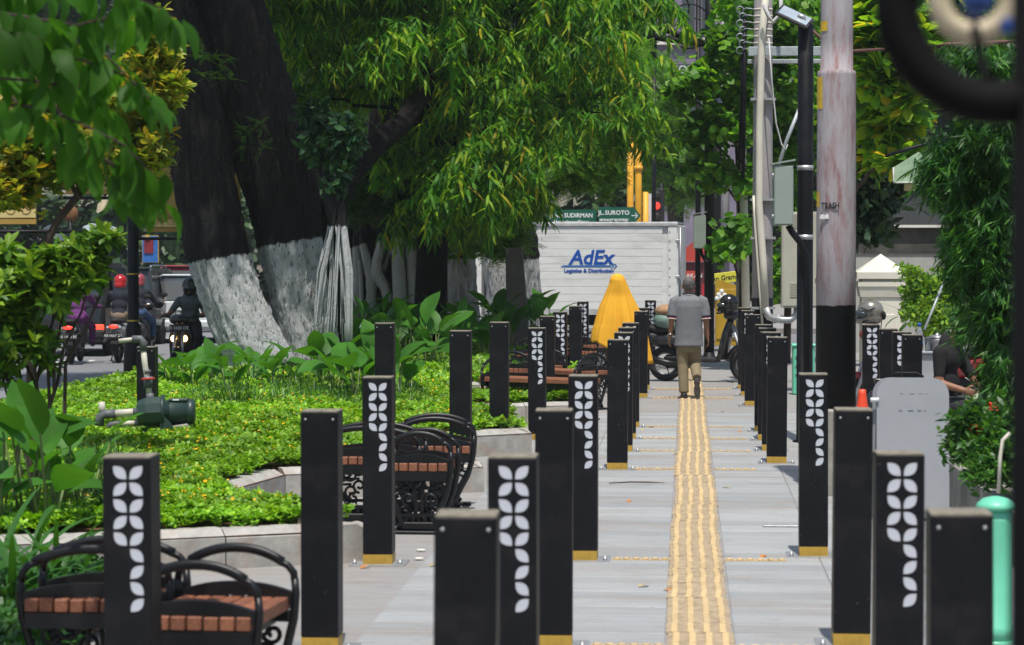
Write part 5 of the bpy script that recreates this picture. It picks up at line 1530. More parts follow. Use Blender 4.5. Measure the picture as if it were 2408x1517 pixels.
# yellow flowers of the cover
ft = []
for s in range(2):
    items = []
    for k in range(3):
        v, f = leaf_t(.011, .013, 1, [.7, 1.0], droop=0); items.append((v, f, Mrot((0, 0, 0), k * 2.1, R(40), 0)))
    ft.append(comp(items))
F1 = cover(900, -6, -1.7, 15.6, 22, lambda x, y: in_bed(x, y) and in_bed(x + .3, y - .5) and mnoise.noise(Vector((x * .8, y * .8, 7))) > -.15, lambda x, y: hgt(x, y) + .05)
F2 = cover(1000, -6, -1.4, 22, 34, lambda x, y: in_bed(x, y), lambda x, y: hgt(x, y) + .06)
tag(scatter('small_flowers', ft, np.concatenate([F1, F2]), m_flower, None, .9, 1.6, .4), 'scattered tiny yellow flowers over the garden bed', 'flowers', kind='stuff')
# tufts of grass at the tree foot and beside the plants
gt = []
for s in range(4):
    r = random.Random(s); items = []
    for k in range(14):
        v, f = leaf_t(.4 * r.uniform(.5, 1), .012, 4, [1, .9, .7, .45, .05], droop=r.uniform(.4, 1.4))
        items.append((v, f, Mrot((r.uniform(-.04, .04), r.uniform(-.04, .04), 0), r.uniform(0, 6.28), R(r.uniform(50, 88)))))
    gt.append(comp(items))
gp = []
for _ in range(230):
    Y = random.uniform(27, 31); px = random.uniform(430, 1000)
    p = W(px, 900, Y)
    if in_bed(p.x, Y): gp.append((p.x, Y, .2))
for _ in range(70):
    Y = random.uniform(16, 20); px = random.uniform(120, 300); p = W(px, 1000, Y); gp.append((p.x, Y, .2))
for _ in range(80):
    Y = random.uniform(33, 37); px = random.uniform(900, 1230); p = W(px, 1000, Y)
    if in_bed(p.x, Y): gp.append((p.x, Y, .2))
tag(scatter('grass_tufts', gt, gp, lf_grass, None, .7, 1.2, .1), 'grass tufts growing between the broad-leaved plants', 'grass', kind='stuff')
# young shoot between the fig and the trunk
sp = W(1030, 760, 45); t = thing('young_sapling', 'thin sunlit sapling with few bright leaves beside the fig', 'sapling', (sp.x, 45, .2))
mb = MB(); b0 = Vector((sp.x, 45, .2))
mb.tube([(0, 0, 0), W(1020, 640, 45) - b0, W(1018, 570, 45) - b0, W(1012, 480, 45) - b0, W(1030, 440, 45) - b0], .01, 5)
mb.tube([W(1018, 575, 45) - b0, W(1050, 555, 45) - b0, W(1075, 550, 45) - b0], .007, 5); mb.tube([W(1018, 590, 45) - b0, W(1060, 600, 45) - b0, W(1080, 590, 45) - b0], .007, 5)
mb.build('stem', m_pipe, t)
pts = [W(x + random.uniform(-8, 8), y + random.uniform(-8, 8), 45) - b0 for x, y in [(1075, 550), (1080, 565), (1065, 600), (1080, 590), (1030, 440), (1050, 470), (1028, 600), (1010, 590), (1070, 560), (1040, 450)] for _ in range(2)]
scatter('foliage', [broad_cluster(s, 5, .13, .05, .05) for s in range(3)], pts, lf_bau, t, .8, 1.2)
# ================================================================== TRUCK
m_box = M_('white_box_body', (.68, .69, .67), rough=.5, var=.06, scale=2, dirt=(.34, .32, .28), dirt_amt=.5, stretch=(1, 1, 4), spec=.4)
m_boxrim = M_('box_rim', (.42, .43, .43), rough=.55, var=.2, scale=6, dirt=(.2, .17, .14), dirt_amt=.6)
m_logo = M_('logo_blue', (.012, .075, .36), rough=.45, var=.05)
m_logo2 = M_('logo_mid_blue', (.03, .15, .42), rough=.45, var=.05)
TRY = 57.0
t = thing('box_truck', 'white plank-sided box truck with blue AdEx logo turning across the street', 'truck', (X_(1590, TRY), TRY, -.126), PI - R(5))
# local: +x to the front of the truck (picture left), side facing the camera is +y ; z up
z0, z1, LB, WB = .74, 2.74, 4.3, 2.0
MB().box((LB / 2, -WB / 2, (z0 + z1) / 2), (LB - .06, WB - .06, z1 - z0 - .06)).build('box_core', m_box, t)
npk = 11; hp = (z1 - z0 - .14) / npk
for i in range(npk):
    MB().box((LB / 2 + .1, -.012, z0 + .07 + hp * (i + .5)), (LB - .42, .04, hp - .007), bev=.003).build('side_plank', m_box, t)
MB().box((LB / 2, -.005, z1 - .03), (LB + .08, .09, .09), bev=.015).build('top_rail', m_boxrim, t)
MB().box((LB / 2, -WB / 2, z1 + .005), (LB + .04, WB, .05)).build('roof_sheet', m_boxrim, t)
MB().box((LB / 2, -.01, z0 + .02), (LB, .06, .1)).build('bottom_rail', m_boxrim, t)
MB().box((.08, -.005, (z0 + z1) / 2), (.2, .06, z1 - z0 - .1), bev=.006).build('corner_post', m_box, t)
for i in range(9): MB().lathe([(.014, 0), (.01, .012)], (.14, .025, z0 + .2 + i * .2), n=8, axis=(0, 1, 0)).build('rivet', m_rust, t)
for s in (-.5, -1.5): MB().box((-.02, s, (z0 + z1) / 2), (.05, .96, z1 - z0 - .1), bev=.01).build('rear_door', m_box, t)
for zz in (.25, .8, 1.6): MB().box((-.03, -.03, z0 + zz), (.1, .12, .07), bev=.01).build('door_hinge', m_steel, t)
MB().cyl((-.07, -.25, z0 + .05), (-.07, -.25, z1 - .1), .018, n=8).build('lock_bar', m_steel, t)
MB().box((-.08, -.2, z0 + .75), (.05, .2, .05)).build('lock_handle', m_steel, t)
MB().box((LB / 2 + .5, -WB / 2, .55), (LB + 1.6, .9, .22)).build('chassis', m_rubber, t)
cabp = [(LB + .12, .42), (LB + 1.75, .42), (LB + 1.78, 1.1), (LB + 1.5, 2.0), (LB + 1.35, 2.08), (LB + .12, 2.08)]
MB().prism(cabp, 'Y', -1.85, -.15).build('cab', m_box, t)
MB().prism([(LB + .75, 1.2), (LB + 1.55, 1.2), (LB + 1.36, 1.9), (LB + .75, 1.9)], 'Y', -.16, -.13).build('cab_window', m_glass, t)
def wheel(parent, c, r, w, ax='Y'):
    x, y, z = c
    prof = [(r * .62, -w / 2), (r * .9, -w / 2), (r, -w * .35), (r, w * .35), (r * .9, w / 2), (r * .62, w / 2)]
    tt = obj('wheel', MB().lathe(prof, (0, 0, 0), n=28, axis=(0, 1, 0) if ax == 'Y' else (1, 0, 0)).mesh('tyre'), parent, m_rubber, loc=c)
    MB().lathe([(.02, -w * .3), (r * .3, -w * .34), (r * .6, -w * .2), (r * .64, w * .2), (r * .3, w * .34), (.02, w * .3)], n=20, axis=(0, 1, 0) if ax == 'Y' else (1, 0, 0)).build('rim', m_steel, tt)
    return tt
for xx in (.9, LB + .95):
    for yy in (-.22, -1.78): wheel(t, (xx, yy, .38), .38, .26)
MB().box((.9, -.02, .62), (.9, .03, .3)).build('mud_guard', m_rubber, t)
TF = Matrix(((-1, 0, 0, 0), (0, 0, 1, 0), (0, 1, 0, 0), (0, 0, 0, 1)))
def tpos(px, py):
    p = W(px, py, TRY + .25); q = Matrix.Rotation(-(PI - R(5)), 4, 'Z') @ (p - t.location)
    return Matrix.Translation((q.x, .012, q.z)) @ TF
text('lettering', 'AdEx', .45, m_logo, t, tpos(1391, 607), extrude=.004, shear=.18, bold=.012)
text('lettering', 'Logistics & Distribution', .118, m_logo, t, tpos(1386, 637), extrude=.004, bold=.004)
mb = MB()
M0 = tpos(1384, 626)
mb.prism([(-.62, -.02), (.5, -.02), (.53, .0), (.5, .02), (-.56, .02)], 'Z', 0, .004)
for k in range(2):
    x = .5 + k * .07
    mb.prism([(x, -.06), (x + .03, -.06), (x + .09, .0), (x + .03, .06), (x, .06), (x + .06, 0)], 'Z', 0, .004)
o = mb.build('logo_arrow', m_logo2, t); o.matrix_local = M0

# ================================================================== FIGURE TOOLS
def cap(mb, p0, p1, r0, r1, flat=None):
    p0, p1 = Vector(p0), Vector(p1)
    mb.tube([p0, p0.lerp(p1, .33), p0.lerp(p1, .66), p1], [r0, r0 + (r1 - r0) * .28, r0 + (r1 - r0) * .62, r1], 12, flat=flat)
    mb.ball(p0, r0, 10, 8); mb.ball(p1, r1, 10, 8)
m_skin = M_('skin', (.25, .12, .07), rough=.55, var=.12, scale=8)
m_hairg = M_('grey_hair', (.11, .105, .10), rough=.7, var=.5, scale=40, bmp=.6, bscale=160)
m_hairb = M_('black_hair', (.012, .011, .010), rough=.6, var=.3, scale=40)
def hand(mb, w, d, side, curl=.55, s=1.0, front=Vector((0, 1, 0))):
    """palm hanging from the wrist w along d; four unequal curled fingers and a thumb leaving the palm's front edge"""
    w = Vector(w); d = Vector(d).normalized(); f = (front - d * front.dot(d)).normalized(); nrm = d.cross(f)
    inw = nrm if nrm.x * side < 0 else -nrm
    pc = w + d * .045 * s
    Mx = Matrix((f, inw, d)).transposed()
    mb.ball(pc, (.038 * s, .016 * s, .052 * s), 10, 8, M=Mx)
    for i, L in enumerate((.062, .072, .068, .052)):
        b = w + d * .085 * s + f * (.026 - i * .0175) * s
        m = b + d * L * .5 * s + inw * L * .15 * s
        e = m + (d * (1 - curl) + inw * curl).normalized() * L * .55 * s
        mb.tube([b - d * .02 * s, b, m, e], [.0085 * s, .009 * s, .0085 * s, .007 * s], 8); mb.ball(e, .007 * s, 8, 6)
    b = w + d * .03 * s + f * .03 * s; m = b + (d * .6 + f * .7).normalized() * .035 * s; e = m + (d * .9 + f * .15 + inw * .3).normalized() * .03 * s
    mb.tube([w + d * .02 * s + f * .012 * s, b, m, e], [.012 * s, .0115 * s, .0105 * s, .008 * s], 8); mb.ball(e, .008 * s, 8, 6)
def head(mb, c, s=1.0, yaw=0.0, tilt=0.0):
    c = Vector(c); Mx = Euler((tilt, 0, yaw)).to_matrix()
    def P(x, y, z): return c + Mx @ Vector((x * s, y * s, z * s))
    mb.ball(P(0, -.008, .02), (.076 * s, .094 * s, .098 * s), 18, 12, M=Mx)
    mb.ball(P(0, .03, -.045), (.058 * s, .062 * s, .07 * s), 14, 10, M=Mx)
    mb.ball(P(0, .098, -.018), (.014 * s, .02 * s, .026 * s), 8, 8, M=Mx)        # nose
    mb.ball(P(0, .086, -.066), (.026 * s, .012 * s, .009 * s), 8, 6, M=Mx)       # mouth
    for q in (-1, 1):
        mb.ball(P(q * .079, -.005, -.008), (.011 * s, .022 * s, .034 * s), 8, 8, M=Mx)   # ear
        mb.ball(P(q * .03, .08, .012), (.018 * s, .012 * s, .01 * s), 8, 6, M=Mx)
    return P

# ================================================================== THE WALKING MAN
MYm = 33.8
t = thing('person', 'grey-haired person in grey polo shirt and khaki trousers walking away on the strip', 'person', (X_(1620, MYm), MYm, 0), R(2))
sk = MB()
P = head(sk, (-.005, .015, 1.495), 1.0, yaw=R(6))
cap(sk, (0, 0, 1.33), (-.003, .01, 1.43), .058, .055)
for s in (-1, 1):
    el = Vector((s * .225, -.035, 1.045)); wr = Vector((s * .245, .005, .83))
    cap(sk, (s * .205, -.02, 1.13), el, .045, .04); cap(sk, el, wr, .041, .027)
    hand(sk, wr, (s * .02, .03, -.1), s, .5, 1.0)
remesh('body', sk, .0075, m_skin, t, 2)
hr = MB(); Mh = Euler((0, 0, R(6))).to_matrix(); hc = Vector((-.005, .015, 1.495))
hr.ball(hc + Mh @ Vector((0, -.016, .034)), (.081, .092, .092), 18, 12)
hr.ball(hc + Mh @ Vector((0, -.045, -.005)), (.068, .052, .058), 14, 10)
o = remesh('hair', hr, .008, m_hairg, t, 2)
sh = MB()
sh.tube([(0, 0, .70), (0, 0, .78), (0, -.01, .95), (0, -.012, 1.1), (0, -.01, 1.22), (0, -.008, 1.30), (0, 0, 1.35), (0, .0, 1.385)], [.192, .186, .18, .19, .2, .185, .12, .068], 28, flat=.66)
for s in (-1, 1):
    sh.tube([(s * .12, -.01, 1.32), (s * .185, -.012, 1.285), (s * .205, -.018, 1.2), (s * .217, -.028, 1.085)], [.07, .078, .074, .07], 14); sh.ball((s * .165, -.01, 1.285), .073, 12, 8)
m_polo = M_('grey_polo', (.165, .172, .188), rough=.9, var=.12, scale=30, bmp=.5, bscale=9)
remesh('shirt', sh, .011, m_polo, t, 3)
m_navy = M_('navy_rib', (.015, .015, .03), rough=.85); m_wh2 = M_('white_rib', (.6, .57, .55), rough=.85); m_redr = M_('red_rib', (.35, .03, .03), rough=.85)
MB().torus((0, .004, 1.39), .066, .016, (0, 0, 1), n=24, m=8).build('collar', m_navy, t)
MB().torus((0, .002, 1.375), .073, .006, (0, 0, 1), n=24, m=6).build('collar_stripe', m_wh2, t)
for s in (-1, 1):
    c = Vector((s * .2175, -.029, 1.075)); ax = Vector((s * .012, -.01, -.115)).normalized()
    MB().lathe([(.071, -.03), (.072, .0), (.066, .001), (.06, -.02)], c, n=20, axis=ax).build('sleeve_band', m_navy, t)
    MB().lathe([(.0725, .001), (.072, .009), (.06, .009)], c, n=20, axis=ax).build('sleeve_stripe', m_redr, t)
    MB().lathe([(.072, .010), (.071, .02), (.058, .02)], c, n=20, axis=ax).build('sleeve_stripe', m_wh2, t)
MB().torus((-.243, .0, .855), .032, .008, (0, .1, 1), n=18, m=8).build('wrist_watch', m_chrome, t)
tr = MB()
tr.tube([(0, 0, .62), (0, 0, .75), (0, -.005, .84)], [.14, .145, .14], 24, flat=.66)
tr.tube([(-.07, 0, .76), (-.08, .02, .62), (-.075, .03, .46), (-.07, .0, .28), (-.062, -.03, .085)], [.086, .086, .076, .07, .066], 14)
tr.tube([(.07, 0, .76), (.085, .05, .62), (.085, .085, .47), (.095, -.08, .36), (.1, -.235, .29)], [.086, .086, .076, .068, .06], 14)
tr.ball((.085, .085, .47), .074, 12, 8)
m_khaki = M_('khaki_cloth', (.2, .16, .095), rough=.9, var=.15, scale=7, bmp=.7, bscale=12)
remesh('trousers', tr, .011, m_khaki, t, 3)
m_shoe = M_('black_shoe', (.015, .015, .016), rough=.5, var=.3)
m_sole = M_('worn_sole', (.05, .047, .043), rough=.8, var=.3, scale=25, bmp=.6, bscale=60)
s1 = MB(); s1.ball((-.062, -.03, .055), (.045, .07, .05), 12, 8); s1.ball((-.062, .07, .04), (.046, .10, .038), 12, 8); s1.ball((-.062, .02, .03), (.046, .13, .028), 12, 8)
remesh('shoe', s1, .009, m_shoe, t, 2)
s2 = MB(); s2.ball((.1, -.25, .235), (.043, .045, .06), 12, 8); s2.ball((.102, -.235, .13), (.045, .038, .10), 12, 8)
remesh('shoe', s2, .009, m_shoe, t, 2)
s3 = MB(); s3.ball((.1, -.285, .245), (.04, .014, .055), 12, 8); s3.ball((.103, -.272, .12), (.047, .014, .085), 12, 8); s3.ball((.101, -.28, .19), (.036, .013, .07), 12, 8)
remesh('shoe_sole', s3, .007, m_sole, t, 1)
m_lens = M_('spectacle_wire', (.2, .2, .2), rough=.3, metal=.8)
MB().tube([(-.088, .0, 1.507), (-.09, .06, 1.505), (-.07, .11, 1.502)], .003, 5).build('spectacles', m_lens, t)

# ================================================================== THE WOMAN IN THE YELLOW CAPE
WY = 35.2; wx = X_(1455, WY)
t = thing('person', 'person in long mustard yellow head cape and brown batik skirt walking away', 'person', (wx, WY, 0))
rows = [(643.5, 1452, 1), (644, 1452, 5), (645.8, 1452, 10), (649.5, 1452, 14.5), (656, 1452, 18), (666, 1453, 20.5), (680, 1453, 25.5), (700, 1453, 33), (722, 1453, 42), (748, 1454, 50), (772, 1455, 56), (800, 1456, 60), (830, 1458, 63)]
m_cape = M_('mustard_cloth', (.74, .37, .022), rough=.85, var=.08, scale=3, bmp=.15, bscale=20)
vs, fs = [], []; NS = 72; sub = 4; RR = []
for i in range(len(rows) - 1):
    for k in range(sub):
        u = k / sub; a, bq = rows[i], rows[i + 1]
        RR.append(tuple(a[j] + (bq[j] - a[j]) * u for j in range(3)))
RR.append(rows[-1])
for i, (py, px, hw) in enumerate(RR):
    c = W(px, py, WY) - Vector((wx, WY, 0)); r = hw / PXM(WY); tt = i / (len(RR) - 1)
    for k in range(NS):
        a = 2 * PI * k / NS
        fold = 1 + (.09 * math.sin(a * 6 + 1.1 + tt) + .08 * math.sin(a * 11 + 2.0 * tt + .6 * math.sin(a * 3)) + .045 * math.sin(a * 19 + 3 * tt)) * max(0, tt - .3) ** 1.1 * 2.0
        x = math.cos(a) * r * fold; y = math.sin(a) * max(r * .62, min(r, .11)) * fold
        dz = 0
        if tt > .8:
            w_ = (tt - .8) / .2
            dz = w_ * (-.16 * max(0, math.cos(a)) + .17 * max(0, -math.cos(a)) + .025 * math.sin(a * 5 + 1.1))
        vs.append((c.x + x, c.y + y, c.z + dz))
for i in range(len(RR) - 1):
    for k in range(NS):
        a, bq = i * NS + k, i * NS + (k + 1) % NS
        fs.append((a, bq, bq + NS, a + NS))
mb = MB().add(vs, fs, True); mb.f.append(tuple(range(NS))); mb.sm.append(True)
o = mb.build('cape', m_cape, t)
sm = o.modifiers.new('thickness', 'SOLIDIFY'); sm.thickness = .006
sk = MB(); head(sk, (-.01, .03, 1.47), .95)
cap(sk, (-.01, .0, 1.2), (-.01, .02, 1.4), .06, .05)
sk.tube([(0, 0, .75), (0, 0, 1.0), (0, 0, 1.22), (0, 0, 1.32)], [.14, .13, .15, .09], 16, flat=.6)
for s in (-1, 1):
    el = Vector((s * .25, -.02, .92)); wr = Vector((s * .31, .02, .54)) if s > 0 else Vector((s * .2, .1, .8))
    cap(sk, (s * .15, 0, 1.24), el, .045, .038); cap(sk, el, wr, .038, .026); hand(sk, wr, (s * .02, .02, -.1), s, .5, .92)
    cap(sk, (s * .07, 0, .1), (s * .07, .0, .78), .035, .07)
remesh('body', sk, .009, m_skin, t, 2)
m_batik = M_('brown_batik', (.07, .026, .014), rough=.8, var=.6, scale=14, dirt=(.22, .12, .05), dirt_amt=.8)
sk2 = MB()
sk2.tube([(-.06, 0, .86), (-.06, 0, .6), (-.075, .03, .3), (-.08, -.02, .06)], [.13, .125, .1, .085], 16); sk2.tube([(.06, 0, .86), (.06, 0, .6), (.08, -.06, .3), (.09, -.12, .08)], [.13, .125, .1, .085], 16)
remesh('skirt', sk2, .014, m_batik, t, 3)
for xx, yy in ((-.08, .02), (.09, -.1)):
    s1 = MB(); s1.ball((xx, yy, .035), (.042, .11, .035), 12, 8); remesh('shoe', s1, .01, m_shoe, t, 1)

# ================================================================== GENERIC CLOTHED FIGURE (riders, sitter)
def figure(parent_or_loc, label, J, shirt, trousers, rz=0.0, helmet=None, shoe=None, long_sleeve=False, hair=None, voxel=.016, visor=True, scale=1.0):
    t = thing('person', label, 'person', parent_or_loc, rz)
    sk = MB(); Hh = Vector(J['head']); head(sk, Hh, .98, yaw=J.get('hyaw', -PI / 2), tilt=0)
    ch, pe = Vector(J['chest']), Vector(J['pelvis'])
    cap(sk, ch + Vector((0, 0, .1)), Hh - Vector((0, 0, .05)), .058, .052)
    tors = MB(); tro = MB(); sho = MB()
    fwd = J.get('fwd', Vector((1, 0, 0)))
    side = Vector((-fwd.y, fwd.x, 0))
    pts = [pe, pe.lerp(ch, .5), ch, ch + Vector((0, 0, .09))]
    for p, (ra, rb) in zip(pts, ((.165, .115), (.16, .11), (.185, .115), (.13, .08))):
        Mx = Matrix((side, fwd, Vector((0, 0, 1)))).transposed()
        tors.ball(p, (ra, rb, .15), 14, 10, M=Mx)
    tro.ball(pe - Vector((0, 0, .04)), (.16, .16, .12), 14, 10)
    for s, k in ((-1, 'r'), (1, 'l')):
        sh_ = ch + side * s * .175 + Vector((0, 0, .05)); el, wr = Vector(J['el' + k]), Vector(J['wr' + k])
        mid = sh_.lerp(el, .75)
        cap(tors, sh_, el if long_sleeve else mid, .068, .05)
        if long_sleeve: cap(tors, el, el.lerp(wr, .85), .05, .038)
        cap(sk, mid, el, .045, .04); cap(sk, el, wr, .04, .027)
        hand(sk, wr, (wr - el), s, .7, 1.0, front=J.get('hf', fwd))
        hp = pe + side * s * .085; kn, an = Vector(J['kn' + k]), Vector(J['an' + k])
        cap(tro, hp, kn, .092, .07); cap(tro, kn, an, .068, .05)
        cap(sk, an + Vector((0, 0, .05)), an - Vector((0, 0, .02)), .035, .035)
        sho.ball(an + fwd * .06 - Vector((0, 0, .04)), .055, 10, 8); sho.ball(an + fwd * .13 - Vector((0, 0, .05)), .045, 10, 8); sho.ball(an - Vector((0, 0, .035)), .05, 10, 8)
    remesh('body', sk, voxel * .6, m_skin, t, 2); remesh('shirt', tors, voxel, shirt, t, 3); remesh('trousers', tro, voxel, trousers, t, 3)
    remesh('shoes', sho, voxel, shoe or m_shoe, t, 1)
    if helmet:
        hm = MB(); hm.ball(Hh + Vector((0, 0, .035)), (.135, .125, .13), 18, 12); hm.ball(Hh - fwd * .03 - Vector((0, 0, .04)), (.115, .118, .11), 14, 10)
        hh = remesh('helmet', hm, voxel, helmet, t, 2)
        if visor:
            MB().ball(Hh + fwd * .045 + Vector((0, 0, .0)), (.105, .105, .055), 14, 8).build('visor', m_glass, hh)
    elif hair:
        hm = MB(); hm.ball(Hh + Vector((0, 0, .04)) - fwd * .015, (.088, .088, .09), 14, 10); remesh('hair', hm, voxel * .7, hair, t, 2)
    return t

# ================================================================== SCOOTERS
m_alu = M_('cast_alloy', (.3, .3, .31), rough=.4, metal=.7)
def scooter(loc, rz, label, col, tail=True, front_lit=False, plate=None, plate_front=None, plate_dark=True):
    """local +x is forward"""
    t = thing('motor_scooter', label, 'motor scooter', loc, rz)
    for nm, xx in (('rear_wheel', 0), ('front_wheel', 1.25)):
        tt = obj(nm, MB().torus((0, 0, 0), .215, .05, (0, 1, 0), n=36, m=10).mesh('tyre'), t, m_rubber, loc=(xx, 0, .265))
        mb = MB().torus((0, 0, 0), .165, .014, (0, 1, 0), n=28, m=6).lathe([(.045, -.04), (.045, .04)], n=12, axis=(0, 1, 0))
        for k in range(5):
            a = 2 * PI * k / 5; mb.tube([(.04 * math.cos(a), 0, .04 * math.sin(a)), (.165 * math.cos(a), 0, .165 * math.sin(a))], [.012, .009], 6)
        mb.build('rim', m_alu, tt)
    rb = MB(); rb.ball((.05, 0, .62), (.38, .15, .12), 16, 10); rb.ball((-.22, 0, .68), (.2, .11, .08), 12, 8); rb.ball((.3, 0, .5), (.18, .14, .18), 12, 8)
    remesh('rear_fairing', rb, .02, col, t, 2)
    se = MB(); se.ball((.05, 0, .78), (.4, .14, .055), 16, 8); se.ball((-.2, 0, .8), (.2, .12, .05), 12, 8)
    remesh('saddle', se, .018, m_rubber, t, 2)
    MB().box((.62, 0, .33), (.4, .3, .07), bev=.02).build('footboard', m_rubber, t)
    fs_ = MB(); fs_.tube([(.86, 0, .34), (.9, 0, .5), (.95, 0, .72), (1.0, 0, .92)], [.17, .19, .19, .13], 16, flat=.4)
    remesh('front_shield', fs_, .018, col, t, 2)
    hd = MB(); hd.ball((1.02, 0, 1.0), (.13, .17, .09), 14, 10); remesh('handlebar_cowl', hd, .018, col, t, 2)
    mb = MB()
    for s in (-1, 1): mb.tube([(1.0, s * .1, 1.02), (.95, s * .25, 1.05), (.88, s * .36, 1.04)], .016, 8)
    mb.build('handlebar', m_iron, t)
    for s in (-1, 1):
        MB().tube([(.98, s * .2, 1.05), (1.0, s * .28, 1.15), (1.0, s * .31, 1.2)], .006, 6).build('mirror_stalk', m_iron, t)
        MB().ball((1.0, s * .34, 1.23), (.02, .075, .05), 12, 8).build('mirror', m_rubber, t)
    MB().tube([(1.03, .06, .85), (1.25, .075, .27)], .022, 8).build('fork', m_steel, t); MB().tube([(1.03, -.06, .85), (1.25, -.075, .27)], .022, 8).build('fork', m_steel, t)
    MB().torus((1.25, 0, .265), .285, .05, (0, 1, 0), n=14, m=8, a0=R(10), a1=R(140)).build('mudguard', col, t)
    MB().box((.15, 0, .3), (.34, .16, .2), bev=.04).build('engine', m_iron, t)
    MB().tube([(.25, -.14, .26), (.05, -.15, .28), (-.28, -.17, .36)], [.03, .055, .06], 10).build('exhaust', m_iron, t)
    MB().tube([(.3, .15, .24), (.26, .2, .02)], .012, 6).build('side_stand', m_iron, t)
    MB().box((-.3, 0, .44), (.06, .16, .3), bev=.02, rot=(0, R(20), 0)).build('rear_mudguard', m_rubber, t)
    m_tail = emit('tail_lamp_lit', (1, .04, .02), 2.5, (.35, .01, .01)) if tail else M_('tail_lens', (.3, .02, .02), rough=.2)
    MB().ball((-.41, 0, .69), (.03, .09, .035), 14, 8).build('tail_lamp', m_tail, t)
    for s in (-1, 1): MB().ball((-.39, s * .12, .66), (.04, .04, .04), 10, 8).build('grey_tail_cheek', m_alu, t)
    TB = Matrix(((0, 0, -1, 0), (-1, 0, 0, 0), (0, 1, 0, 0), (0, 0, 0, 1)))
    TFr = Matrix(((0, 0, 1, 0), (1, 0, 0, 0), (0, 1, 0, 0), (0, 0, 0, 1)))
    if plate:
        p = MB().box((-.44, 0, .52), (.01, .27, .11), bev=.004).build('number_plate', m_ink, t)
        text('lettering', plate, .07, m_wtext, p, Matrix.Translation((-.447, 0, .52)) @ TB, extrude=.001)
    if plate_front:
        p = MB().box((1.16, 0, .87), (.01, .27, .11), bev=.004).build('number_plate', m_ink, t)
        text('lettering', plate_front, .07, m_wtext, p, Matrix.Translation((1.168, 0, .87)) @ TFr, extrude=.001)
    m_hl = emit('headlamp_lit', (1, .62, .25), 9.0, (.8, .7, .5)) if front_lit else m_chrome
    for s in (-1, 1): MB().ball((1.06, s * .09, .7), (.03, .045, .05), 12, 8).build('headlamp', m_hl, t)
    return t
RJ = dict(pelvis=(.08, 0, .9), chest=(.14, 0, 1.24), head=(.2, 0, 1.5), ell=(.42, .3, 1.06), elr=(.42, -.3, 1.06), wrl=(.8, .33, 1.06), wrr=(.8, -.33, 1.06),
          knl=(.52, .21, .68), knr=(.52, -.21, .68), anl=(.55, .2, .4), anr=(.55, -.2, .4))
m_silver = M_('silver_fairing', (.33, .34, .35), rough=.3, metal=.3, var=.08)
m_blackf = M_('black_fairing', (.016, .016, .018), rough=.25, var=.2, spec=.6)
m_jacket = M_('navy_jacket', (.014, .018, .03), rough=.85, var=.3, scale=8, bmp=.5, bscale=12)
m_jeans = M_('blue_jeans', (.035, .075, .17), rough=.9, var=.2, scale=10)
m_brownp = M_('brown_trousers', (.17, .125, .09), rough=.9, var=.2)
m_greysh = M_('grey_shirt', (.085, .10, .105), rough=.9, var=.2, scale=20)
m_blackc = M_('black_cloth', (.011, .011, .012), rough=.9, var=.3, scale=10, bmp=.4, bscale=12)
m_purple = M_('purple_cloth', (.13, .03, .15), rough=.85, var=.3, scale=10)
m_redh = M_('red_helmet', (.42, .018, .02), rough=.2, var=.1, spec=.6); m_blkh = M_('black_helmet', (.015, .015, .017), rough=.18, spec=.7)
m_silh = M_('silver_helmet', (.27, .25, .22), rough=.22, metal=.5, var=.25, scale=9)
RZ = -.126
x1 = X_(272, 47.4)
scooter((x1, 47.6, RZ), PI / 2, 'grey scooter with lit red tail lamp waiting beside the black car', m_silver, plate='AB 6667 ZY')
figure((x1, 47.6, RZ), 'rider in red helmet and dark navy jacket seen from behind on grey scooter', RJ, m_jacket, m_brownp, PI / 2, m_redh, long_sleeve=True, visor=False)
x2 = X_(322, 50.3)
scooter((x2, 50.3, RZ), PI / 2, 'dark scooter half hidden by the black banner pole', m_blackf, tail=False)
figure((x2, 50.3, RZ), 'rider in blue jeans mostly hidden by the black banner pole', RJ, m_jacket, m_jeans, PI / 2, M_('pink_helmet', (.3, .06, .08), rough=.3), long_sleeve=True, visor=False)
x3 = X_(428, 40.5)
scooter((x3 + .02, 41.2, RZ), -PI / 2, 'oncoming black scooter with two lit headlamps by the leaning tree', m_blackf, tail=False, front_lit=True, plate_front='AB 5680 DE')
figure((x3 + .02, 41.2, RZ), 'oncoming rider in black helmet and grey shirt', RJ, m_greysh, m_blackc, -PI / 2, m_blkh)
x4 = X_(160, 46.6)
scooter((x4, 46.8, RZ), PI / 2 + .1, 'black scooter at the frame edge behind the glossy shrub', m_blackf, plate='AB 1460 BE')
figure((x4 + .12, 46.8, RZ), 'rider in purple clothes half hidden by the glossy shrub', RJ, m_purple, m_purple, PI / 2 + .1, m_blkh, long_sleeve=True, visor=False)

# parked scooter crossing behind the man
SC = 38.6; sx0 = X_(1566, SC)
scooter((sx0, SC, 0), R(-14), 'parked black scooter standing across the pavement behind the walking man', m_blackf, tail=False)
sack = MB(); sack.ball((0, 0, .12), (.17, .2, .14), 14, 10); sack.ball((.1, 0, .05), (.16, .19, .1), 12, 8)
m_teal = M_('teal_sack', (.14, .22, .19), rough=.6, var=.2, scale=9, bmp=.6, bscale=14); m_tan = M_('brown_paper', (.33, .2, .11), rough=.7, var=.2, scale=9, bmp=.8, bscale=12)
o = tag(remesh('cloth_sack', sack, .02, m_teal, None, 2), 'teal plastic sack tied on the parked scooter rear', 'sack'); o.location = (sx0 - .02, SC, .8)
sack = MB(); sack.ball((0, 0, .1), (.19, .2, .1), 14, 10)
o = tag(remesh('paper_bag', sack, .02, m_tan, None, 2), 'crumpled brown paper bag on top of the teal sack', 'bag'); o.location = (sx0 + .02, SC, .96)
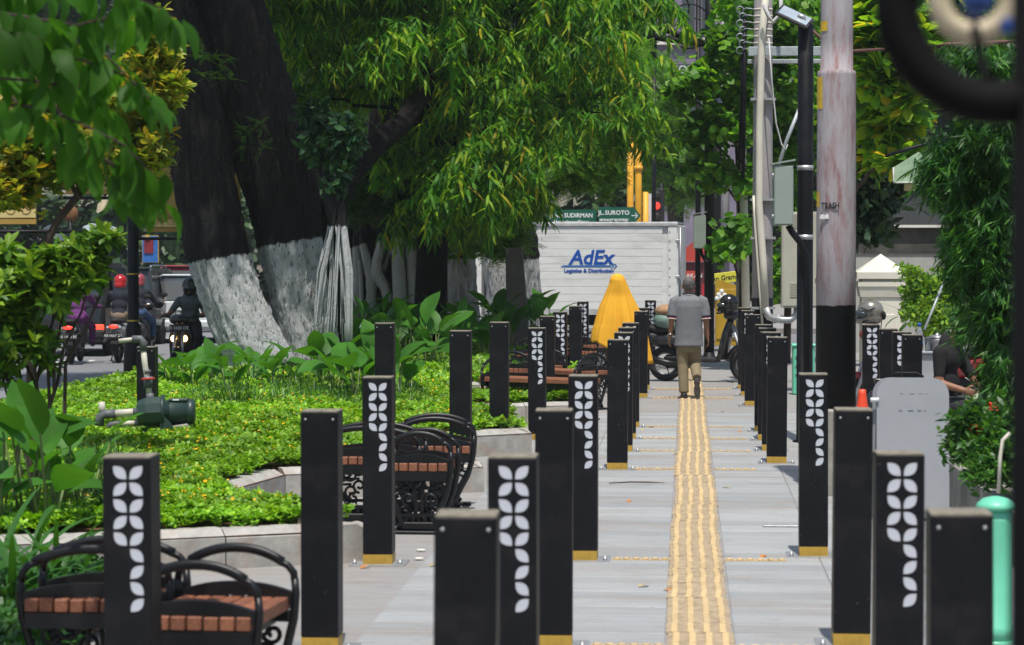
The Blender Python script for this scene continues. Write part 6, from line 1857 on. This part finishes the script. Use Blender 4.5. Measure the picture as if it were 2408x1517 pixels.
def loose_helmet(label, px, py, Y, mat, r=1.0):
    p = W(px, py, Y); t = thing('helmet', label, 'helmet', p)
    hm = MB(); hm.ball((.015, 0, .03), (.145 * r, .13 * r, .125 * r), 18, 12); hm.ball((.03, .0, -.06), (.12 * r, .115 * r, .08 * r), 14, 10); hm.ball((-.1 * r, 0, -.08), (.07 * r, .09 * r, .045 * r), 12, 8)
    remesh('shell', hm, .014, mat, t, 2)
    MB().ball((-.075 * r, -.02, -.01), (.1 * r, .115 * r, .05 * r), 14, 8).build('visor', m_glass, t)
    MB().tube([(.05 * r, -.128 * r, .06), (-.02, -.134 * r, .03), (-.1 * r, -.1 * r, .06)], .008, 6).build('stripe', m_ink, t)
    MB().torus((0, 0, -.1 * r), .1 * r, .012, (0, 0, 1), n=20, m=6).build('rubber_rim', m_rubber, t)
    return t
loose_helmet('glossy black helmet hung on the parked scooter mirror', 1712, 716, 38.2, m_blkh)
# motorbike parked by the gate pillar
MP = 29.2; mxp = X_(2250, MP)
scooter((mxp, MP, 0), R(196), 'parked red and black scooter beyond the cone beside the gate pillar', M_('red_fairing', (.25, .015, .02), rough=.25, spec=.6), tail=False)
loose_helmet('silver helmet resting on the handlebar beside the thick pole', 2044, 736, 28.6, m_silh, 1.0)

# ================================================================== SEATED PERSON AND THE THINGS AROUND
SYp = 23.2; sxp = X_(2222, SYp)
J = dict(fwd=Vector((.86, -.5, 0)).normalized(), hyaw=R(-120), pelvis=(0, 0, .55), chest=(.03, -.02, .98), head=(.13, -.09, 1.27), hf=Vector((0, 0, 1)),
         elr=(-.07, -.22, .76), wrr=(.14, -.31, .70), ell=(.3, .06, .74), wrl=(.36, -.2, .70), knr=(.26, -.36, .56), knl=(.46, -.05, .56), anr=(.26, -.4, .1), anl=(.5, -.12, .1))
figure((sxp, SYp, 0), 'seated person in black short-sleeved shirt with hands in lap under the bamboo', J, m_blackc, M_('dark_trousers', (.03, .03, .035), rough=.9), 0, hair=m_hairb, voxel=.014)
MB().box((0, 0, .22), (.42, .42, .44), bev=.02).build('stone_seat', m_wall).location = (sxp - .02, SYp + .05, 0)
tag(bpy.data.objects['stone_seat'], 'low weathered block under the seated person', 'seat')
CNY = 26.6; a, bq = W(2110, 905, CNY), W(2235, 832, CNY)
t = thing('street_counter', 'grey boxy counter carrying bottle and kettle behind the seated person', 'counter', (a.x, CNY, 0))
w = bq.x - a.x
MB().box((w / 2, .2, bq.z / 2), (w, .4, bq.z), bev=.008).build('cabinet', m_grey, t); MB().box((w / 2, .19, bq.z + .012), (w + .04, .44, .024), bev=.006).build('top', m_grey, t)
MB().box((w / 2, -.06, .52), (w, .14, .03)).build('ledge', m_plaster, t)
m_clear = M_('clear_plastic', (.5, .56, .58), rough=.1, var=.1, spec=.6); m_clear.node_tree.nodes['Principled BSDF'].inputs['Transmission Weight'].default_value = .7
m_bcap = M_('blue_cap', (.02, .12, .55), rough=.4)
zt = bq.z + .024
t = thing('water_bottle', 'clear plastic water bottle with blue cap on the grey counter', 'bottle', (X_(2165, CNY), CNY + .1, zt))
MB().lathe([(.035, 0), (.037, .02), (.036, .1), (.034, .12), (.037, .15), (.036, .19), (.02, .235), (.014, .245), (.014, .26)], n=18).build('bottle_body', m_clear, t)
MB().lathe([(.017, .258), (.017, .285), (.012, .29)], n=14).build('cap', m_bcap, t); MB().lathe([(.038, .05), (.038, .1)], n=18).build('label', m_bcap, t)
t = thing('plastic_cup', 'translucent plastic cup beside the water bottle', 'cup', (X_(2184, CNY), CNY + .05, zt))
MB().lathe([(.028, 0), (.036, .14), (.038, .145), (.034, .145), (.027, .01)], n=18).build('cup_wall', m_clear, t)
t = thing('cooking_pot', 'small grey pot on the counter beside the seated person', 'pot', (X_(2208, CNY), CNY + .15, zt))
MB().lathe([(.07, 0), (.1, .02), (.105, .12), (.1, .13)], n=24).build('pot_body', m_alu, t); MB().lathe([(.104, .13), (.08, .155), (.02, .17), (.02, .185)], n=24).build('lid', m_alu, t)
mb = MB().tube([W(2174, 775, 27.5), W(2225, 650, 27.9)], .014, 8)
tag(mb.build('broom_handle', m_gal), 'grey stick leaning up from the counter toward the bamboo', 'stick')
# white plastic chair
CH = 30.5; t = thing('plastic_chair', 'white plastic chair behind the parked scooter', 'chair', (X_(2146, CH), CH, 0))
o = MB().prism(rounded(.16, .5, .05), 'Y', 0, .03).build('backrest', m_white, t, loc=(-.08, .2, .42)); o.rotation_euler = (R(-8), 0, 0)
MB().box((0, 0, .42), (.4, .4, .03), bev=.012).build('seat', m_white, t)
for sx in (-1, 1):
    for sy in (-1, 1): MB().tube([(sx * .16, sy * .16, .42), (sx * .2, sy * .2, 0)], .02, 8).build('leg', m_white, t)
    MB().tube([(sx * .19, -.16, .42), (sx * .2, -.15, .62), (sx * .2, .15, .64), (sx * .17, .2, .7)], .018, 8).build('armrest', m_white, t)
# shrubs behind the chair
crown_tree('garden_shrub', 'bright leafy shrub behind the white plastic chair', 2175, 41, [(2170, 720, 40, 50, 50, .4, 1), (2210, 690, 40, 50, 60, .4, 1), (2150, 660, 40, 30, 40, .3, .5), (2200, 750, 39.5, 50, 40, .4, .8)], 420, [broad_cluster(s, 8, .1, .05, .1) for s in range(3)], leafmat('sunny_leaf', [(0, (.09, .22, .02)), (.6, (.17, .34, .03)), (1, (.32, .48, .04))], trans=.45), .03, 1.6, .8, 1.2, cat='shrub')
p = W(2165, 700, 41); t = thing('strap_palm', 'arching broad strap leaves above the white chair', 'plant', (p.x, 41, .0))
for k in range(9):
    o = obj('blade', sl[k % 4], t); o.matrix_local = Mrot((0, 0, .75), R(-60 + 30 * k), R(random.uniform(30, 70)), 0, random.uniform(.7, 1.0)) @ Matrix.Diagonal((1, 2.2, 1, 1))
MB().cyl((0, 0, 0), (0, 0, .8), .05, .04).build('stem', m_twig, t)

# ================================================================== CARS
def car(loc, rz, label, col, H=1.5, Wd=1.72, L=4.2, plate=None, suv=False, lamps=True, rails=False, spare=False):
    """local +y forward, rear at y=0"""
    t = thing('parked_car' if False else 'car', label, 'car', loc, rz)
    hw = Wd / 2; belt = H * .62; rh = hw * .80
    secs = [(0.0, .34, belt * .62, hw * .90), (.05, .28, belt * .98, hw * .96), (.45, .24, belt, hw), (L - .9, .24, belt * .98, hw), (L - .3, .27, belt * .82, hw * .95), (L, .33, belt * .6, hw * .85)]
    vs, fs = [], []
    for y, zb, zt_, w in secs:
        vs += [(-w * .92, y, zb), (-w, y, zb + .18), (-w, y, zt_ - .16), (-w * .93, y, zt_), (w * .93, y, zt_), (w, y, zt_ - .16), (w, y, zb + .18), (w * .92, y, zb)]
    for i in range(len(secs) - 1):
        for k in range(8):
            a, bq = i * 8 + k, i * 8 + (k + 1) % 8
            fs.append((a, bq, bq + 8, a + 8))
    fs += [tuple(range(8)), tuple(range((len(secs) - 1) * 8 + 7, (len(secs) - 1) * 8 - 1, -1))]
    MB().add(vs, fs).build('body', col, t)
    r0 = .12 if suv else .35
    cs = [(.05, belt - .02, hw * .93, hw * .93), (r0 + .06, H - .05, rh * 1.0, hw * .9), (r0 + .3, H, rh * .98, hw * .9), (L * .5, H, rh, hw), (L * .62, H - .06, rh * .98, hw), (L * .78, belt - .02, hw * .9, hw * .9)]
    vs = []; fs = []
    for y, z, w, wb in cs: vs += [(-wb * .97, y, belt - .03), (-w, y, max(z, belt - .02)), (w, y, max(z, belt - .02)), (wb * .97, y, belt - .03)]
    for i in range(len(cs) - 1):
        for k in range(4):
            a, bq = i * 4 + k, i * 4 + (k + 1) % 4
            fs.append((a, bq, bq + 4, a + 4))
    fs += [(0, 1, 2, 3), (len(vs) - 1, len(vs) - 2, len(vs) - 3, len(vs) - 4)]
    MB().add(vs, fs).build('cabin', col, t)
    # rear window, a pane proud of the tailgate slope
    y0_, y1_ = .05, r0 + .06; za, zb_ = belt + .03, H - .12
    def yy(z): return y0_ + (y1_ - y0_) * (z - belt) / (H - .05 - belt) - .012
    MB().add([(-hw * .84, yy(za), za), (hw * .84, yy(za), za), (rh * .88, yy(zb_), zb_), (-rh * .88, yy(zb_), zb_),
              (-hw * .84, yy(za) + .02, za), (hw * .84, yy(za) + .02, za), (rh * .88, yy(zb_) + .02, zb_), (-rh * .88, yy(zb_) + .02, zb_)],
             [(0, 1, 2, 3), (7, 6, 5, 4), (0, 4, 5, 1), (1, 5, 6, 2), (2, 6, 7, 3), (3, 7, 4, 0)]).build('rear_window', m_glass, t)
    for s in (-1, 1):
        MB().add([(s * (hw * .965), L * .2, belt + .02), (s * (hw * .965), L * .66, belt + .02), (s * (rh + .02), L * .58, H - .1), (s * (rh + .02), L * .22, H - .1)], [(0, 1, 2, 3)]).build('side_window', m_glass, t)
        MB().ball((s * (hw + .1), L * .66, belt + .1), (.1, .05, .08), 10, 8).build('wing_mirror', col, t)
        m_tl = emit('brake_lamp', (1, .08, .03), 1.6, (.3, .02, .02)) if lamps else M_('red_lens', (.22, .015, .015), rough=.2, var=.05)
        zl = belt * .78 if not suv else .58
        MB().box((s * hw * .80, -.012, zl), (.24, .05, .12), bev=.015).build('tail_lamp', m_tl, t)
        for w_y in (.72, L - .8): wheel(t, (s * (hw - .1), w_y, .31), .31, .2, 'X')
    MB().box((0, -.05, .44), (Wd * .97, .14, .2), bev=.05).build('bumper', m_rubber if suv else col, t)
    MB().box((0, r0 + .1, H + .01), (Wd * .74, .28, .05), bev=.02).build('roof_spoiler', col, t)
    MB().tube([(-.05, y0_ - .02, belt + .08), (.3, y0_ + .0, belt + .13)], .012, 6).build('wiper', m_rubber, t)
    if rails:
        for s in (-1, 1): MB().tube([(s * rh * .85, .6, H + .02), (s * rh * .85, .7, H + .07), (s * rh * .85, 2.2, H + .07), (s * rh * .85, 2.3, H + .01)], .02, 6).build('roof_rail', m_chrome, t)
    if plate:
        p = MB().box((0, -.015, belt * .72), (.44, .02, .14), bev=.005).build('number_plate', m_ink, t)
        text('lettering', plate, .1, m_wtext, p, face_at(0, -.028, belt * .72), extrude=.001)
    return t
m_carblk = M_('black_car_paint', (.012, .013, .016), rough=.2, var=.2, spec=.6); m_cargry = M_('grey_car_paint', (.05, .055, .06), rough=.2, metal=.4)
m_carwht = M_('white_car_paint', (.52, .56, .57), rough=.22, var=.05, spec=.6); m_carred = M_('red_car_paint', (.26, .03, .045), rough=.22, spec=.6)
car((X_(150, 50.4) + .02, 50.4, RZ), 0, 'tall black off-road car with lit lamps behind the glossy shrub', m_carblk, H=1.86, Wd=1.68, suv=True, plate=None)
car((X_(280, 57), 57, RZ), 0, 'dark grey car with roof rails behind the black banner pole', m_cargry, H=1.72, suv=True, rails=True, lamps=False)
car((X_(425, 58), 58, RZ), 0, 'white hatchback with dark rear window and number plate AD 8612 AD', m_carwht, H=1.55, Wd=1.7, plate='AD 8612 AD', lamps=False)
car((X_(430, 68), 68, RZ), 0, 'dark red car whose roof shows above the white hatchback', m_carred, H=1.72, Wd=1.8, lamps=False)
car((X_(1140, 74), 70, RZ), 0, 'silver car glimpsed between the painted trunks', M_('silver_car_paint', (.4, .42, .44), rough=.22, metal=.4), H=1.5, lamps=False)
loose = car((X_(60, 66), 66, RZ), 0, 'blue-grey car far behind the black off-road car', M_('bluegrey_car_paint', (.2, .23, .26), rough=.22), H=1.6, lamps=False)

# ================================================================== BANNERS, DECOR, STALLS
m_ban = M_('gold_banner', (.48, .34, .105), rough=.7, var=.08, scale=1.2); m_ban2 = M_('banner_print', (.35, .21, .05), rough=.7, var=.1); m_ban3 = M_('banner_light', (.56, .44, .19), rough=.7, var=.08)
PBY = 37.2; pb = Vector((X_(313, PBY), PBY, .1))
t = thing('banner_pole', 'black round pole with brass rings and arms carrying event banners', 'pole', pb)
MB().lathe([(.15, -.15), (.145, .3), (.11, .75), (.083, .8), (.083, 5.4), (.06, 5.45)], n=20).build('shaft', m_black, t)
m_brass = M_('brass_ring', (.5, .33, .06), rough=.3, metal=.7)
for py in (645, 756): MB().torus((0, 0, Z_(py, PBY) - .1), .085, .013, (0, 0, 1), n=24, m=8).build('brass_ring', m_brass, t)
za = Z_(561, PBY) - .1; MB().cyl((0, 0, za), (1.62, 0, za), .022, n=8).build('banner_arm', m_black, t)
zb = Z_(464, PBY) - .1; MB().cyl((0, 0, zb), (-1.1, 0, zb), .025, n=8).build('banner_arm', m_black, t)
MB().torus((.13, 0, za - .14), .035, .004, (0, 1, 0), n=14, m=5, a0=R(-150), a1=R(100)).build('banner_hook', m_steel, t)
def banner(label, x0, x1, z0, z1, Y, lines):
    t = thing('event_banner', label, 'banner', (x0, Y, z0)); w, h = x1 - x0, z1 - z0
    n_ = 14; vs = []; fs = []
    for i in range(n_ + 1):
        u = i / n_; yv = .018 * math.sin(u * 7)
        vs += [(u * w, yv, 0), (u * w, yv * .4, h)]
    for i in range(n_): fs.append((2 * i, 2 * i + 2, 2 * i + 3, 2 * i + 1))
    o = MB().add(vs, fs, True).build('cloth', m_ban, t); o.modifiers.new('s', 'SOLIDIFY').thickness = .003
    MB().box((w / 2, 0, .03), (w, .045, .05)).build('hem', m_ban2, t)
    # cloud border and outline drawing
    pts = [(0, .07)] + [(w * i / 12, .16 + .05 * math.sin(i * 2.1) + .03 * (i % 2)) for i in range(13)] + [(w, .07)]
    MB().prism(pts, 'Y', -.027, -.025).build('cloud_print', m_ban3, t)
    mb = MB()
    for k in range(6):
        cx = w * (.1 + .16 * k); mb.torus((cx, -.03, .16), .05, .004, (0, 1, 0), n=16, m=4); mb.torus((cx + .03, -.03, .18), .025, .004, (0, 1, 0), n=12, m=4)
    mb.build('outline_print', m_ban2, t)
    for s, x, z, sz in lines: text('lettering', s, sz, m_ink, t, face_at(x, -.028, z), extrude=.001, align='LEFT')
    return t
x0 = pb.x + .2
banner('gold event banner with date lines right of the black pole, half behind trunk', x0, x0 + 1.4, Z_(545, PBY), Z_(545, PBY) + 1.9, PBY, [('9x', W(385, 388, PBY).x - x0, Z_(388, PBY) - Z_(545, PBY), .12), ('8-17 NOV', W(371, 404, PBY).x - x0, Z_(404, PBY) - Z_(545, PBY), .12), ('09.00 - 21', W(365, 420, PBY).x - x0, Z_(420, PBY) - Z_(545, PBY), .12)])
banner('gold event banner left of the black pole behind yellow leaves', pb.x - 1.0, pb.x - .2, Z_(455, PBY), Z_(455, PBY) + 1.6, PBY, [('S', W(168, 312, PBY).x - (pb.x - 1.0), Z_(312, PBY) - Z_(455, PBY), .13)])
xb = X_(86, 26); 
banner('gold event banner hanging at the frame edge', xb - 1.0, xb, Z_(527, 26), Z_(527, 26) + 1.4, 26, [])
t = thing('banner_pole', 'black banner pole outside the frame whose arm enters at the edge', 'pole', (xb - 1.25, 26, .1))
MB().lathe([(.11, 0), (.105, .3), (.085, .75), (.066, .8), (.066, 4.4)], n=16).build('shaft', m_black, t)
zz = Z_(544, 26) - .1; MB().cyl((0, 0, zz), (1.75, 0, zz), .02, n=8).build('banner_arm', m_black, t)
# sunflower street ornament
OYf = 60; of = Vector((X_(165, OYf), OYf, -.1))
t = thing('sunflower_ornament', 'large metal sunflower ornament with pale leaves above the traffic', 'ornament', of)
m_sf = M_('sunflower_petals', (.3, .14, .03), rough=.6, var=.3); m_sfc = M_('sunflower_centre', (.16, .07, .025), rough=.7, var=.3); m_sfl = M_('pale_metal_leaf', (.33, .4, .42), rough=.5, var=.2); m_sfp = M_('pale_petal', (.42, .36, .24), rough=.6, var=.2)
c = W(165, 502, OYf) - of
for k in range(16):
    a = 2 * PI * k / 16
    v, f = leaf_t(.3, .12, 3, [.5, 1, .8, .05], droop=.3); 
    o = obj('petal', np_mesh('petal', v, f), t, m_sf); o.matrix_local = Matrix.Translation(c) @ Matrix.Rotation(a, 4, 'Y') @ Matrix.Rotation(R(10), 4, 'Z')
MB().lathe([(.2, 0), (.19, .05), (.1, .08)], c, n=20, axis=(0, -1, 0)).build('flower_centre', m_sfc, t)
MB().tube([(0, 0, 0), (.02, 0, 1.5), tuple(c)], .05, 8).build('stalk', m_black, t)
for px, py, rot_, s, mm in ((228, 500, -55, .65, m_sfp), (195, 535, 5, .75, m_sfl), (140, 530, 160, .5, m_sfl), (160, 560, 190, .6, m_sfl), (235, 540, -10, .4, m_sfl)):
    v, f = leaf_t(s, s * .35, 4, [.2, 1, 1, .7, .05], droop=.4)
    p = W(px, py, OYf) - of
    o = obj('metal_leaf', np_mesh('metal_leaf', v, f), t, mm); o.matrix_local = Matrix.Translation(p) @ Matrix.Rotation(R(rot_), 4, 'Y') @ Matrix.Rotation(R(70), 4, 'X')
    MB().tube([tuple(p), ((p.x + c.x) / 2, .05, min(p.z, c.z) - .2), (.02, 0, 1.5)], .015, 5).build('leaf_stalk', m_black, t)
# blue and red sign
BYs = 72; a, bq = W(335, 617, BYs), W(371, 555, BYs); m_bl = M_('sign_blue', (.03, .14, .42), rough=.5); m_rd = M_('sign_maroon', (.2, .02, .03), rough=.5)
t = thing('shop_sign', 'blue sign board with maroon panel beyond the red car', 'sign', (a.x, BYs, 0))
w, h = bq.x - a.x, bq.z - a.z
MB().box((w / 2, .05, a.z + h / 2), (w, .1, h)).build('board', m_bl, t); MB().box((w * .42, -.01, a.z + h * .62), (w * .6, .04, h * .55)).build('panel', m_rd, t)
MB().box((w * .35, -.04, a.z + h * .95), (w * .3, .04, h * .2)).build('yellow_tab', m_ban, t)
MB().box((w / 2, .06, a.z + h / 2), (w * 1.06, .07, h * 1.04)).build('border', m_yel, t)
MB().cyl((w / 2, .12, -.1), (w / 2, .12, a.z), .05).build('post', m_black, t)
# red food stall behind the truck
RYs = 74; a = W(1590, 800, RYs); t = thing('food_stall', 'red tented food stall with maroon signs behind the truck', 'stall', (a.x, RYs, -.1))
m_tent = M_('red_tent', (.42, .045, .03), rough=.7, var=.15, scale=1.5); m_mar = M_('maroon_panel', (.10, .02, .025), rough=.7, var=.2)
def q(px, py): p = W(px, py, RYs); return (p.x - a.x, p.z + .1)
MB().prism([q(1590, 615), q(1592, 600), q(1635, 565), q(1680, 585), q(1680, 615)], 'Y', -.1, 2).build('tent_roof', m_tent, t)
MB().prism([q(1590, 760), q(1590, 617), q(1680, 617), q(1680, 760)], 'Y', 0, 1.9).build('wall', m_mar, t)
p0, p1 = q(1596, 660), q(1645, 637); MB().box(((p0[0] + p1[0]) / 2, -.03, (p0[1] + p1[1]) / 2), (p1[0] - p0[0], .04, p1[1] - p0[1])).build('sign_strip', m_tent, t)
text('lettering', 'L. MAKAN', .17, m_wtext, t, face_at((p0[0] + p1[0]) / 2, -.055, (p0[1] + p1[1]) / 2))
p0, p1 = q(1650, 745), q(1668, 668); MB().box(((p0[0] + p1[0]) / 2, -.03, (p0[1] + p1[1]) / 2), (p1[0] - p0[0], .04, p1[1] - p0[1])).build('red_panel', M_('bright_red', (.4, .015, .03), rough=.5), t)
# yellow kiosk and shop sign
KY = 54; a = W(1682, 830, KY); t = thing('yellow_kiosk', 'ochre yellow kiosk cabinet with white flower print beside the lamp post', 'kiosk', (a.x, KY, 0))
m_kio = M_('kiosk_yellow', (.42, .26, .02), rough=.5, var=.1, scale=3)
tp = W(1734, 665, KY); w = tp.x - a.x
MB().prism([(0, 0), (w, 0), (w, tp.z - .06), (w * .2, tp.z + .06), (0, tp.z + .02)], 'Y', 0, .7).build('cabinet', m_kio, t)
MB().box((w * .5, -.012, tp.z * .5), (w * .9, .024, tp.z * .8), bev=.006).build('door', m_kio, t)
for k, (px, py) in enumerate([(1690, 693), (1697, 685), (1704, 694), (1696, 700), (1686, 702), (1712, 700)]):
    p = W(px, py, KY); MB().lathe([(.05, 0), (.04, .006)], (p.x - a.x, -.026, p.z), n=8, axis=(0, -1, 0)).build('flower_print', m_wtext, t)
KY = 57; a, bq = W(1672, 668, KY), W(1744, 640, KY); t = thing('shop_sign', 'tilted yellow sign reading Toko Gramedia above the kiosk', 'sign', (a.x, KY, a.z), 0)
m_sg = M_('sign_lime_yellow', (.62, .58, .05), rough=.5, var=.05)
w = bq.x - a.x
o = MB().box((w / 2, 0, .1), (w, .05, .24), bev=.01).build('board', m_sg, t); o.rotation_euler = (0, R(-7), 0)
tx = text('lettering', 'Toko Gramedia', .15, m_ink, t, Matrix.Rotation(R(-7), 4, 'Y') @ face_at(w * .5, -.03, .1), bold=.002, xs=.92)
MB().cyl((w * .2, .06, -2.0), (w * .2, .06, .1), .03).build('post', m_steel, t); MB().cyl((w * .8, .06, -2.0), (w * .8, .06, .18), .03).build('post', m_steel, t)
# tapered slab
OB = 43.5; a = W(1190, 810, OB); t = thing('stone_slab', 'tall tapered grey stone slab standing in the garden bed', 'slab', (a.x, OB, .0))
g = lambda px, py: (W(px, py, OB).x - a.x, W(px, py, OB).z)
m_slabst = M_('slab_stone', (.13, .12, .11), rough=.9, var=.15, scale=5, bmp=.3, bscale=60)
MB().prism([g(1190, 850), g(1249, 850), g(1227, 582), g(1189, 583)], 'Y', 0, .22).build('slab_body', m_slabst, t)
MB().box((g(1215, 800)[0], .1, .12), (.62, .5, .24), bev=.02).build('plinth', m_slabst, t)

# ================================================================== PUMP AND PIPES IN THE BED
PPY = 22.9; pp = W(340, 1010, PPY); pp.z = .2
t = thing('water_pump', 'dark green electric pump with white pipes lying on the garden bed', 'pump', pp)
m_pump = M_('pump_green', (.022, .045, .04), rough=.4, var=.2, scale=8, spec=.5); m_pvc = M_('white_pvc', (.52, .5, .43), rough=.5, var=.12, scale=6, dirt=(.3, .26, .2)); m_pvcg = M_('grey_pvc', (.10, .11, .12), rough=.5, var=.15)
def q(px, py, dy=0): return W(px, py, PPY + dy) - pp
c = q(365, 968); ax = Vector((1, .12, .03)).normalized()
MB().lathe([(.05, -.17), (.11, -.15), (.135, -.08), (.14, .02), (.14, .06)], c, n=10, axis=ax, smooth=False).build('pump_head', m_pump, t)
MB().lathe([(.15, .06), (.15, .085), (.10, .09), (.10, .14)], c, n=24, axis=ax).build('flange', m_pump, t)
MB().lathe([(.105, .13), (.108, .14), (.108, .29), (.115, .292), (.115, .345), (.09, .36)], c + Vector((0, 0, -.01)), n=28, axis=ax).build('motor', m_pump, t)
MB().box(c + ax * .22 + Vector((0, -.02, .1)), (.18, .09, .03), bev=.008).build('terminal_box', m_pump, t)
MB().box(c + ax * .2 + Vector((0, -.067, .105)), (.055, .004, .014)).build('label_plate', m_wtext, t)
MB().prism([(c.x + .05, c.z - .22), (c.x + .22, c.z - .22), (c.x + .16, c.z - .1), (c.x + .08, c.z - .02)], 'Y', c.y - .1, c.y + .1).build('foot', m_pump, t)
MB().tube([q(270, 973), q(325, 969)], .036, 12).build('suction_pipe', m_pvc, t); MB().tube([q(278, 997), q(325, 994)], .026, 12).build('return_pipe', m_pvc, t)
MB().tube([q(315, 970), q(332, 968)], .042, 12).build('pipe_coupling', m_pvcg, t); MB().tube([q(318, 994), q(334, 993)], .033, 12).build('pipe_coupling', m_pvcg, t)
MB().tube([q(272, 973), q(250, 974), q(236, 980), q(232, 1010)], .043, 12).build('pipe_elbow', m_pvcg, t); MB().tube([q(285, 997), q(262, 998), q(252, 1010)], .033, 12).build('pipe_elbow', m_pvcg, t)
MB().tube([q(233, 1005), q(235, 1045)], .036, 12).build('drop_pipe', m_pvc, t); MB().tube([q(252, 1005), q(254, 1040)], .03, 12).build('drop_pipe', m_pvcg, t)
MB().tube([q(241, 975, .1), q(239, 945, .1)], .03, 12).build('stub_pipe', m_pvc, t)
MB().tube([q(352, 935), q(348, 895), q(341, 860), q(337, 820)], [.027, .027, .027, .027], 12).build('riser_pipe', m_pvc, t)
MB().tube([q(355, 945), q(352, 925)], .037, 12).build('riser_socket', m_pvcg, t); MB().tube([q(349, 912), q(348, 885)], .042, 12).build('valve', m_pvcg, t); MB().tube([q(347, 878), q(346, 870)], .034, 12).build('valve_collar', m_pvcg, t)
MB().tube([q(333, 892, -.05), q(364, 890, -.05)], .011, 8).build('valve_lever', m_tent, t)
MB().tube([q(337, 825), q(337, 805), q(331, 797), q(312, 798)], .034, 12).build('outlet_elbow', m_pvcg, t); MB().tube([q(316, 798), q(280, 802)], .021, 12).build('outlet_pipe', m_pvc, t)
o = MB().box((0, 0, 0), (.34, .24, .05), bev=.012, rot=(.03, R(-9), .1)).build('paving_offcut', m_conc); o.location = q(400, 1012) + pp + Vector((0, .05, 0)); o.location.z = .33
tag(o, 'broken concrete slab propped under the green pump', 'stone')
o = MB().box((0, 0, 0), (.32, .26, .08), bev=.02, rot=(0, .06, -.1)).build('dark_stone', m_moss); o.location = q(450, 1028) + pp; o.location.z = .27
tag(o, 'dark flat stone lying beside the green pump', 'stone')

# ================================================================== LITTER ON THE PAVEMENT
m_leafo = M_('dry_orange_leaf', (.5, .17, .02), rough=.7, var=.2); m_leafy = M_('dry_yellow_leaf', (.5, .36, .05), rough=.7, var=.2)
v, f = leaf_t(.09, .04, 3, [.1, 1, .8, .05], droop=.5, fold=.2)
lm = [np_mesh('fallen_leaf', v, f) for _ in range(2)]; lm[0].materials.append(m_leafo); lm[1].materials.append(m_leafy)
def gnd(px, py):
    Y = CAM_H * FPX / (py - 600); 
    for _ in range(3):
        z = W(px, py, Y).z; Y = Y * CAM_H / max(.1, CAM_H - z + .0)
    return W(px, py, Y)
for i, (px, py, k) in enumerate([(1512, 1012, 1), (1540, 1006, 1), (1502, 1004, 0), (1740, 1017, 0), (1690, 970, 1), (1580, 1071, 1), (1560, 1390, 0), (1500, 1384, 1), (1800, 1310, 0), (1850, 1240, 1), (1720, 1150, 1), (1480, 1180, 0), (1010, 1335, 1), (870, 1335, 0)]):
    p = gnd(px, py); o = obj('fallen_leaf', lm[k], None, loc=(p.x, p.y, .014), rot=(0, R(-6), random.uniform(0, 6)))
    tag(o, 'dry orange leaf lying on the pavement' if k == 0 else 'dry yellow leaf lying on the pavement', 'leaf', 'dry orange leaves on the pavement' if k == 0 else 'dry yellow leaves on the pavement')
mb = MB()
for px0, px1, py in ((1440, 1550, 1141), (1805, 1880, 1241)):
    pass
p = gnd(1495, 1141); o = MB().tube([(-.22, 0, 0), (-.05, .03, .008), (.1, .0, .01), (.24, .05, 0)], [.004, .006, .006, .002], 6).build('dead_twig', m_twig); o.location = (p.x, p.y, .016); tag(o, 'dark dead twig lying left of the yellow strip', 'twig')
p = gnd(1845, 1241); o = MB().box((0, 0, 0), (.3, .08, .012), bev=.002).build('drain_cover', m_steel); o.location = (p.x, p.y, .014); tag(o, 'narrow metal drain cover set in the pavement by the bollards', 'drain cover')
p = gnd(1480, 1290)
for i, (px, py) in enumerate([(990, 1298), (985, 1318), (1125, 1213)]):
    p = gnd(px, py); o = MB().ball((0, 0, 0), (.035, .02, .008), 7, 4).build('paper_scrap', m_plaster); o.location = (p.x, p.y, .012); tag(o, 'small white paper scrap beside the benches', 'paper', 'paper scraps beside the benches')
